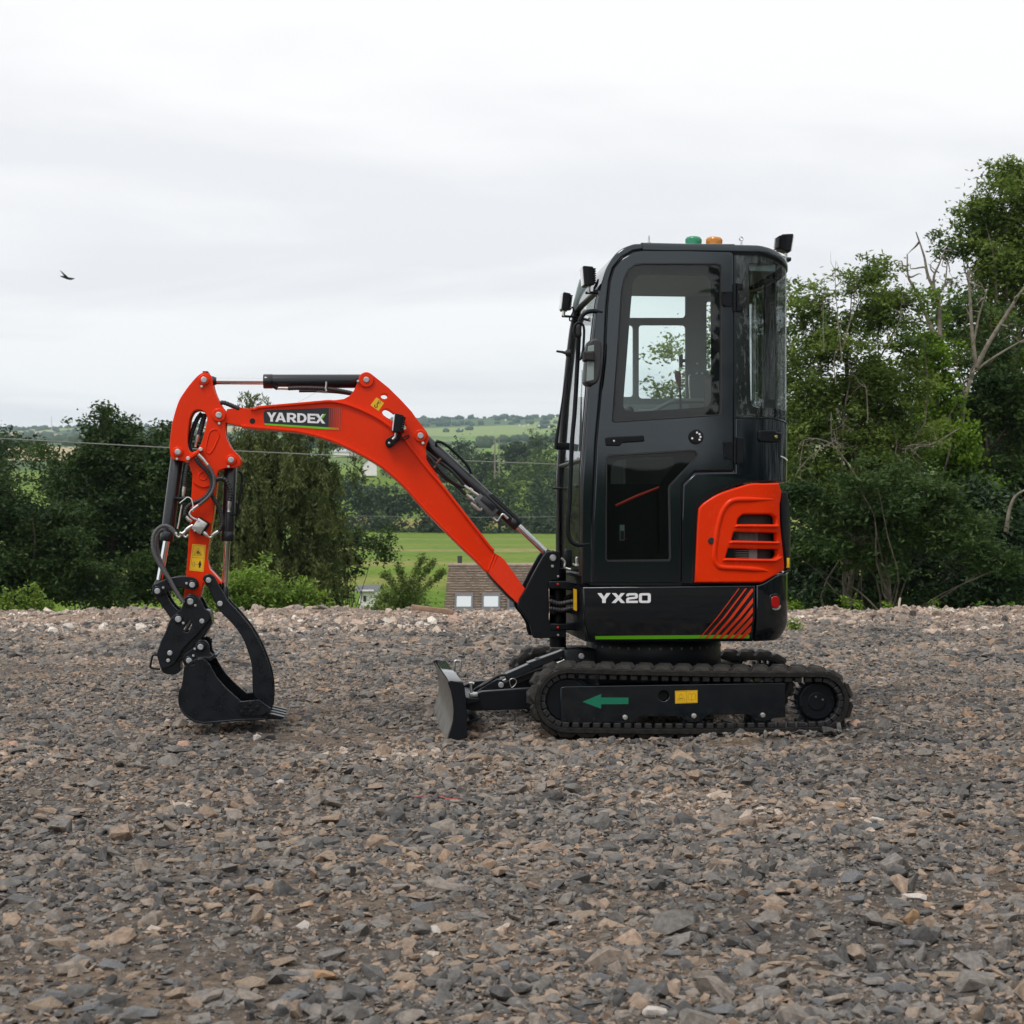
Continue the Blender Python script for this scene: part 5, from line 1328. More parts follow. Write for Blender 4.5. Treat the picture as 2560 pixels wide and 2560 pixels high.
slab("lower_plate", [pl('M', [(470, 1055), (560, 1030), (612, 1022), (600, 1045), (480, 1090)], 0.34)], 0.30, 1.0, "satin_black", blade, 0.003)
pin('M', (845, 668), 0.56, 0.74, 32, 44, blade, "satin_black", None, proud=0.004)
pin('M', (1727, 352), 0.52, 0.78, 32, 0, under, "satin_black", None, proud=0.004)
yb_ = 0.62
A_, B_, C_ = [Vector(p3('M', q, YC)) for q in ((860, 655), (1250, 480), (1700, 360))]
bram = empty("blade_cylinder"); bram.parent = EX
sweep("barrel", [A_, A_.lerp(B_, 0.5), B_.lerp(C_, 0.55)], 0.032, "cylinder_paint", bram, 20)
sweep("rod", [B_, B_.lerp(C_, 0.5), C_], 0.017, "chrome", bram, 16)
slab("ram_guard", [pl('M', [(1143, 428), (1530, 290), (1566, 322), (1560, 345), (1385, 420), (1190, 502)], 0.60)], 0.60, 0.70, "cylinder_paint", bram, 0.003)
slab("ram_cover", [pl('M', [(888, 560), (905, 545), (1150, 440), (1190, 490), (1195, 505), (950, 600), (905, 612)], 0.605)], 0.605, 0.695, "cylinder_paint", bram, 0.003)
bevel_box("cover_bolt", on_plane(*px('M', (1232, 400)), 0.6)[0], on_plane(*px('M', (1290, 400)), 0.6)[0], 0.62, 0.66, on_plane(*px('M', (1250, 405)), 0.6)[1], on_plane(*px('M', (1250, 375)), 0.6)[1], "valve_grey", bram, 0.003)
sweep("steel_pipe", [p3('M', q, 0.59) for q in [(1400, 448), (1500, 412), (1560, 380)]], 0.004, "zinc", bram, 8)
sweep("hose_fitting", [p3('M', q, 0.59) for q in [(1555, 385), (1590, 372), (1630, 362)]], [0.008, 0.011, 0.009], "zinc", bram, 8)
hose("tether", [p3('M', q, 0.5) for q in [(960, 700), (940, 640), (950, 605), (990, 600), (1015, 630), (1000, 670), (965, 700)]], 0.002, "zinc", bram)
hose("supply_hose", [p3('M', q, 0.58) for q in [(610, 690), (700, 640), (790, 580), (850, 560), (900, 560)]], 0.008, "hose", bram)
for q0, q1 in (((515, 645), (520, 780)), ((372, 520), (378, 600))):
    yy = 0.34 if q0[0] > 500 else 0.95
    sweep("lock_pin", [p3('M', q0, yy), p3('M', ((q0[0] + q1[0]) / 2, (q0[1] + q1[1]) / 2), yy), p3('M', q1, yy)], 0.007, "zinc", blade, 8)
sweep("pin_handle", [p3('M', q, 0.34) for q in [(492, 648), (520, 645), (550, 652)]], 0.006, "zinc", blade, 8)
sweep("pin_handle", spline([p3('M', q, 0.95) for q in [(340, 520), (338, 420), (350, 402), (395, 405), (402, 420), (398, 520)]], 4), 0.006, "zinc", blade, 8)
bevel_box("pin_block", on_plane(*px('M', (500, 790)), 0.34)[0], on_plane(*px('M', (590, 790)), 0.34)[0], 0.33, 0.38, on_plane(*px('M', (500, 800)), 0.34)[1], on_plane(*px('M', (500, 755)), 0.34)[1], "zinc", blade, 0.004)
# ================================================================== SETTING
rng = np.random.default_rng(7)
def hnoise(x, y, s, seed=0):
    """smooth value noise, numpy arrays in, -1..1 out"""
    x, y = np.asarray(x, float) / s, np.asarray(y, float) / s
    xi, yi = np.floor(x).astype(np.int64), np.floor(y).astype(np.int64)
    fx, fy = x - xi, y - yi
    fx, fy = fx * fx * (3 - 2 * fx), fy * fy * (3 - 2 * fy)
    def h(a, b):
        n = (a * 374761393 + b * 668265263 + seed * 1442695041) & 0x7fffffff
        n = ((n ^ (n >> 13)) * 1274126177) & 0x7fffffff
        return ((n ^ (n >> 16)) & 0xffff) / 32767.5 - 1
    return (h(xi, yi) * (1 - fx) + h(xi + 1, yi) * fx) * (1 - fy) + (h(xi, yi + 1) * (1 - fx) + h(xi + 1, yi + 1) * fx) * fy
EDGE = 20.3
def sstep(a, b, t):
    t = np.clip((np.asarray(t, float) - a) / (b - a), 0, 1)
    return t * t * (3 - 2 * t)
def yard_h(x, y):
    x, y = np.asarray(x, float), np.asarray(y, float)
    h = 0.020 * hnoise(x, y, 1.7, 1) + 0.012 * hnoise(x, y, 0.6, 2) + 0.006 * hnoise(x, y, 0.23, 3)
    under = np.exp(-(((x - 0.3) / 2.4) ** 4 + ((y - 8.7) / 1.1) ** 4))
    h = h * (1 - 0.75 * under) - 0.008 * under
    lx, ly = x * CS + (y - D0) * SN, -x * SN + (y - D0) * CS
    # stones pushed up against the track and heaped behind the sprocket and the idler
    h = h + 0.030 * np.exp(-((ly + 0.05) / 0.07) ** 2) * sstep(0.75, 1.1, lx) * (1 - sstep(1.65, 1.85, lx)) + 0.05 * np.exp(-((ly - 0.1) / 0.16) ** 2 - ((lx - 1.78) / 0.10) ** 2) + 0.035 * np.exp(-((ly - 0.1) / 0.2) ** 2 - ((lx - 0.02) / 0.08) ** 2)
    h = h - 0.02 * np.exp(-((ly + 0.22) / 0.06) ** 2) * sstep(-0.2, 0.3, lx) * (1 - sstep(2.2, 2.8, lx))
    bank = sstep(15.8, 18.6, y + 0.5 * hnoise(x, y, 2.1, 5)) * (0.0 + 0.06 * hnoise(x, y, 1.3, 6) + 0.035 * hnoise(x, y, 0.4, 7))
    h = h + bank
    e = EDGE + 0.7 * hnoise(x, x * 0 + 3, 3.0, 8) + 0.3 * hnoise(x, x * 0 + 9, 0.9, 9)
    h = h - 1.6 * sstep(0, 2.6, y - e) - 0.02 * sstep(-0.6, 0.3, y - e)
    # unseen rise added behind the camera, standing for trees mirrored in the paint
    h = h + sstep(17, 30, -y) * (2.7 + 0.9 * hnoise(x, y, 6.0, 21) + 0.6 * hnoise(x, y, 2.2, 22))
    return h
def grid(xs, ys, hf):
    X, Y = np.meshgrid(xs, ys)
    Z = hf(X, Y)
    V = np.stack([X, Y, Z], -1).reshape(-1, 3)
    nx, ny = len(xs), len(ys)
    i = np.arange(nx - 1)[None, :] + np.arange(ny - 1)[:, None] * nx
    Fq = np.stack([i, i + 1, i + 1 + nx, i + nx], -1).reshape(-1, 4)
    return V, Fq
def np_mesh(name, V, Fq, m, parent=None, smooth=True, attrs=None):
    me = bpy.data.meshes.new(name)
    V = np.ascontiguousarray(V, np.float32); Fq = np.ascontiguousarray(Fq, np.int32)
    k = Fq.shape[1]
    me.vertices.add(len(V)); me.vertices.foreach_set("co", V.ravel())
    me.loops.add(Fq.size); me.loops.foreach_set("vertex_index", Fq.ravel())
    me.polygons.add(len(Fq))
    me.polygons.foreach_set("loop_start", np.arange(0, Fq.size, k, dtype=np.int32))
    if smooth:
        me.polygons.foreach_set("use_smooth", np.ones(len(Fq), bool))
    for an, (typ, dom, val) in (attrs or {}).items():
        a = me.attributes.new(an, typ, dom)
        a.data.foreach_set("value" if typ == 'FLOAT' else "vector", np.ascontiguousarray(val, np.float32).ravel())
    me.update(); me.validate()
    if m is not None:
        me.materials.append(MATS[m] if isinstance(m, str) else m)
    o = bpy.data.objects.new(name, me); COL.objects.link(o)
    if parent is not None:
        o.parent = parent
    return o

# ---------------------------------------------------------------- ground materials
def ground_mat():
    m = bpy.data.materials.new("yard_soil"); m.use_nodes = True
    t = m.node_tree; b = t.nodes["Principled BSDF"]; b.inputs["Roughness"].default_value = 0.95
    b.inputs["Specular IOR Level"].default_value = 0.2
    g = nd(t, "ShaderNodeNewGeometry")
    def noise(s, d=6, r=0.6):
        n = nd(t, "ShaderNodeTexNoise"); n.inputs["Scale"].default_value = s; n.inputs["Detail"].default_value = d; n.inputs["Roughness"].default_value = r
        t.links.new(g.outputs["Position"], n.inputs["Vector"]); return n
    big, fine, grit = noise(0.75, 5), noise(22, 6, 0.7), noise(90, 4, 0.75)
    r1 = nd(t, "ShaderNodeValToRGB")
    r1.color_ramp.elements[0].position = 0.40; r1.color_ramp.elements[0].color = (0.088, 0.080, 0.073, 1)
    r1.color_ramp.elements[1].position = 0.60; r1.color_ramp.elements[1].color = (0.200, 0.150, 0.110, 1)
    t.links.new(big.outputs["Fac"], r1.inputs[0])
    r2 = nd(t, "ShaderNodeValToRGB")
    r2.color_ramp.elements[0].position = 0.34; r2.color_ramp.elements[0].color = (0.45, 0.45, 0.45, 1)
    r2.color_ramp.elements[1].position = 0.66; r2.color_ramp.elements[1].color = (1.45, 1.42, 1.38, 1)
    t.links.new(fine.outputs["Fac"], r2.inputs[0])
    mx = nd(t, "ShaderNodeMix", data_type='RGBA', blend_type='MULTIPLY'); mx.inputs["Factor"].default_value = 1.0
    t.links.new(r1.outputs[0], mx.inputs["A"]); t.links.new(r2.outputs[0], mx.inputs["B"])
    # rubble bank: paler pink-brown earth; beyond it grass. read from the sheet's own masks
    a1 = nd(t, "ShaderNodeAttribute", attribute_name="rubble"); a2 = nd(t, "ShaderNodeAttribute", attribute_name="grass")
    mr = nd(t, "ShaderNodeMix", data_type='RGBA'); mr.inputs["B"].default_value = (0.34, 0.245, 0.185, 1)
    mrm = nd(t, "ShaderNodeMix", data_type='RGBA', blend_type='MULTIPLY'); mrm.inputs["Factor"].default_value = 0.6; mrm.inputs["A"].default_value = (0.33, 0.245, 0.19, 1)
    t.links.new(r2.outputs[0], mrm.inputs["B"])
    t.links.new(a1.outputs["Fac"], mr.inputs["Factor"]); t.links.new(mx.outputs["Result"], mr.inputs["A"]); t.links.new(mrm.outputs["Result"], mr.inputs["B"])
    mg = nd(t, "ShaderNodeMix", data_type='RGBA'); mg.inputs["B"].default_value = (0.030, 0.045, 0.014, 1)  # also covers the added rise, dark like the trees it stands for
    t.links.new(a2.outputs["Fac"], mg.inputs["Factor"]); t.links.new(mr.outputs["Result"], mg.inputs["A"])
    t.links.new(mg.outputs["Result"], b.inputs["Base Color"])
    vor = nd(t, "ShaderNodeTexVoronoi", feature='F1'); vor.inputs["Scale"].default_value = 48
    t.links.new(g.outputs["Position"], vor.inputs["Vector"])
    ad = nd(t, "ShaderNodeMath", operation='ADD'); t.links.new(vor.outputs["Distance"], ad.inputs[0]); t.links.new(grit.outputs["Fac"], ad.inputs[1])
    bp = nd(t, "ShaderNodeBump"); bp.inputs["Strength"].default_value = 0.9; bp.inputs["Distance"].default_value = 0.012
    t.links.new(ad.outputs[0], bp.inputs["Height"]); t.links.new(bp.outputs[0], b.inputs["Normal"])
    MATS["yard_soil"] = m
ground_mat()
def stone_mat(name, stops, patch=None, bump=0.5):
    """stone colour drawn per piece; speckle and bedding from fine noise"""
    m = bpy.data.materials.new(name); m.use_nodes = True
    t = m.node_tree; b = t.nodes["Principled BSDF"]; b.inputs["Roughness"].default_value = 0.82; b.inputs["Specular IOR Level"].default_value = 0.3
    oi = nd(t, "ShaderNodeObjectInfo")
    rp = nd(t, "ShaderNodeValToRGB"); rp.color_ramp.interpolation = 'LINEAR'
    els = rp.color_ramp.elements
    els[0].position, els[0].color = stops[0][0], (*stops[0][1], 1)
    els[1].position, els[1].color = stops[-1][0], (*stops[-1][1], 1)
    for p, c in stops[1:-1]:
        e = els.new(p); e.color = (*c, 1)
    g = nd(t, "ShaderNodeNewGeometry")
    fac = oi.outputs["Random"]
    if patch:
        # brown pieces gather in patches
        n = nd(t, "ShaderNodeTexNoise"); n.inputs["Scale"].default_value = patch; n.inputs["Detail"].default_value = 3
        t.links.new(oi.outputs["Location"], n.inputs["Vector"])
        mr = nd(t, "ShaderNodeMapRange"); mr.inputs["From Min"].default_value = 0.36; mr.inputs["From Max"].default_value = 0.64; mr.inputs["To Min"].default_value = -0.30; mr.inputs["To Max"].default_value = 0.13
        t.links.new(n.outputs["Fac"], mr.inputs["Value"])
        ad = nd(t, "ShaderNodeMath", operation='ADD', use_clamp=True); t.links.new(oi.outputs["Random"], ad.inputs[0]); t.links.new(mr.outputs[0], ad.inputs[1])
        fac = ad.outputs[0]
    t.links.new(fac, rp.inputs[0])
    sp = nd(t, "ShaderNodeTexNoise"); sp.inputs["Scale"].default_value = 55; sp.inputs["Detail"].default_value = 6; sp.inputs["Roughness"].default_value = 0.7
    t.links.new(g.outputs["Position"], sp.inputs["Vector"])
    r2 = nd(t, "ShaderNodeValToRGB")
    r2.color_ramp.elements[0].position = 0.33; r2.color_ramp.elements[0].color = (0.62, 0.60, 0.58, 1)
    r2.color_ramp.elements[1].position = 0.68; r2.color_ramp.elements[1].color = (1.30, 1.30, 1.30, 1)
    t.links.new(sp.outputs["Fac"], r2.inputs[0])
    mx = nd(t, "ShaderNodeMix", data_type='RGBA', blend_type='MULTIPLY'); mx.inputs["Factor"].default_value = 1.0
    t.links.new(rp.outputs[0], mx.inputs["A"]); t.links.new(r2.outputs[0], mx.inputs["B"])
    t.links.new(mx.outputs["Result"], b.inputs["Base Color"])
    bp = nd(t, "ShaderNodeBump"); bp.inputs["Strength"].default_value = bump; bp.inputs["Distance"].default_value = 0.006
    t.links.new(sp.outputs["Fac"], bp.inputs["Height"]); t.links.new(bp.outputs[0], b.inputs["Normal"])
    MATS[name] = m
stone_mat("slate", [(0.0, (0.080, 0.078, 0.077)), (0.18, (0.126, 0.122, 0.116)), (0.42, (0.185, 0.170, 0.155)), (0.62, (0.222, 0.192, 0.163)), (0.76, (0.249, 0.187, 0.140)), (0.90, (0.306, 0.231, 0.174)), (0.985, (0.313, 0.209, 0.140)), (1.0, (0.417, 0.349, 0.289))], 0.9)
stone_mat("rubble_stone", [(0.0, (0.198, 0.181, 0.165)), (0.30, (0.310, 0.248, 0.204)), (0.62, (0.421, 0.322, 0.258)), (0.85, (0.520, 0.432, 0.355)), (1.0, (0.694, 0.645, 0.580))], 0.8)
mat("stone_grey", (0.105, 0.108, 0.112), 0.8, col2=(0.175, 0.174, 0.176), vscale=18, bump=0.5, bscale=40)
mat("stone_brown", (0.20, 0.155, 0.115), 0.85, col2=(0.33, 0.25, 0.18), vscale=16, bump=0.5, bscale=40)
mat("stone_ochre", (0.30, 0.175, 0.09), 0.85, col2=(0.42, 0.28, 0.16), vscale=16, bump=0.5, bscale=40)
mat("stone_pink", (0.40, 0.24, 0.18), 0.9, col2=(0.50, 0.33, 0.25), vscale=14, bump=0.5, bscale=40)
mat("stone_pale", (0.44, 0.40, 0.36), 0.9, col2=(0.56, 0.52, 0.48), vscale=16, bump=0.4, bscale=40)

xs = np.unique(np.concatenate([np.linspace(-90, -9, 28), np.arange(-9, 9.01, 0.14), np.linspace(9, 90, 28)]))
ys = np.unique(np.concatenate([np.linspace(-70, 0, 60), np.arange(0, 23.5, 0.14), np.linspace(23.5, 26, 6)]))
V, Fq = grid(xs, ys, yard_h)
e_ = EDGE + 0.7 * hnoise(V[:, 0], V[:, 0] * 0 + 3, 3.0, 8)
rub = sstep(15.4, 17.6, V[:, 1] + 0.9 * hnoise(V[:, 0], V[:, 1], 1.6, 12)) * (0.75 + 0.25 * hnoise(V[:, 0], V[:, 1], 0.7, 13))
gra = np.maximum(sstep(0.25, 0.9, V[:, 1] - e_), sstep(14, 19, -V[:, 1]))
yard = np_mesh("gravel_yard", V, Fq, "yard_soil", attrs={"rubble": ('FLOAT', 'POINT', rub), "grass": ('FLOAT', 'POINT', gra)})
tag(yard, kind="structure")

# ---------------------------------------------------------------- stones
def shard(seed, flat=0.38, n=13):
    r = np.random.default_rng(seed)
    bm = bmesh.new()
    el = r.uniform(0.62, 1.0)
    for i in range(n):
        a, u = r.uniform(0, 2 * math.pi), r.uniform(-1, 1)
        q = (1 - abs(u) ** 3) ** 0.5
        rad = r.uniform(0.82, 1.0)
        bm.verts.new((0.5 * q * math.cos(a) * rad, 0.5 * el * q * math.sin(a) * rad, 0.5 * flat * u * r.uniform(0.75, 1.0)))
    h = bmesh.ops.convex_hull(bm, input=bm.verts[:])
    bmesh.ops.delete(bm, geom=[v for v in bm.verts if not v.link_faces], context='VERTS')
    bmesh.ops.recalc_face_normals(bm, faces=bm.faces[:])
    me = bpy.data.meshes.new("shard"); bm.to_mesh(me); bm.free()
    return me
def shard_set(name, k, m, seed, flats):
    c = bpy.data.collections.new(name)
    for i in range(k):
        me = shard(seed + i, flats[i % len(flats)])
        me.materials.append(MATS[m])
        o = bpy.data.objects.new("%s_piece" % name, me)
        c.objects.link(o)
    return c
slates = shard_set("slate_shapes", 18, "slate", 100, (0.30, 0.42, 0.52, 0.62, 0.26))
rubbles = shard_set("rubble_shapes", 12, "rubble_stone", 300, (0.35, 0.5, 0.65))
def scatter(name, pts, rot, scl, idx, coll, label, cat):
    """gravel: pieces set on points by geometry nodes"""
    me = bpy.data.meshes.new(name)
    me.vertices.add(len(pts)); me.vertices.foreach_set("co", np.ascontiguousarray(pts, np.float32).ravel())
    for an, val in (("rot", rot), ("scl", scl)):
        a = me.attributes.new(an, 'FLOAT_VECTOR', 'POINT'); a.data.foreach_set("vector", np.ascontiguousarray(val, np.float32).ravel())
    a = me.attributes.new("idx", 'INT', 'POINT'); a.data.foreach_set("value", np.ascontiguousarray(idx, np.int32))
    me.update()
    o = bpy.data.objects.new(name, me); COL.objects.link(o)
    ng = bpy.data.node_groups.new(name, 'GeometryNodeTree')
    ng.interface.new_socket("Geometry", in_out='INPUT', socket_type='NodeSocketGeometry')
    ng.interface.new_socket("Geometry", in_out='OUTPUT', socket_type='NodeSocketGeometry')
    gi, go = nd(ng, "NodeGroupInput"), nd(ng, "NodeGroupOutput")
    ci = nd(ng, "GeometryNodeCollectionInfo"); ci.inputs["Collection"].default_value = coll
    ci.inputs["Separate Children"].default_value = True; ci.inputs["Reset Children"].default_value = True
    ip = nd(ng, "GeometryNodeInstanceOnPoints"); ip.inputs["Pick Instance"].default_value = True
    ar_, as_, ai_ = (nd(ng, "GeometryNodeInputNamedAttribute", data_type=d) for d in ('FLOAT_VECTOR', 'FLOAT_VECTOR', 'INT'))
    ar_.inputs["Name"].default_value, as_.inputs["Name"].default_value, ai_.inputs["Name"].default_value = "rot", "scl", "idx"
    er = nd(ng, "FunctionNodeEulerToRotation")
    L = ng.links.new
    L(gi.outputs[0], ip.inputs["Points"]); L(ci.outputs[0], ip.inputs["Instance"])
    L(ar_.outputs["Attribute"], er.inputs[0]); L(er.outputs[0], ip.inputs["Rotation"])
    L(as_.outputs["Attribute"], ip.inputs["Scale"]); L(ai_.outputs["Attribute"], ip.inputs["Instance Index"])
    L(ip.outputs[0], go.inputs[0])
    md = o.modifiers.new("scatter", 'NODES'); md.node_group = ng
    tag(o, label, cat, kind="stuff")
    return o
def spread(n, y0, y1, mean, sd, smin, smax, seed, power=1.0, margin=1.35):
    r = np.random.default_rng(seed)
    y = y0 + (y1 - y0) * r.random(n) ** power
    half = 0.335 * y + margin
    x = (r.random(n) * 2 - 1) * half
    s = np.clip(mean * np.exp(sd * r.standard_normal(n)), smin, smax)
    return x, y, s, r
PTS, ROT, SCL, IDX = [], [], [], []
def add_layer(n, y0, y1, mean, sd, smin, smax, seed, tilt, power=1.0, thin=None, lift=0.30, nshape=18):
    x, y, s, r = spread(n, y0, y1, mean, sd, smin, smax, seed, power)
    keep = np.ones(n, bool)
    if thin is not None:
        keep &= r.random(n) < thin(x, y)
    # stones do not lie where the tracks stand
    lx = (x) * CS + (y - D0) * SN; ly = -(x) * SN + (y - D0) * CS
    for a in (0.0, 1.065):
        keep &= ~((ly > a + 0.01) & (ly < a + 0.225) & (lx > 0.22) & (lx < 1.6) & (s > 0.02))
    x, y, s = x[keep], y[keep], s[keep]
    k = len(x)
    q = np.stack([r.normal(0, tilt, k), r.normal(0, tilt, k), r.uniform(0, 6.283, k)], 1)
    PTS.append(np.stack([x, y, yard_h(x, y) + s * 0.12 * lift * r.uniform(-0.6, 1.5, k)], 1)); ROT.append(q)
    SCL.append(np.stack([s * r.uniform(0.8, 1.35, k), s * r.uniform(0.7, 1.0, k), s * r.uniform(0.9, 1.6, k)], 1)); IDX.append(r.integers(0, nshape, k))
def patchy(x, y):
    p = hnoise(x, y, 0.9, 31) + 0.6 * hnoise(x, y, 0.35, 32)
    return np.clip(0.76 + 0.5 * p, 0.22, 1)
add_layer(104000, 2.9, 8.0, 0.0155, 0.42, 0.007, 0.05, 11, 0.36, 0.95, lambda x, y: np.clip(0.98 + 0.6 * hnoise(x, y, 0.9, 31), 0.4, 1), 0.6)
add_layer(46000, 2.9, 8.0, 0.031, 0.45, 0.015, 0.12, 12, 0.30, 0.98, patchy, 0.8)
add_layer(4200, 2.9, 9.0, 0.058, 0.36, 0.035, 0.15, 13, 0.26, 0.95, patchy, 1.0)
add_layer(94000, 7.5, 13.0, 0.026, 0.42, 0.012, 0.09, 14, 0.28, 0.9, patchy)
add_layer(9000, 7.5, 13.0, 0.052, 0.35, 0.025, 0.15, 15, 0.22, 0.9, patchy, 0.4)
add_layer(74000, 12.5, 18.0, 0.042, 0.42, 0.018, 0.16, 16, 0.26, 0.95, None)
add_layer(2500, 12.5, 18.0, 0.085, 0.35, 0.05, 0.2, 17, 0.24, 0.95, None)
gravel = scatter("gravel", np.concatenate(PTS), np.concatenate(ROT), np.concatenate(SCL), np.concatenate(IDX), slates, "loose grey and brown slate gravel covering the yard", "gravel")
PTS, ROT, SCL, IDX = [], [], [], []
bankw = lambda x, y: sstep(15.6, 17.4, y + 0.9 * hnoise(x, y, 1.6, 12))
add_layer(36000, 15.2, 20.9, 0.042, 0.5, 0.015, 0.18, 21, 0.35, 1.0, bankw, 0.5, 12)
add_layer(700, 16.2, 20.9, 0.125, 0.4, 0.07, 0.32, 22, 0.35, 1.0, bankw, 0.3, 12)
rubble = scatter("rubble", np.concatenate(PTS), np.concatenate(ROT), np.concatenate(SCL), np.concatenate(IDX), rubbles, "pale pinkish rubble strewn along the far edge of the yard", "rubble")

def lone_stone(u, v, wpx, hpx, m, label, seed, group=None, name="stone", Y=None, flat=None):
    """a single larger stone where the photo shows it: pixel of its foot, size in pixels"""
    Y = Y or FPX * CAMH / (v - HOR)
    p = world_at(u, v, Y)
    s = wpx * Y / FPX
    hh = hpx * Y / FPX
    key = ("lone", seed % 24)
    me = lone_stone.cache.get((key, m))
    if me is None:
        me = shard(900 + seed % 24, 1.0, 16); me.materials.append(MATS[m]); lone_stone.cache[(key, m)] = me
    o = bpy.data.objects.new(name, me); COL.objects.link(o)
    r = np.random.default_rng(seed)
    d = s * r.uniform(0.6, 0.9)
    zt = max(hh - d * 0.10, hh * 0.75)
    o.location = (p.x, Y + d * 0.4, float(yard_h(p.x, Y + d * 0.4)) + zt * 0.30)
    o.rotation_euler = (r.normal(0, 0.08), r.normal(0, 0.08), r.normal(0, 0.25))
    o.scale = (s, d, zt * 1.35)
    tag(o, label, "stone", group)
    return o
lone_stone.cache = {}
for i, (u, v, wp, hp, m, lb) in enumerate([
    (808, 2446, 84, 34, "stone_ochre", "large rusty ochre stone at the bottom edge, left of centre"),
    (2455, 2540, 70, 66, "stone_brown", "big upright brown block of stone in the bottom right corner"),
    (890, 2330, 52, 30, "stone_grey", "smooth dark grey pointed stone in the lower left foreground"),
    (1085, 2322, 56, 24, "stone_pale", "pale buff flat-topped stone near the bottom centre"),
    (640, 2320, 46, 62, "stone_brown", "tall brown leaning stone at the left foreground"),
    (755, 2330, 44, 34, "stone_pale", "pale angular stone beside the tall brown leaning one"),
    (1205, 2430, 70, 46, "stone_brown", "dark brown wedge of rock at the bottom centre"),
    (1255, 2415, 52, 40, "stone_grey", "dark grey slab leaning on the brown wedge"),
    (2230, 2308, 66, 40, "stone_brown", "greyish brown boulder right of centre in the foreground"),
    (2282, 2302, 44, 46, "stone_ochre", "ochre lump beside the greyish brown boulder"),
    (2290, 2238, 78, 28, "stone_pale", "long pale pinkish flat stone on the right"),
    (2262, 2466, 88, 38, "stone_grey", "big blue-grey slab low on the right"),
    (2060, 2490, 80, 30, "stone_grey", "flat blue-grey slab left of the big one on the right"),
    (2240, 2520, 66, 38, "stone_grey", "pointed grey slate near the bottom right"),
    (2395, 2120, 40, 14, "stone_pale", "small white flat stone on the right side"),
    (2195, 2040, 44, 16, "stone_pale", "pale pink flat stone behind the right foreground"),
    (2100, 2010, 38, 24, "stone_ochre", "sandy orange stone to the right behind the track"),
    (1160, 2104, 48, 24, "stone_ochre", "sandy brown stone lying alone in the middle of the gravel"),
    (1150, 2040, 44, 28, "stone_grey", "blue-grey stone behind the sandy brown one"),
    (960, 1898, 26, 12, "stone_pale", "small white stone behind the red wire"),
    (800, 1962, 34, 26, "stone_brown", "brown squarish stone in the gravel below the bucket"),
    (698, 1955, 30, 18, "stone_pale", "pale pink stone left of the brown squarish one"),
    (457, 1862, 42, 20, "stone_pink", "orange-pink stone in front of the bucket's heel"),
    (520, 1865, 32, 26, "stone_brown", "brown stone right of the orange-pink one"),
    (642, 1848, 26, 24, "stone_pale", "pale cream stone below the bucket teeth"),
    (40, 2090, 80, 26, "stone_grey", "large flat dark slab at the left edge"),
    (175, 1792, 46, 18, "stone_grey", "dark slate flake lying left of the bucket"),
    (30, 1866, 38, 18, "stone_pink", "orange stone near the left edge"),
    (1945, 1835, 36, 26, "stone_grey", "grey block under the rear end of the track"),
    (2140, 1836, 34, 26, "stone_pink", "orange-brown block just behind the track"),
    (2100, 1840, 18, 30, "stone_grey", "upright grey splinter beside the sprocket"),
    (1412, 1862, 20, 22, "stone_grey", "small upright grey stone in front of the track"),
    (270, 2430, 90, 30, "stone_grey", "broad grey slab in the left foreground"),
    (120, 2520, 110, 44, "stone_grey", "large grey slab in the bottom left corner"),
    (430, 2500, 70, 34, "stone_brown", "brown stone at the bottom left"),
    (1500, 2440, 84, 30, "stone_grey", "flat grey slab at the bottom, right of centre"),
    (1640, 2330, 60, 24, "stone_brown", "light brown flat stone in the centre foreground"),
    (1810, 2420, 64, 30, "stone_grey", "grey stone between the centre and the right foreground"),
    (1930, 2270, 26, 22, "stone_ochre", "small rusty orange stone in the right foreground"),
    (1640, 2530, 76, 36, "stone_pale", "pale stone at the bottom edge, right of centre"),
    (980, 2535, 60, 30, "stone_brown", "reddish brown stone at the bottom edge")]):
    lone_stone(u, v, wp, hp, m, lb, 50 + i)
r_ = np.random.default_rng(77)
for i in range(120):
    v = 1700 + 850 * r_.random() ** 0.8
    u = r_.uniform(20, 2540)
    Yd = FPX * CAMH / (v - HOR)
    x = (u - 1280) / FPX * Yd
    lx, ly = x * CS + (Yd - D0) * SN, -x * SN + (Yd - D0) * CS
    if -0.15 < ly < 1.5 and -1.8 < lx < 1.8:
        continue
    wp = r_.uniform(0.055, 0.10) * FPX / Yd
    km = ("stone_grey", "stone_grey", "stone_brown", "stone_brown")[r_.integers(0, 4)]
    hp = wp * r_.uniform(0.22, 0.42)
    size = "small" if wp * Yd / FPX < 0.068 else "mid-sized" if wp * Yd / FPX < 0.084 else "large"
    shape = "flat" if hp < 0.32 * wp else "chunky"
    colw = "grey slate" if km == "stone_grey" else "brown"
    across = ("at the left edge", "left of the bucket's line", "below the boom", "in the middle", "below the cab", "right of the tracks' end", "at the right edge")[min(6, int(u / 366))]
    along = "far back" if v < 1760 else "level with the machine" if v < 1900 else "in the middle ground" if v < 2100 else "in the foreground" if v < 2330 else "near the bottom edge"
    lb = "%s %s %s stone %s, %s" % (size, shape, colw, along, across)
    lone_stone(u, v, wp, hp, km, lb, 200 + i, "%s stones among the gravel" % colw)
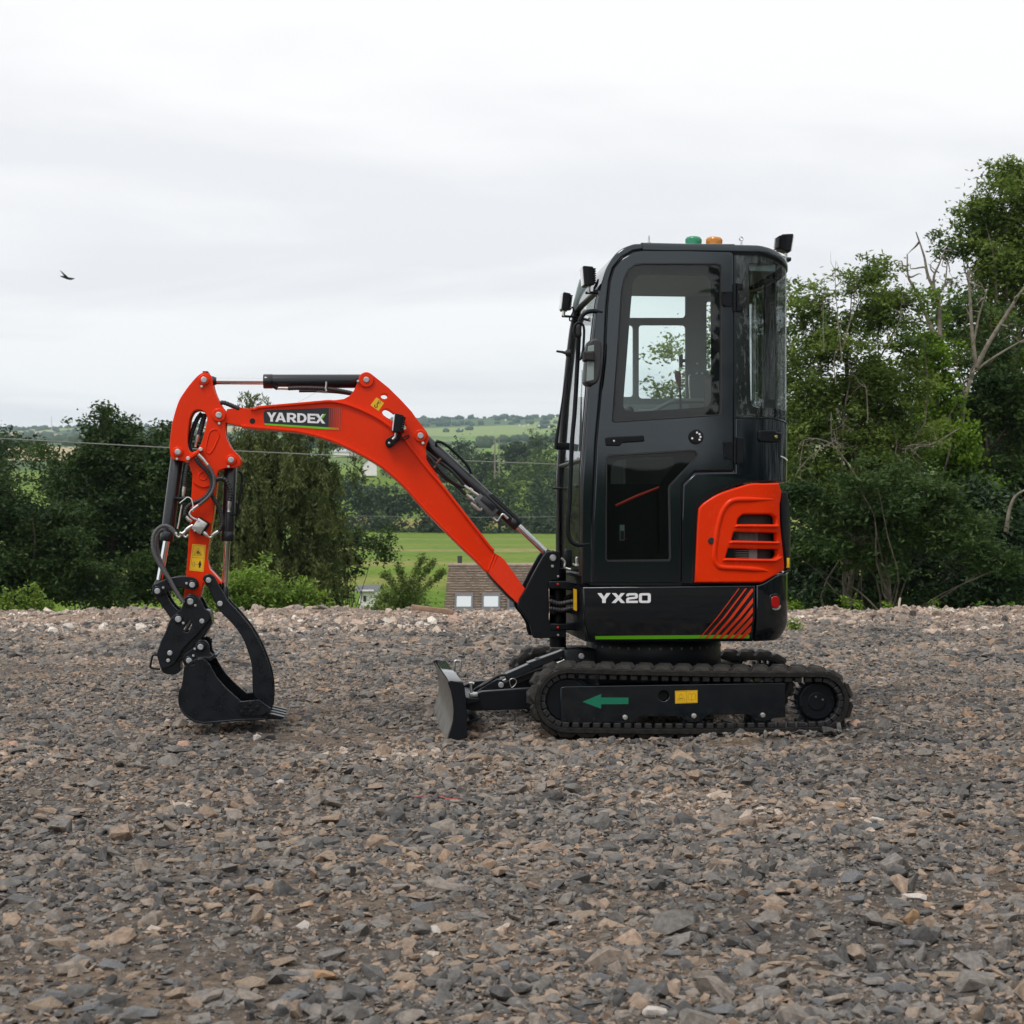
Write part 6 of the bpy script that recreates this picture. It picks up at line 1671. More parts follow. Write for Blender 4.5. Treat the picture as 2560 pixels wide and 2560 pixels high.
# things on the rubble edge
lone_stone(1136, 1547, 48, 25, "stone_pink", "pinkish broken block on the far edge beside the boom foot", 5, name="broken_block", Y=18.6)
lone_stone(360, 1534, 26, 26, "stone_pink", "upright pinkish rock on the far edge left of the bucket", 9, name="rock", Y=19.6)
lone_stone(180, 1537, 30, 11, "stone_grey", "dark flat rock on the far edge at the left", 12, name="rock", Y=19.4)
lone_stone(682, 1544, 36, 12, "stone_brown", "brown flat rock on the far edge right of the thumb", 14, name="rock", Y=18.8)
lone_stone(1013, 1527, 24, 14, "stone_pale", "pale grey rock on the far edge beside the timber", 15, name="rock", Y=19.3)
mat("old_timber", (0.24, 0.15, 0.10), 0.9, col2=(0.34, 0.23, 0.16), vscale=18, bump=0.4)
mat("bleached_wood", (0.50, 0.43, 0.35), 0.85, col2=(0.62, 0.55, 0.46), vscale=22, bump=0.3)
pa, pb = world_at(1028, 1518, 19.2), world_at(1108, 1532, 18.9)
ang_ = math.atan2(pb.z - pa.z, pb.x - pa.x)
tb = bevel_box("timber_baulk", 0, (pb - pa).length, 0, 0.09, -0.03, 0.03, "old_timber", None, 0.006)
tb.location = pa; tb.rotation_euler = (0, -ang_, 0)
tag(tb, "weathered brown timber baulk lying on the far edge beside the pinkish block", "timber")
def stake(P, rad, label, name="stake", m="bleached_wood"):
    o = sweep(name, P, rad, m, None, 7)
    tag(o, label, "stake")
stake(spline([world_at(2250, 1531, 18.6), world_at(2248, 1512, 18.6), world_at(2251, 1494, 18.6)], 3), [0.016, 0.015, 0.016, 0.014, 0.014, 0.013, 0.011], "pale upright split stick standing in the rubble on the right")
stake(spline([world_at(2255, 1514, 18.6), world_at(2264, 1515, 18.6), world_at(2272, 1522, 18.6), world_at(2283, 1532, 18.6)], 3), [0.008, 0.012, 0.014, 0.014, 0.013, 0.012, 0.011, 0.01, 0.009, 0.008], "pale crooked stick leaning beside the upright one on the right", "driftwood_stick")
mat("rusty_steel", (0.07, 0.05, 0.045), 0.8)
stake([world_at(2231, 1560, 17.6), world_at(2231, 1552, 17.6), world_at(2231, 1543, 17.6)], 0.014, "short dark steel pin driven into the pale rubble on the right", "steel_pin", "rusty_steel")
mat("red_wire", (0.52, 0.08, 0.06), 0.5)
def gp(u, v):
    Y = FPX * CAMH / (v - HOR); p = world_at(u, v, Y); return (p.x, Y, float(yard_h(p.x, Y)) + 0.022)
tag(sweep("red_wire", spline([gp(*q) for q in [(1028, 1986), (1050, 1988), (1085, 1985), (1105, 1990), (1118, 1999), (1150, 1997)]], 6), 0.0017, "red_wire", None, 6), "thin red wire lying on the gravel in front of the blade", "wire")
# ================================================================== VALLEY, HILLS, BUILDINGS, TREES
VY = np.array([20, 22, 26, 45, 75, 110, 140, 200, 300, 350, 400, 500, 700, 1000, 1500, 1900, 2500, 3200, 4200])
VZ = np.array([-1.0, -1.5, -2.4, -4.4, -6.6, -7.6, -2.5, -1.4, 0.3, 6.0, 12.5, 20, 33, 52, 84, 112, 164, 194, 180])
def valley_h(x, y):
    x, y = np.asarray(x, float), np.asarray(y, float)
    h = np.interp(y, VY, VZ)
    h = h + 0.12 * hnoise(x, y, 6, 41) * sstep(22, 30, y) + 0.9 * hnoise(x, y, 60, 42) * sstep(120, 400, y) + 4 * hnoise(x, y, 520, 43) * sstep(500, 1500, y)
    h = h + sstep(900, 2500, y) * (10 * hnoise(x, y, 900, 44) + 0.028 * x)
    h = h + 1.4 * sstep(5, 9, x) * (1 - sstep(40, 70, y))       # the wooded side on the right lies higher
    return h
def land_mat():
    m = bpy.data.materials.new("land"); m.use_nodes = True
    t = m.node_tree; b = t.nodes["Principled BSDF"]; b.inputs["Roughness"].default_value = 0.95; b.inputs["Specular IOR Level"].default_value = 0.15
    g = nd(t, "ShaderNodeNewGeometry")
    def noise(s, d=5, sc=None):
        n = nd(t, "ShaderNodeTexNoise"); n.inputs["Scale"].default_value = s; n.inputs["Detail"].default_value = d
        if sc:
            mp_ = nd(t, "ShaderNodeMapping"); mp_.inputs["Scale"].default_value = sc; t.links.new(g.outputs["Position"], mp_.inputs[0]); t.links.new(mp_.outputs[0], n.inputs["Vector"])
        else:
            t.links.new(g.outputs["Position"], n.inputs["Vector"])
        return n
    n1, n2, n3 = noise(0.045, 5), noise(0.9, 6), noise(0.05, 3, (0.12, 1.0, 1.0))
    r = nd(t, "ShaderNodeValToRGB")
    r.color_ramp.elements[0].position = 0.32; r.color_ramp.elements[0].color = (0.098, 0.175, 0.016, 1)
    r.color_ramp.elements[1].position = 0.70; r.color_ramp.elements[1].color = (0.155, 0.215, 0.026, 1)
    t.links.new(n1.outputs["Fac"], r.inputs[0])
    # dry mown strips
    r3 = nd(t, "ShaderNodeValToRGB"); r3.color_ramp.elements[0].position = 0.55; r3.color_ramp.elements[0].color = (0, 0, 0, 1); r3.color_ramp.elements[1].position = 0.63; r3.color_ramp.elements[1].color = (1, 1, 1, 1)
    t.links.new(n3.outputs["Fac"], r3.inputs[0])
    mx = nd(t, "ShaderNodeMix", data_type='RGBA'); mx.inputs["B"].default_value = (0.30, 0.235, 0.095, 1)
    sm = nd(t, "ShaderNodeMath", operation='MULTIPLY'); sm.inputs[1].default_value = 0.65
    t.links.new(r3.outputs[0], sm.inputs[0]); t.links.new(sm.outputs[0], mx.inputs["Factor"]); t.links.new(r.outputs[0], mx.inputs["A"])
    # far fields: cells of pasture, stubble and wood
    vo = nd(t, "ShaderNodeTexVoronoi"); vo.inputs["Scale"].default_value = 0.0052; vo.inputs["Randomness"].default_value = 0.9
    mp2 = nd(t, "ShaderNodeMapping"); mp2.inputs["Scale"].default_value = (1.0, 0.55, 0.0)
    t.links.new(g.outputs["Position"], mp2.inputs[0]); t.links.new(mp2.outputs[0], vo.inputs["Vector"])
    sx = nd(t, "ShaderNodeSeparateColor"); t.links.new(vo.outputs["Color"], sx.inputs[0])
    rf_ = nd(t, "ShaderNodeValToRGB"); rf_.color_ramp.interpolation = 'CONSTANT'
    els = rf_.color_ramp.elements
    els[0].position, els[0].color = 0.0, (0.06, 0.095, 0.035, 1)
    els[1].position, els[1].color = 0.88, (0.40, 0.33, 0.19, 1)
    for p, c in ((0.26, (0.15, 0.24, 0.045)), (0.50, (0.07, 0.11, 0.04)), (0.60, (0.21, 0.27, 0.08)), (0.78, (0.12, 0.18, 0.05))):
        e = els.new(p); e.color = (*c, 1)
    t.links.new(sx.outputs[0], rf_.inputs[0])
    fa = nd(t, "ShaderNodeAttribute", attribute_name="far")
    mf = nd(t, "ShaderNodeMix", data_type='RGBA'); t.links.new(fa.outputs["Fac"], mf.inputs["Factor"]); t.links.new(mx.outputs["Result"], mf.inputs["A"]); t.links.new(rf_.outputs[0], mf.inputs["B"])
    r2 = nd(t, "ShaderNodeValToRGB"); r2.color_ramp.elements[0].position = 0.3; r2.color_ramp.elements[0].color = (0.72, 0.72, 0.72, 1); r2.color_ramp.elements[1].position = 0.7; r2.color_ramp.elements[1].color = (1.15, 1.15, 1.15, 1)
    t.links.new(n2.outputs["Fac"], r2.inputs[0])
    ml = nd(t, "ShaderNodeMix", data_type='RGBA', blend_type='MULTIPLY'); ml.inputs["Factor"].default_value = 1.0
    t.links.new(mf.outputs["Result"], ml.inputs["A"]); t.links.new(r2.outputs[0], ml.inputs["B"])
    t.links.new(ml.outputs["Result"], b.inputs["Base Color"])
    MATS["land"] = m
land_mat()
xs = np.unique(np.concatenate([np.linspace(-2600, -60, 70), np.linspace(-60, 60, 61), np.linspace(60, 2600, 70)]))
ys = np.unique(np.concatenate([np.linspace(22.5, 60, 26), np.linspace(60, 420, 60), np.linspace(420, 4200, 90)]))
V, Fq = grid(xs, ys, valley_h)
land = np_mesh("valley_land", V, Fq, "land", attrs={"far": ('FLOAT', 'POINT', sstep(420, 520, V[:, 1]))})
tag(land, kind="structure")

# ---------------------------------------------------------------- foliage
def leaf_mat(name, dark, light, trans=0.35, rough=0.55):
    m = bpy.data.materials.new(name); m.use_nodes = True
    t = m.node_tree
    b = t.nodes["Principled BSDF"]; b.inputs["Roughness"].default_value = rough; b.inputs["Specular IOR Level"].default_value = 0.22
    at_ = nd(t, "ShaderNodeAttribute", attribute_name="tint")
    r = nd(t, "ShaderNodeValToRGB"); r.color_ramp.elements[0].color = (*dark, 1); r.color_ramp.elements[1].color = (*light, 1)
    t.links.new(at_.outputs["Fac"], r.inputs[0]); t.links.new(r.outputs[0], b.inputs["Base Color"])
    tl = nd(t, "ShaderNodeBsdfTranslucent")
    hs = nd(t, "ShaderNodeHueSaturation"); hs.inputs["Value"].default_value = 1.25; hs.inputs["Saturation"].default_value = 1.1
    t.links.new(r.outputs[0], hs.inputs["Color"]); t.links.new(hs.outputs[0], tl.inputs[0])
    mx = nd(t, "ShaderNodeMixShader"); mx.inputs[0].default_value = trans
    o = t.nodes["Material Output"]
    t.links.new(b.outputs[0], mx.inputs[1]); t.links.new(tl.outputs[0], mx.inputs[2]); t.links.new(mx.outputs[0], o.inputs[0])
    MATS[name] = m
leaf_mat("leaf_ash", (0.040, 0.078, 0.016), (0.195, 0.265, 0.055))
leaf_mat("leaf_ash_dark", (0.022, 0.050, 0.015), (0.096, 0.152, 0.042))
leaf_mat("leaf_oak", (0.012, 0.030, 0.009), (0.064, 0.105, 0.024), 0.28)
leaf_mat("leaf_willow", (0.046, 0.066, 0.020), (0.170, 0.195, 0.066))
leaf_mat("leaf_bright", (0.072, 0.145, 0.017), (0.275, 0.377, 0.080), 0.4)
leaf_mat("leaf_ivy", (0.058, 0.123, 0.012), (0.189, 0.297, 0.032), 0.3)
leaf_mat("leaf_hedge", (0.030, 0.060, 0.016), (0.105, 0.152, 0.036), 0.25)
leaf_mat("leaf_shade", (0.012, 0.030, 0.012), (0.045, 0.080, 0.030), 0.1, 0.4)  # extra dark leaf: the wood's deep shade is put into the colour
leaf_mat("leaf_sapling", (0.065, 0.105, 0.022), (0.200, 0.260, 0.070), 0.35)
leaf_mat("leaf_far", (0.022, 0.042, 0.018), (0.062, 0.095, 0.036), 0.15)
mat("bark", (0.075, 0.062, 0.048), 0.9, col2=(0.16, 0.135, 0.105), vscale=9, bump=0.6, bscale=14)
mat("dead_wood", (0.13, 0.11, 0.088), 0.9, col2=(0.25, 0.215, 0.17), vscale=9, bump=0.4, bscale=20)

def leaf_mesh(name, C, size, r, m, parent, droop=0.0, aspect=0.45, tint=None, up=0.35):
    n = len(C)
    a = r.normal(0, 1, (n, 3)); a[:, 2] = a[:, 2] * 0.6 - droop
    a /= np.linalg.norm(a, axis=1)[:, None]
    q = r.normal(0, 1, (n, 3)); q[:, 2] += up * 2
    s = np.cross(a, q); s /= np.maximum(np.linalg.norm(s, axis=1), 1e-6)[:, None]
    l = size * r.uniform(0.65, 1.3, n)[:, None]
    wd = l * aspect
    V = np.stack([C - a * l / 2, C + s * wd / 2 + a * l * 0.06, C + a * l / 2, C - s * wd / 2 + a * l * 0.06], 1).reshape(-1, 3)
    Fq = np.arange(4 * n).reshape(n, 4)
    if tint is None:
        tint = r.random(n)
    return np_mesh(name, V, Fq, m, parent, False, {"tint": ('FLOAT', 'POINT', np.repeat(np.clip(tint, 0, 1), 4))})
def multi_tube(name, paths, m, parent, seg=5):
    V, Fc = [], []
    for P, rad in paths:
        v, f = sweep_arrays(P, rad, seg, False)
        k = len(V)
        V += v; Fc += [tuple(i + k for i in q) for q in f]
    return from_data(name, V, Fc, m, parent, True, 60)
def wiggle(a, b, r, n=5, amp=0.08):
    a, b = np.array(a, float), np.array(b, float)
    L = np.linalg.norm(b - a)
    P = [a + (b - a) * t + (r.normal(0, amp * L, 3) * (0 < t < 1)) for t in np.linspace(0, 1, n)]
    return spline(P, 3)
def tree(name, label, cat, Y, base_u, blobs, leaf, size, n_leaf, seed, clump=0.30, trunk_r=0.09, group=None, droop=0.0, aspect=0.45, limbs=30, base_z=None, spread_d=0.8, bark="bark", up=0.35, gap=0.0, trunk_top=None, shell=0.5, flat=0.75, tint_bias=0.0):
    """tree or shrub: blobs are crown masses (u, v, ru, rv) in photo pixels at distance Y"""
    r = np.random.default_rng(seed)
    k = Y / FPX
    bx = (base_u - 1280) * k
    bz = float(valley_h(bx, Y)) if base_z is None else base_z
    root = empty(name, (bx, Y, bz))
    tag(root, label, cat, group)
    off = np.array((bx, Y, bz))
    W = np.array([b[2] * b[3] for b in blobs], float)
    # boughs: big sprays on the crown's surface, each carrying a handful of flat leafy clumps
    RM = 1.9 * clump
    nm = int(np.clip(1.15 * (W.sum() * k * k * 3.14) / (RM * RM * 0.9), 8, 400))
    pick = r.choice(len(blobs), nm, p=W / W.sum())
    d = r.normal(0, 1, (nm, 3)); d /= np.linalg.norm(d, axis=1)[:, None]
    d[:, 1] = np.where(r.random(nm) < 0.72, -np.abs(d[:, 1]), d[:, 1])
    rad = r.random(nm) ** shell
    B = np.array(blobs, float)[pick]
    MC = np.stack([(B[:, 0] - 1280) * k + d[:, 0] * rad * B[:, 2] * k, Y + d[:, 1] * rad * B[:, 2] * k * spread_d, CAMH + (HOR - B[:, 1]) * k + d[:, 2] * rad * B[:, 3] * k], 1)
    sub_n = 7
    mi = np.repeat(np.arange(nm), sub_n)
    nc = len(mi)
    g0 = r.normal(0, 0.46, (nc, 3)) * RM * np.exp(r.normal(0, 0.3, nm))[mi][:, None]
    g0[:, 2] *= 0.55
    C = MC[mi] + g0
    if gap:
        keep = hnoise(C[:, 0] * 1.0 + seed, C[:, 2], clump * 2.6, seed) > -1 + 2 * gap - 0.35
        C = C[keep]; mi = mi[keep]; nc = len(C)
    cs = clump * 0.8 * np.exp(r.normal(0, 0.35, nc))
    per = r.multinomial(n_leaf, cs ** 2 / (cs ** 2).sum())
    ci = np.repeat(np.arange(nc), per)
    g = r.normal(0, 0.5, (len(ci), 3)); g[:, 2] *= flat * 0.8
    Lc = C[ci] + g * cs[ci][:, None]
    if droop:
        # weeping shoots: every clump hangs as a few strands
        ns = 5
        so = r.normal(0, 0.42, (nc, ns, 2)) * cs[:, None, None]
        sk = r.integers(0, ns, len(ci))
        tt = r.random(len(ci))
        ln = (cs * r.uniform(1.4, 3.4, nc))[ci]
        Lc[:, 0] = C[ci, 0] + so[ci, sk, 0] * (0.5 + tt) + r.normal(0, 0.035, len(ci))
        Lc[:, 1] = C[ci, 1] + so[ci, sk, 1] * (0.5 + tt) + r.normal(0, 0.035, len(ci))
        Lc[:, 2] = C[ci, 2] + 0.3 * clump - ln * tt
    Lc[:, 2] = np.maximum(Lc[:, 2], bz + 0.02)
    tint = np.clip(0.42 + tint_bias + 0.17 * r.standard_normal(nm)[mi[ci]] + 0.10 * r.standard_normal(nc)[ci] + 0.18 * r.standard_normal(len(ci)), 0, 1)
    crown = leaf_mesh("crown", Lc - off, size, r, leaf, root, droop, aspect, tint, up)
    # trunk and limbs
    top = C.mean(0) + (C[np.argmax(C[:, 2])] - C.mean(0)) * 0.35 if trunk_top is None else np.array(world_at(trunk_top[0], trunk_top[1], Y))
    T = np.array(wiggle((bx, Y, bz - 0.15), top, r, 6, 0.025))
    nT = len(T)
    paths = [([tuple(p - off) for p in T], [trunk_r * (1 - 0.88 * i / (nT - 1)) for i in range(nT)])]
    tk_ = multi_tube("trunk", paths, bark, root, 8)
    sub = r.choice(nc, min(limbs, nc), replace=False)
    lp_ = []
    for j in sub:
        z = C[j, 2]
        f = np.clip((z - bz) / max(top[2] - bz, 0.1) * r.uniform(0.45, 0.8), 0.08, 0.9)
        s0 = T[int(f * (nT - 1))]
        L0 = np.linalg.norm(C[j] - s0)
        P = wiggle(s0, C[j], r, 4, 0.07)
        r0 = min(trunk_r * 0.4, 0.007 + 0.011 * L0)
        lp_.append(([tuple(np.array(p) - off) for p in P], [r0 * (1 - 0.85 * i / (len(P) - 1)) for i in range(len(P))]))
    if lp_:
        multi_tube("limbs", lp_, bark, root, 5)
    return root
def dead_limbs(name, label, Y, lines, rad, seed, m="dead_wood", twigs=0, parent=None, base=None):
    """bare branches traced as pixel lines at distance Y (third value of a point shifts it in depth)"""
    r = np.random.default_rng(seed)
    paths = []
    for ln, r0 in zip(lines, rad):
        P = [np.array(world_at(q[0], q[1], Y + (q[2] if len(q) > 2 else 0))) for q in ln]
        S_ = spline(P, 5)
        n = len(S_)
        paths.append((S_, [r0 * 0.7 * (1 - 0.75 * i / (n - 1)) for i in range(n)]))
        for j in range(twigs):
            i = int(r.uniform(0.3, 0.98) * (n - 1))
            a = np.array(S_[i]); L = r.uniform(0.12, 0.5)
            d = r.normal(0, 1, 3); d[2] = d[2] * 0.7; d /= np.linalg.norm(d)
            W_ = wiggle(a, a + d * L, r, 4, 0.12)
            paths.append((W_, [r0 * 0.35 * (1 - 0.8 * q / (len(W_) - 1)) for q in range(len(W_))]))
    return paths

# ---- right-hand wood
T1 = tree("ash_tree", "leafy green ash tree directly behind the cab with thin crown top", "tree", 27.5, 2120,
     [(2110, 860, 130, 150), (2060, 760, 80, 110), (2200, 760, 60, 90), (2150, 1000, 150, 150), (2020, 1050, 75, 190), (2240, 950, 70, 120), (2100, 1180, 150, 150), (2230, 1120, 110, 130), (2100, 690, 40, 50)],
     "leaf_ash", 0.092, 56000, 1, 0.22, 0.07, limbs=34, shell=0.42, trunk_top=(2130, 720), aspect=0.36, tint_bias=0.03)
for i in range(1):
    P = dead_limbs("x", "", 26.3, [[(2105, 900), (2095, 800), (2088, 700), (2090, 650)], [(2110, 860), (2135, 760), (2146, 665)], [(2060, 880), (2058, 760), (2062, 690)], [(2090, 960), (2085, 900), (2098, 860)],
        [(2078, 1030), (2080, 1100), (2100, 1130)], [(2090, 1020), (2110, 1060), (2135, 1075)], [(2170, 1050), (2165, 970), (2150, 960)], [(2215, 880), (2250, 800), (2252, 770), (2258, 720)],
        [(2140, 1190), (2080, 1110), (2010, 1100), (1990, 1140)], [(2090, 1100), (2040, 1130), (2000, 1170), (1985, 1200)], [(2010, 1100), (2000, 1160), (2005, 1205), (2020, 1200)], [(2085, 1080), (2095, 1120), (2090, 1060)],
        [(2400, 1070), (2330, 1110), (2270, 1115), (2262, 1160)], [(2330, 1110), (2290, 1120), (2270, 1150)], [(2030, 1280), (2080, 1310), (2120, 1340), (2125, 1380), (2115, 1450)], [(2040, 1290), (2100, 1300), (2160, 1330), (2190, 1360)],
        [(2120, 1330), (2130, 1380), (2160, 1410), (2178, 1425)], [(2130, 1340), (2150, 1350), (2190, 1365)], [(2100, 1300), (2085, 1270), (2060, 1240), (2045, 1215), (2060, 1230)], [(2345, 1400), (2375, 1420), (2390, 1445)], [(2370, 1380), (2390, 1400), (2415, 1420)]],
        [0.016, 0.014, 0.012, 0.012, 0.012, 0.010, 0.014, 0.010, 0.016, 0.014, 0.010, 0.012, 0.014, 0.010, 0.018, 0.014, 0.012, 0.010, 0.010, 0.010, 0.008], 3, twigs=7)
    multi_tube("dead_branches", [([tuple(np.array(p) - np.array(T1.location)) for p in q[0]], q[1]) for q in P], "dead_wood", T1, 5)
tree("understorey_shrub", "dense dark green ash sapling thicket low behind the machine's tail", "shrub", 26.0, 2200,
     [(2060, 1290, 100, 90), (2200, 1240, 150, 100), (2330, 1300, 120, 100), (2160, 1350, 120, 60), (2010, 1380, 50, 50), (2420, 1400, 80, 60)],
     "leaf_ash_dark", 0.105, 27000, 2, 0.23, 0.05, limbs=20, aspect=0.30, shell=0.30, tint_bias=0.12)
tree("shade_bush", "bush coloured dark for deep shade at the foot of the wood on the right", "shrub", 28.5, 2330,
     [(2250, 1400, 260, 140), (2480, 1360, 160, 170), (2050, 1440, 120, 90), (2100, 1490, 160, 45), (2350, 1490, 220, 45), (2560, 1480, 120, 60)], "leaf_shade", 0.11, 30000, 3, 0.32, 0.06, limbs=10)  # dark leaf colour stands in for shade behind the thicket
tree("sycamore_tree", "leafy tree behind the cab seen through its door window", "tree", 30.0, 1830,
     [(1760, 960, 90, 120), (1680, 985, 50, 40), (1850, 930, 110, 200), (1900, 1150, 120, 180), (1780, 1150, 120, 120), (1690, 870, 30, 50), (1720, 740, 20, 20), (1880, 760, 60, 90)],
     "leaf_ash", 0.095, 24000, 8, 0.24, 0.08, limbs=20, shell=0.45)
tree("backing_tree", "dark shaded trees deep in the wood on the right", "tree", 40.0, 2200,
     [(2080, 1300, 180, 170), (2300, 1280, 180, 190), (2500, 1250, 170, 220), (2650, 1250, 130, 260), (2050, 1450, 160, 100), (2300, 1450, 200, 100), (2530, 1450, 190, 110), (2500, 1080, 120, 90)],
     "leaf_shade", 0.17, 30000, 7, 0.45, 0.14, limbs=10, tint_bias=0.1)
T2 = tree("tall_ash_tree", "tall ash tree at the right edge, the highest in view", "tree", 33.0, 2490,
     [(2500, 560, 130, 150), (2440, 620, 70, 90), (2540, 430, 90, 60), (2560, 640, 110, 160), (2470, 760, 95, 110), (2580, 830, 120, 150), (2440, 900, 70, 90), (2610, 520, 90, 120)],
     "leaf_ash", 0.105, 44000, 4, 0.24, 0.13, limbs=40, trunk_top=(2520, 420), aspect=0.38, shell=0.42, gap=0.12, tint_bias=0.10)
T3 = tree("ivy_clad_tree", "half-dead tree with ivy-covered trunk and bare forked top on the right", "tree", 29.5, 2400,
     [(2345, 930, 34, 110), (2365, 1040, 50, 110), (2390, 1160, 80, 110), (2420, 1270, 100, 110), (2330, 760, 30, 40), (2330, 860, 60, 60)],
     "leaf_ivy", 0.075, 18000, 5, 0.15, 0.10, limbs=8, trunk_top=(2345, 850), aspect=0.75, shell=0.6)
P = dead_limbs("x", "", 29.5, [[(2345, 860), (2320, 800), (2285, 720), (2270, 690), (2268, 635)], [(2350, 850), (2345, 750), (2320, 690), (2310, 640), (2290, 580)], [(2335, 720), (2335, 690), (2350, 655), (2363, 620)],
     [(2345, 740), (2362, 710), (2368, 660), (2372, 650)], [(2360, 715), (2385, 695)], [(2440, 920), (2430, 830), (2425, 740), (2422, 690), (2410, 680)], [(2422, 700), (2425, 670)],
     [(2440, 920), (2470, 860), (2520, 780), (2560, 720), (2600, 690)], [(2435, 850), (2450, 780), (2470, 720)], [(2400, 1080), (2410, 1000), (2430, 940), (2440, 910)], [(2410, 985), (2400, 950), (2380, 910)], [(2440, 925), (2490, 890), (2560, 850), (2620, 830)]],
     [0.065, 0.065, 0.042, 0.03, 0.018, 0.06, 0.028, 0.07, 0.036, 0.085, 0.04, 0.04], 9, twigs=4)
multi_tube("bare_boughs", [([tuple(np.array(p) - np.array(T3.location)) for p in q[0]], q[1]) for q in P], "dead_wood", T3, 7)
tree("hawthorn_tree", "mid green bushy tree between the ivy-clad trunk and the right edge", "tree", 31.0, 2500,
     [(2480, 1020, 110, 130), (2540, 1150, 110, 140), (2420, 1060, 80, 120), (2300, 1040, 90, 70), (2560, 1300, 90, 130), (2470, 860, 60, 60), (2390, 800, 50, 70)],
     "leaf_ash_dark", 0.095, 44000, 6, 0.24, 0.09, limbs=20, shell=0.45)
P = dead_limbs("x", "", 25.6, [[(2515, 1330), (2525, 1270), (2545, 1235), (2600, 1210)]], [0.055], 4)
lg = multi_tube("leaning_bough", P, "dead_wood", None, 8)
tag(lg, "bare grey bough bending in from the right edge above the bank", "bough")

rw = np.random.default_rng(31)
nw = 11000
wy = rw.uniform(-14, 22, nw); wx = 8.5 + 0.10 * np.maximum(wy, 0) + np.abs(rw.normal(0, 1.6, nw)) + 0.8 * hnoise(wy, wy * 0, 3.0, 5); wz = rw.uniform(-0.3, 1, nw) ** 1.0 * (5.6 + 2.2 * hnoise(wy, wx * 0, 2.6, 6))
side_wood = leaf_mesh("side_wood", np.stack([wx, wy, wz], 1), 0.42, rw, "leaf_oak", None, aspect=0.6)
tag(side_wood, "dark wood that continues along the right side of the yard", "wood", kind="stuff")

# ---- left-hand trees
tree("oak_tree", "broad dark green tree with twin crown tops left of the dipper arm", "tree", 44.0, 290,
     [(285, 1180, 130, 110), (260, 1075, 38, 38), (312, 1075, 24, 44), (300, 1300, 150, 130), (215, 1260, 80, 100), (390, 1290, 80, 130), (290, 1430, 160, 100), (350, 1170, 60, 60)],
     "leaf_oak", 0.13, 66000, 11, 0.36, 0.16, limbs=20, shell=0.45)
tree("hazel_tree", "dark green bushy tree filling the left edge above the weeds", "tree", 40.0, 60,
     [(40, 1330, 110, 90), (110, 1400, 100, 90), (20, 1250, 70, 60), (150, 1300, 60, 60), (60, 1470, 130, 70), (190, 1450, 90, 80)],
     "leaf_oak", 0.12, 52000, 12, 0.33, 0.10, limbs=16, shell=0.45, tint_bias=0.06)
tree("alder_tree", "shadowy tree seen behind the dipper arm", "tree", 46.0, 470,
     [(460, 1200, 80, 90), (500, 1330, 100, 120), (440, 1430, 90, 90), (540, 1140, 60, 70), (420, 1110, 40, 40)], "leaf_oak", 0.13, 36000, 13, 0.36, 0.12, limbs=14, shell=0.45, tint_bias=-0.1)
tree("back_wood_tree", "mid green rounded tree farther back at the far left", "tree", 85.0, 60,
     [(60, 1190, 90, 70), (0, 1170, 70, 60), (130, 1200, 70, 60), (-70, 1180, 80, 80), (60, 1290, 120, 60)], "leaf_oak", 0.26, 9000, 14, 0.85, 0.2, limbs=10, shell=0.5)
tree("willow_tree", "drooping olive green willow behind the boom", "tree", 40.0, 700,
     [(700, 1150, 130, 100), (620, 1120, 70, 80), (780, 1170, 80, 90), (680, 1290, 150, 110), (810, 1250, 75, 80), (865, 1270, 50, 60), (720, 1400, 150, 90), (600, 1250, 60, 120), (650, 1060, 60, 50), (740, 1080, 60, 50)],
     "leaf_willow", 0.135, 74000, 15, 0.34, 0.16, limbs=22, droop=1.3, aspect=0.26, shell=0.42, flat=1.1)
tree("elder_shrub", "mid green shrub at the willow's right foot", "shrub", 42.0, 890,
     [(850, 1370, 40, 70), (850, 1420, 35, 60), (845, 1480, 40, 50), (915, 1375, 26, 40)], "leaf_oak", 0.11, 7000, 16, 0.3, 0.04, limbs=20)
tree("leafy_bush", "bright light green leafy bush growing behind the thumb clamp", "bush", 23.2, 680,
     [(650, 1470, 90, 45), (740, 1480, 70, 40), (600, 1490, 50, 40), (690, 1440, 70, 26), (780, 1500, 50, 24), (560, 1500, 40, 30)], "leaf_bright", 0.070, 9500, 17, 0.16, 0.02, limbs=30, aspect=0.40, up=0.8, base_z=-1.2, tint_bias=0.08)
for i, (bu, bl_, lb) in enumerate(((1015, [(1020, 1480, 50, 45), (990, 1505, 45, 35), (1060, 1495, 45, 35)], "bushy green sapling in front of the tiled roof's left end"),
                                   (960, [(972, 1508, 20, 30), (925, 1540, 30, 12)], "low green shrub beside the white outbuilding"))):
    tr_ = tree("sapling", lb, "shrub", 52.0, bu, bl_, "leaf_sapling", 0.11, 4200, 20 + i, 0.28, 0.03, limbs=20, tint_bias=0.2)
P = dead_limbs("x", "", 51.0, [[(1020, 1480), (1040, 1430), (1058, 1392)], [(1030, 1480), (1062, 1430), (1085, 1405)], [(1010, 1480), (1005, 1440), (995, 1415)], [(1040, 1490), (1085, 1450), (1108, 1430)], [(1000, 1490), (975, 1450), (960, 1435)]], [0.02] * 5, 6)
rr2 = np.random.default_rng(5)
LC = []
for S_, _r in P:
    for p in S_:
        LC.append(np.array(p) + rr2.normal(0, 0.07, (60, 3)))
sap = empty("feathery_shrub", (float(world_at(1030, 1500, 51).x), 51.0, -4.9)); tag(sap, "feathery shrub with upright leafy shoots left of the tiled roof", "shrub")
multi_tube("stems", [([tuple(np.array(p) - np.array(sap.location)) for p in q[0]], q[1]) for q in P], "bark", sap, 5)
leaf_mesh("leaves", np.concatenate(LC) - np.array(sap.location), 0.11, rr2, "leaf_sapling", sap, aspect=0.35)
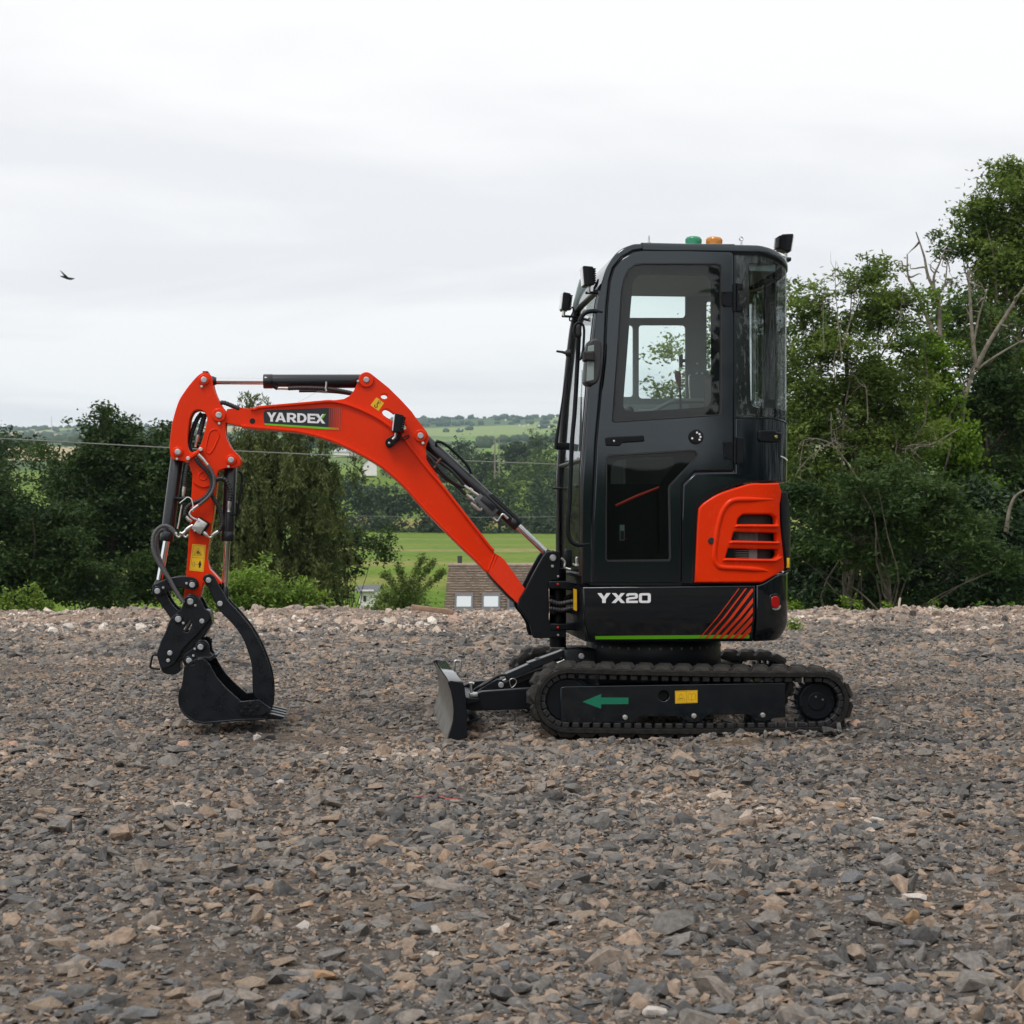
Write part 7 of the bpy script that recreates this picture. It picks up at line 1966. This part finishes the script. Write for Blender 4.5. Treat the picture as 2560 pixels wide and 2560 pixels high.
ORD = ("first", "second", "third", "fourth", "fifth", "sixth", "seventh", "eighth", "ninth", "tenth", "eleventh", "twelfth")
# tall weeds on the edge at the left
def weed(u, v0, v1, Y, label, seed, group=None, leaf="leaf_bright"):
    r = np.random.default_rng(seed)
    a, b = np.array(world_at(u, v0, Y)), np.array(world_at(u + r.uniform(-6, 6), v1, Y))
    a[2] = min(a[2], float(yard_h(a[0], Y)))
    root = empty("tall_weed", tuple(a)); tag(root, label, "weed", group)
    P = [np.array(p) - a for p in wiggle(a, b, r, 4, 0.02)]
    multi_tube("stem", [([tuple(p) for p in P], [0.006] * len(P))], "bark", root, 5)
    C = np.concatenate([p + r.normal(0, 1, (16, 3)) * np.array((0.035, 0.035, 0.03)) for p in P])
    leaf_mesh("leaves", C, 0.055, r, leaf, root, aspect=0.45, up=0.6)
for i, (u, v1) in enumerate(sorted(((14, 1470), (28, 1480), (52, 1476), (62, 1490), (78, 1462), (92, 1466), (104, 1488), (58, 1500), (8, 1500), (130, 1512), (125, 1506), (84, 1500)))):
    weed(u, 1540, v1, 20.9, "slender pale green weed at the left edge, %s from the left" % ORD[i], 60 + i, "weeds on the left edge")
weed(1988, 1585, 1558, 16.4, "small green weed tuft growing in the gravel behind the tail", 90)
for i, (u, v1) in enumerate(sorted(((2000, 1515), (2110, 1498), (2145, 1505), (2215, 1512), (2340, 1505), (2450, 1512), (2520, 1516), (1985, 1510)))):
    weed(u, 1535, v1, 20.8, "leafy tuft sprouting under the wood, %s from the machine's tail" % ORD[i], 70 + i, "grass tufts under the wood", "leaf_ivy")

# ---- valley trees
mid = [(1090, 1092, 1200, 55, 380), (1150, 1096, 1210, 60, 400), (1205, 1112, 1240, 52, 360), (1292, 1104, 1195, 42, 390), (1340, 1082, 1180, 52, 430), (1352, 1108, 1310, 55, 330), (1246, 1172, 1335, 58, 300), (1345, 1192, 1332, 46, 290),
       (985, 1180, 1338, 70, 300), (915, 1196, 1340, 62, 305), (1050, 1196, 1338, 68, 302), (1135, 1208, 1338, 62, 300), (1400, 1130, 1332, 44, 320), (1190, 1230, 1336, 44, 296), (1010, 1110, 1200, 60, 420), (1440, 1150, 1330, 60, 310)]
words_ = ["rounded dark tree under the far hillside, left of the twin pole", "broad tree crown just left of the twin pole", "dark tree whose crown hides the twin pole's foot", "small round tree right of the twin pole", "high dark tree on the skyline beside the cab",
          "bright green broad tree right of the twin pole", "large round hedge tree at the field's edge under the boom cylinder", "dark tree standing alone near the cab's front", "wide dark hedge tree behind the boom, left", "dark hedge tree at the left end of the field",
          "dark hedge tree behind the middle of the boom", "dark hedge tree right of the boom's middle", "tree partly hidden by the cab's front", "low hedge tree under the boom cylinder", "grey-green tree below the far hill behind the boom", "tree hidden behind the cab seen through its windows"]
for i, (u, v0, v1, hw, Y) in enumerate(mid):
    r = np.random.default_rng(200 + i)
    bl = [(u + r.uniform(-0.4, 0.4) * hw, v0 + (v1 - v0) * f + hw * 0.3, hw * r.uniform(0.5, 0.85), (v1 - v0) * r.uniform(0.2, 0.3)) for f in (0.12, 0.3, 0.45, 0.6, 0.78)]
    tree("valley_tree", words_[i], "tree", Y, u, bl, "leaf_hedge" if i in (5, 6) else "leaf_far", 0.80, 3600, 210 + i, 1.6, 0.35, limbs=6, shell=0.5, group="trees across the valley", tint_bias=0.2 if i == 5 else 0.0, base_z=float(CAMH + (HOR - v1 - 6) * Y / FPX))
# far woods and hedgerows on the hillside
def far_blobs():
    r = np.random.default_rng(9)
    bm = bmesh.new(); bmesh.ops.create_icosphere(bm, subdivisions=2, radius=1.0)
    V0 = np.array([v.co[:] for v in bm.verts]); F0 = np.array([[v.index for v in f.verts] for f in bm.faces]); bm.free()
    n = 8000
    y = r.uniform(850, 3300, n) ** 1.0
    x = r.uniform(-1, 1, n) * (0.36 * y + 60)
    cell = hnoise(x, y, 150, 51) + 0.6 * hnoise(x, y, 60, 52)
    hedge = np.minimum(np.abs((x + 0.3 * y) / 130 % 1 - 0.5), np.abs((y + 25 * hnoise(x, y, 90, 53)) / 165 % 1 - 0.5))
    keep = (cell > 0.42) | (sstep(2350, 2600, y) > r.random(n))
    x, y = x[keep], y[keep]
    s = r.uniform(2.2, 4.6, len(x))
    z = valley_h(x, y) + s * 0.5
    V = V0[None] * (np.stack([s * 1.2, s, s * r.uniform(0.8, 1.2, len(s))], 1)[:, None, :]) * r.uniform(0.72, 1.22, (len(x), len(V0), 1)) + np.stack([x, y, z], 1)[:, None, :]
    Fq = (F0[None] + (np.arange(len(x)) * len(V0))[:, None, None]).reshape(-1, 3)
    o = np_mesh("far_woods", V.reshape(-1, 3), Fq, "leaf_far", None, False, {"tint": ('FLOAT', 'POINT', np.repeat(r.random(len(x)), len(V0)))})
    tag(o, "distant woods and hedgerows on the far hillside", "woods", kind="stuff")
far_blobs()

# ---------------------------------------------------------------- buildings
mat("roof_tile", (0.255, 0.196, 0.160), 0.85, col2=(0.370, 0.295, 0.248), vscale=2.2, bump=0.3, bscale=30)
mat("white_render", (0.74, 0.73, 0.71), 0.9, vary=0.06, vscale=2)
mat("slate_roof", (0.11, 0.115, 0.13), 0.8, vary=0.2, vscale=2)
mat("sheet_roof", (0.36, 0.38, 0.41), 0.7, vary=0.1, vscale=1)
mat("window_frame", (0.10, 0.10, 0.105), 0.5)
mat("dark_window", (0.03, 0.035, 0.04), 0.2)
mat("sky_pane", (0.50, 0.53, 0.55), 0.35)  # sky reflection painted into the colour of the skylight panes
mat("chimney_pot", (0.05, 0.045, 0.045), 0.8)
HY = 110.0
kk = HY / FPX
x0, x1 = (1122 - 1280) * kk, (1392 - 1280) * kk
zr_, pitch = CAMH + (HOR - 1413) * kk, R(40)
hz = float(valley_h((x0 + x1) / 2, HY))
hs_ = empty("tiled_house", ((x0 + x1) / 2, HY, hz)); tag(hs_, "house with brown tiled roof and three skylights below the yard", "house")
hl = np.array(hs_.location)
run = 4.6; rise = run * math.tan(pitch)
def part_box(name, a, b, m, par):
    v, f = box_data(a[0] - hl[0], b[0] - hl[0], a[1] - hl[1], b[1] - hl[1], a[2] - hl[2], b[2] - hl[2]); return from_data(name, v, f, m, par, False)
part_box("wall", (x0 + 0.15, HY - run + 0.3, hz - 0.5), (x1 - 0.15, HY + run - 0.3, zr_ - rise + 0.05), "white_render", hs_)
gv = []
for xx in (x0 + 0.15, x1 - 0.15):
    gv += [(xx - hl[0], -run + 0.3, zr_ - rise + 0.05 - hl[2]), (xx - hl[0], run - 0.3, zr_ - rise + 0.05 - hl[2]), (xx - hl[0], 0, zr_ - 0.12 - hl[2])]
from_data("gable", gv, [(0, 1, 2), (3, 5, 4)], "white_render", hs_, False)
# front slope: a course of tiles at a time, each course a slab tipped over the one below; tiles in the courses are separate steps
ncourse, ntile = 24, 34
V, Fc = [], []
rr3 = np.random.default_rng(3)
tw = (x1 - x0) / ntile
for c in range(ncourse):
    t0, t1 = c / ncourse, (c + 1.06) / ncourse
    for i in range(ntile):
        sc_ = 1 + 0.045 * c / ncourse
        xa = x1 - (x1 - (x0 + i * tw + (tw / 2 if c % 2 and i else 0))) * sc_; xb = x1 - max(x1 - (x0 + (i + 1) * tw + (tw / 2 if c % 2 else 0) - 0.04 * tw), 0) * sc_
        lift = 0.08 + rr3.uniform(0, 0.04)
        ya, za = HY - run * t0, zr_ - rise * t0
        yb, zb = HY - run * t1, zr_ - rise * t1
        k0 = len(V)
        V += [(xa - hl[0], ya - hl[1], za - hl[2] + 0.01), (xb - hl[0], ya - hl[1], za - hl[2] + 0.01), (xb - hl[0], yb - hl[1], zb - hl[2] + lift + 0.07), (xa - hl[0], yb - hl[1], zb - hl[2] + lift + 0.07), (xa - hl[0], yb - hl[1] + 0.07, zb - hl[2] + 0.04), (xb - hl[0], yb - hl[1] + 0.07, zb - hl[2] + 0.04)]
        Fc += [(k0, k0 + 3, k0 + 2, k0 + 1), (k0 + 3, k0 + 4, k0 + 5, k0 + 2)]
rt = from_data("roof_tiles", V, Fc, "roof_tile", hs_, False); rt["kind"] = "stuff"
from_data("roof", [(x0 - hl[0], 0, zr_ - hl[2] - 0.03), (x1 - hl[0], 0, zr_ - hl[2] - 0.03), (x1 - hl[0], -run, zr_ - rise - hl[2] - 0.03), (x0 - hl[0], -run, zr_ - rise - hl[2] - 0.03), (x1 - hl[0], run, zr_ - rise - hl[2]), (x0 - hl[0], run, zr_ - rise - hl[2])], [(0, 3, 2, 1), (0, 1, 4, 5)], "roof_tile", hs_, False)
sweep("ridge", [(x0 - 0.05 - hl[0], 0, zr_ - hl[2]), (0, 0, zr_ - hl[2]), (x1 + 0.05 - hl[0], 0, zr_ - hl[2])], 0.13, "roof_tile", hs_, 8)
cxx = (1149 - 1280) * kk
part_box("chimney", (cxx - 0.3, HY + 0.1, zr_ - 0.3), (cxx + 0.3, HY + 0.7, zr_ + 0.02), "roof_tile", hs_)
sweep("chimney_pot", [(cxx - hl[0], 0.3, zr_ - hl[2]), (cxx - hl[0], 0.3, zr_ + 0.3 - hl[2]), (cxx - hl[0], 0.3, zr_ + 0.62 - hl[2])], [0.16, 0.15, 0.17], "chimney_pot", hs_, 12)
for u in (1163, 1229, 1291):
    s0_, s1_ = (1490 - 1413) * kk / rise, (1516 - 1413) * kk / rise
    # down the slope: height on the picture to distance along the slope
    f = empty("skylight"); f.parent = hs_
    for nm, gx, gs, li, m_ in (("skylight_frame", 0.60, 0.16, 0.13, "window_frame"), ("pane", 0.47, -0.02, 0.16, "sky_pane")):
        xc_ = (u - 1280) * kk
        pts_ = []
        for (sx_, t_) in ((-1, s0_ - gs / 3), (1, s0_ - gs / 3), (1, s1_ + gs / 3), (-1, s1_ + gs / 3)):
            pts_.append((xc_ + sx_ * gx - hl[0], -run * t_ - li * math.sin(pitch), zr_ - rise * t_ + li * math.cos(pitch) - hl[2]))
        low = [(p[0], p[1] + 0.1 * math.sin(pitch), p[2] - 0.1 * math.cos(pitch)) for p in pts_]
        from_data(nm, pts_ + low, [(0, 3, 2, 1), (0, 1, 5, 4), (1, 2, 6, 5), (2, 3, 7, 6), (3, 0, 4, 7)], m_ if not (nm == "pane" and u > 1280) else "dark_window", f, False)
def gable_house(name, label, cat, Y, u0, u1, v_ridge, v_eave, v_base, depth, roof_m, gable_u=None, wall_m="white_render", win=()):
    """small distant building; ridge runs along the picture unless gable_u tells where the gable end starts"""
    k = Y / FPX
    xa, xb = (u0 - 1280) * k, (u1 - 1280) * k
    zr2, ze, zb = [CAMH + (HOR - v) * k for v in (v_ridge, v_eave, v_base)]
    root = empty(name, ((xa + xb) / 2, Y, zb)); tag(root, label, cat)
    o = np.array(root.location)
    if gable_u is None:
        Vw, Fw = box_data(xa - o[0], xb - o[0], -depth / 2, depth / 2, -0.6, ze - o[2])
        from_data("wall", Vw, Fw, wall_m, root, False)
        ov = 0.25
        from_data("roof", [(xa - ov - o[0], -depth / 2 - ov, ze - 0.1 - o[2]), (xb + ov - o[0], -depth / 2 - ov, ze - 0.1 - o[2]), (xb + ov - o[0], 0, zr2 - o[2]), (xa - ov - o[0], 0, zr2 - o[2]), (xb + ov - o[0], depth / 2 + ov, ze - 0.1 - o[2]), (xa - ov - o[0], depth / 2 + ov, ze - 0.1 - o[2])], [(0, 1, 2, 3), (3, 2, 4, 5)], roof_m, root, False)
    else:
        xg = (gable_u - 1280) * k
        xm = (xg + xb) / 2
        V = [(xg - o[0], 0, -0.6), (xb - o[0], 0, -0.6), (xb - o[0], 0, ze - o[2]), (xm - o[0], 0, zr2 - o[2]), (xg - o[0], 0, ze - o[2])]
        dx = -(xg - xa)
        V += [(p[0] + dx, depth, p[2]) for p in V]
        from_data("wall", V, [(0, 1, 2, 3, 4), (5, 0, 4, 9), (1, 6, 7, 2), (6, 5, 9, 8, 7)], wall_m, root, False)
        ov = 0.2
        rv = [(xg - 0.25 - o[0], -ov, ze - 0.15 - o[2]), (xm - o[0], -ov, zr2 + 0.12 - o[2]), (xb + 0.25 - o[0], -ov, ze - 0.15 - o[2])]
        rv += [(p[0] + dx, depth, p[2]) for p in rv]
        from_data("roof", rv, [(0, 1, 4, 3), (1, 2, 5, 4)], roof_m, root, False)
    for (ua, ub, va, vb) in win:
        p, q = world_at(ua, va, Y), world_at(ub, vb, Y)
        yy = (-depth / 2 if gable_u is None else 0)
        Vw, Fw = box_data(p.x - o[0], q.x - o[0], yy - 0.05, yy + 0.02, q.z - o[2], p.z - o[2])
        from_data("window", Vw, Fw, "dark_window", root, False)
    return root
gable_house("white_farmhouse", "white gabled farmhouse with grey slate roof peeping out under the boom", "house", 330.0, 888, 942, 1146, 1163, 1182, 12.0, "slate_roof", 906, win=((918, 922, 1164, 1169),))
gable_house("farm_shed", "long pale sheet-roofed shed left of the white farmhouse", "shed", 420.0, 838, 886, 1122, 1130, 1137, 8.0, "sheet_roof")
gable_house("white_outbuilding", "small white outbuilding half hidden beside the willow", "outbuilding", 98.0, 906, 943, 1462, 1472, 1530, 4.0, "slate_roof", win=((916, 923, 1486, 1500),))
rr4 = np.random.default_rng(8)
for i, (u, v, w_) in enumerate(sorted(((1296, 1062, 5), (1306, 1064, 7), (1318, 1061, 5), (1344, 1063, 6), (1370, 1066, 5), (1262, 1049, 4), (1150, 1072, 4), (1230, 1078, 4)))):
    Y = float(np.interp(v, [1040, 1060, 1080], [1900, 1700, 1400]))
    hz_ = CAMH + (HOR - v) * Y / FPX
    gable_house("hillside_house", "tiny pale house on the far hillside, %s from the left" % ORD[i], "house", Y, u, u + w_, v - 2.2, v - 1.0, v + 1.5, 7.0, "slate_roof")["group"] = "houses on the far hillside"
mat("pole_wood", (0.22, 0.19, 0.165), 0.9)
tp = empty("twin_pole", (float(world_at(1242, 1175, 350).x), 350.0, float(valley_h(world_at(1242, 1175, 350).x, 350)))); tag(tp, "twin wooden electricity pole standing in the valley", "pole")
to_ = np.array(tp.location)
for u in (1237, 1247.5):
    a, b = np.array(world_at(u, 1215, 350)), np.array(world_at(u, 1094, 350))
    sweep("pole", [tuple(a - to_), tuple((a + b) / 2 - to_), tuple(b - to_)], [0.17, 0.15, 0.12], "pole_wood", tp, 8)
a, b = np.array(world_at(1233, 1098, 350)), np.array(world_at(1252, 1098, 350))
sweep("crossarm", [tuple(a - to_), tuple((a + b) / 2 - to_), tuple(b - to_)], 0.10, "pole_wood", tp, 6)
mat("mast_grey", (0.35, 0.37, 0.40), 0.6)
o = sweep("radio_mast", [world_at(129, 1078, 2300), world_at(129, 1060, 2300), world_at(129, 1040, 2300)], [0.5, 0.4, 0.25], "mast_grey", None, 6); tag(o, "faint radio mast on the far skyline at the left", "mast")
mat("cable", (0.20, 0.20, 0.19), 0.6)
def cable(name, label, pts, r):
    P = [world_at(*q) for q in pts]
    tag(sweep(name, spline(P, 10), r, "cable", None, 6), label, "cable")
cable("overhead_cable", "grey overhead cable crossing the whole valley behind the boom", [(-900, 1050, 31), (0, 1096, 31), (440, 1120, 31), (920, 1142, 31), (1400, 1161, 31), (2000, 1182, 31), (2700, 1204, 31)], 0.011)
cable("thin_overhead_cable", "thin dark lower cable in front of the hedge trees", [(600, 1286, 70), (900, 1290, 70), (1150, 1293, 70), (1400, 1292, 70), (1800, 1288, 70)], 0.010)
# bird
mat("feather_black", (0.012, 0.012, 0.014), 0.6)
bird = empty("bird", tuple(world_at(165, 690, 60))); tag(bird, "black bird gliding in the sky at the left", "bird")
bk = 60 / FPX
def bp_(u, v, d=0.0): return ((u - 165) * bk, d, (690 - v) * bk)
sweep("body", spline([bp_(150, 690.5), bp_(158, 692), bp_(168, 695), bp_(176, 697.5), bp_(182, 698.5)], 3), [0.004, 0.018, 0.03, 0.038, 0.044, 0.048, 0.05, 0.048, 0.042, 0.034, 0.03, 0.02, 0.006], "feather_black", bird, 10)
for nm, pts in (("wing", [bp_(163, 693, -0.03), bp_(158, 683, -0.20), bp_(155.5, 679, -0.32), bp_(157, 680, -0.34), bp_(163, 685, -0.26), bp_(171, 693, -0.06)]), ("wing", [bp_(164, 694, 0.03), bp_(172, 692, 0.2), bp_(180, 692.5, 0.34), bp_(181, 693.5, 0.33), bp_(176, 696, 0.22), bp_(172, 696, 0.05)])):
    n = len(pts)
    V = [(p[0], p[1], p[2] + 0.006) for p in pts] + [(p[0], p[1], p[2] - 0.006) for p in pts]
    from_data(nm, V, [tuple(range(n)), tuple(range(2 * n - 1, n - 1, -1))] + [(i, n + i, n + (i + 1) % n, (i + 1) % n) for i in range(n)], "feather_black", bird, False)
# ---------------------------------------------------------------- air
def haze_box():
    m = bpy.data.materials.new("haze_air"); m.use_nodes = True
    t = m.node_tree
    for n in list(t.nodes):
        t.nodes.remove(n)
    o = nd(t, "ShaderNodeOutputMaterial"); v = nd(t, "ShaderNodeVolumePrincipled")
    v.inputs["Color"].default_value = (0.62, 0.77, 0.98, 1); v.inputs["Density"].default_value = 0.00014; v.inputs["Anisotropy"].default_value = 0.2
    t.links.new(v.outputs[0], o.inputs["Volume"])
    V, Fc = box_data(-2700, 2700, -75, 4300, -12, 238)
    ob = from_data("haze", V, Fc, m, None, False); tag(ob, "thin bluish haze in the valley air", "haze", kind="stuff")
haze_box()
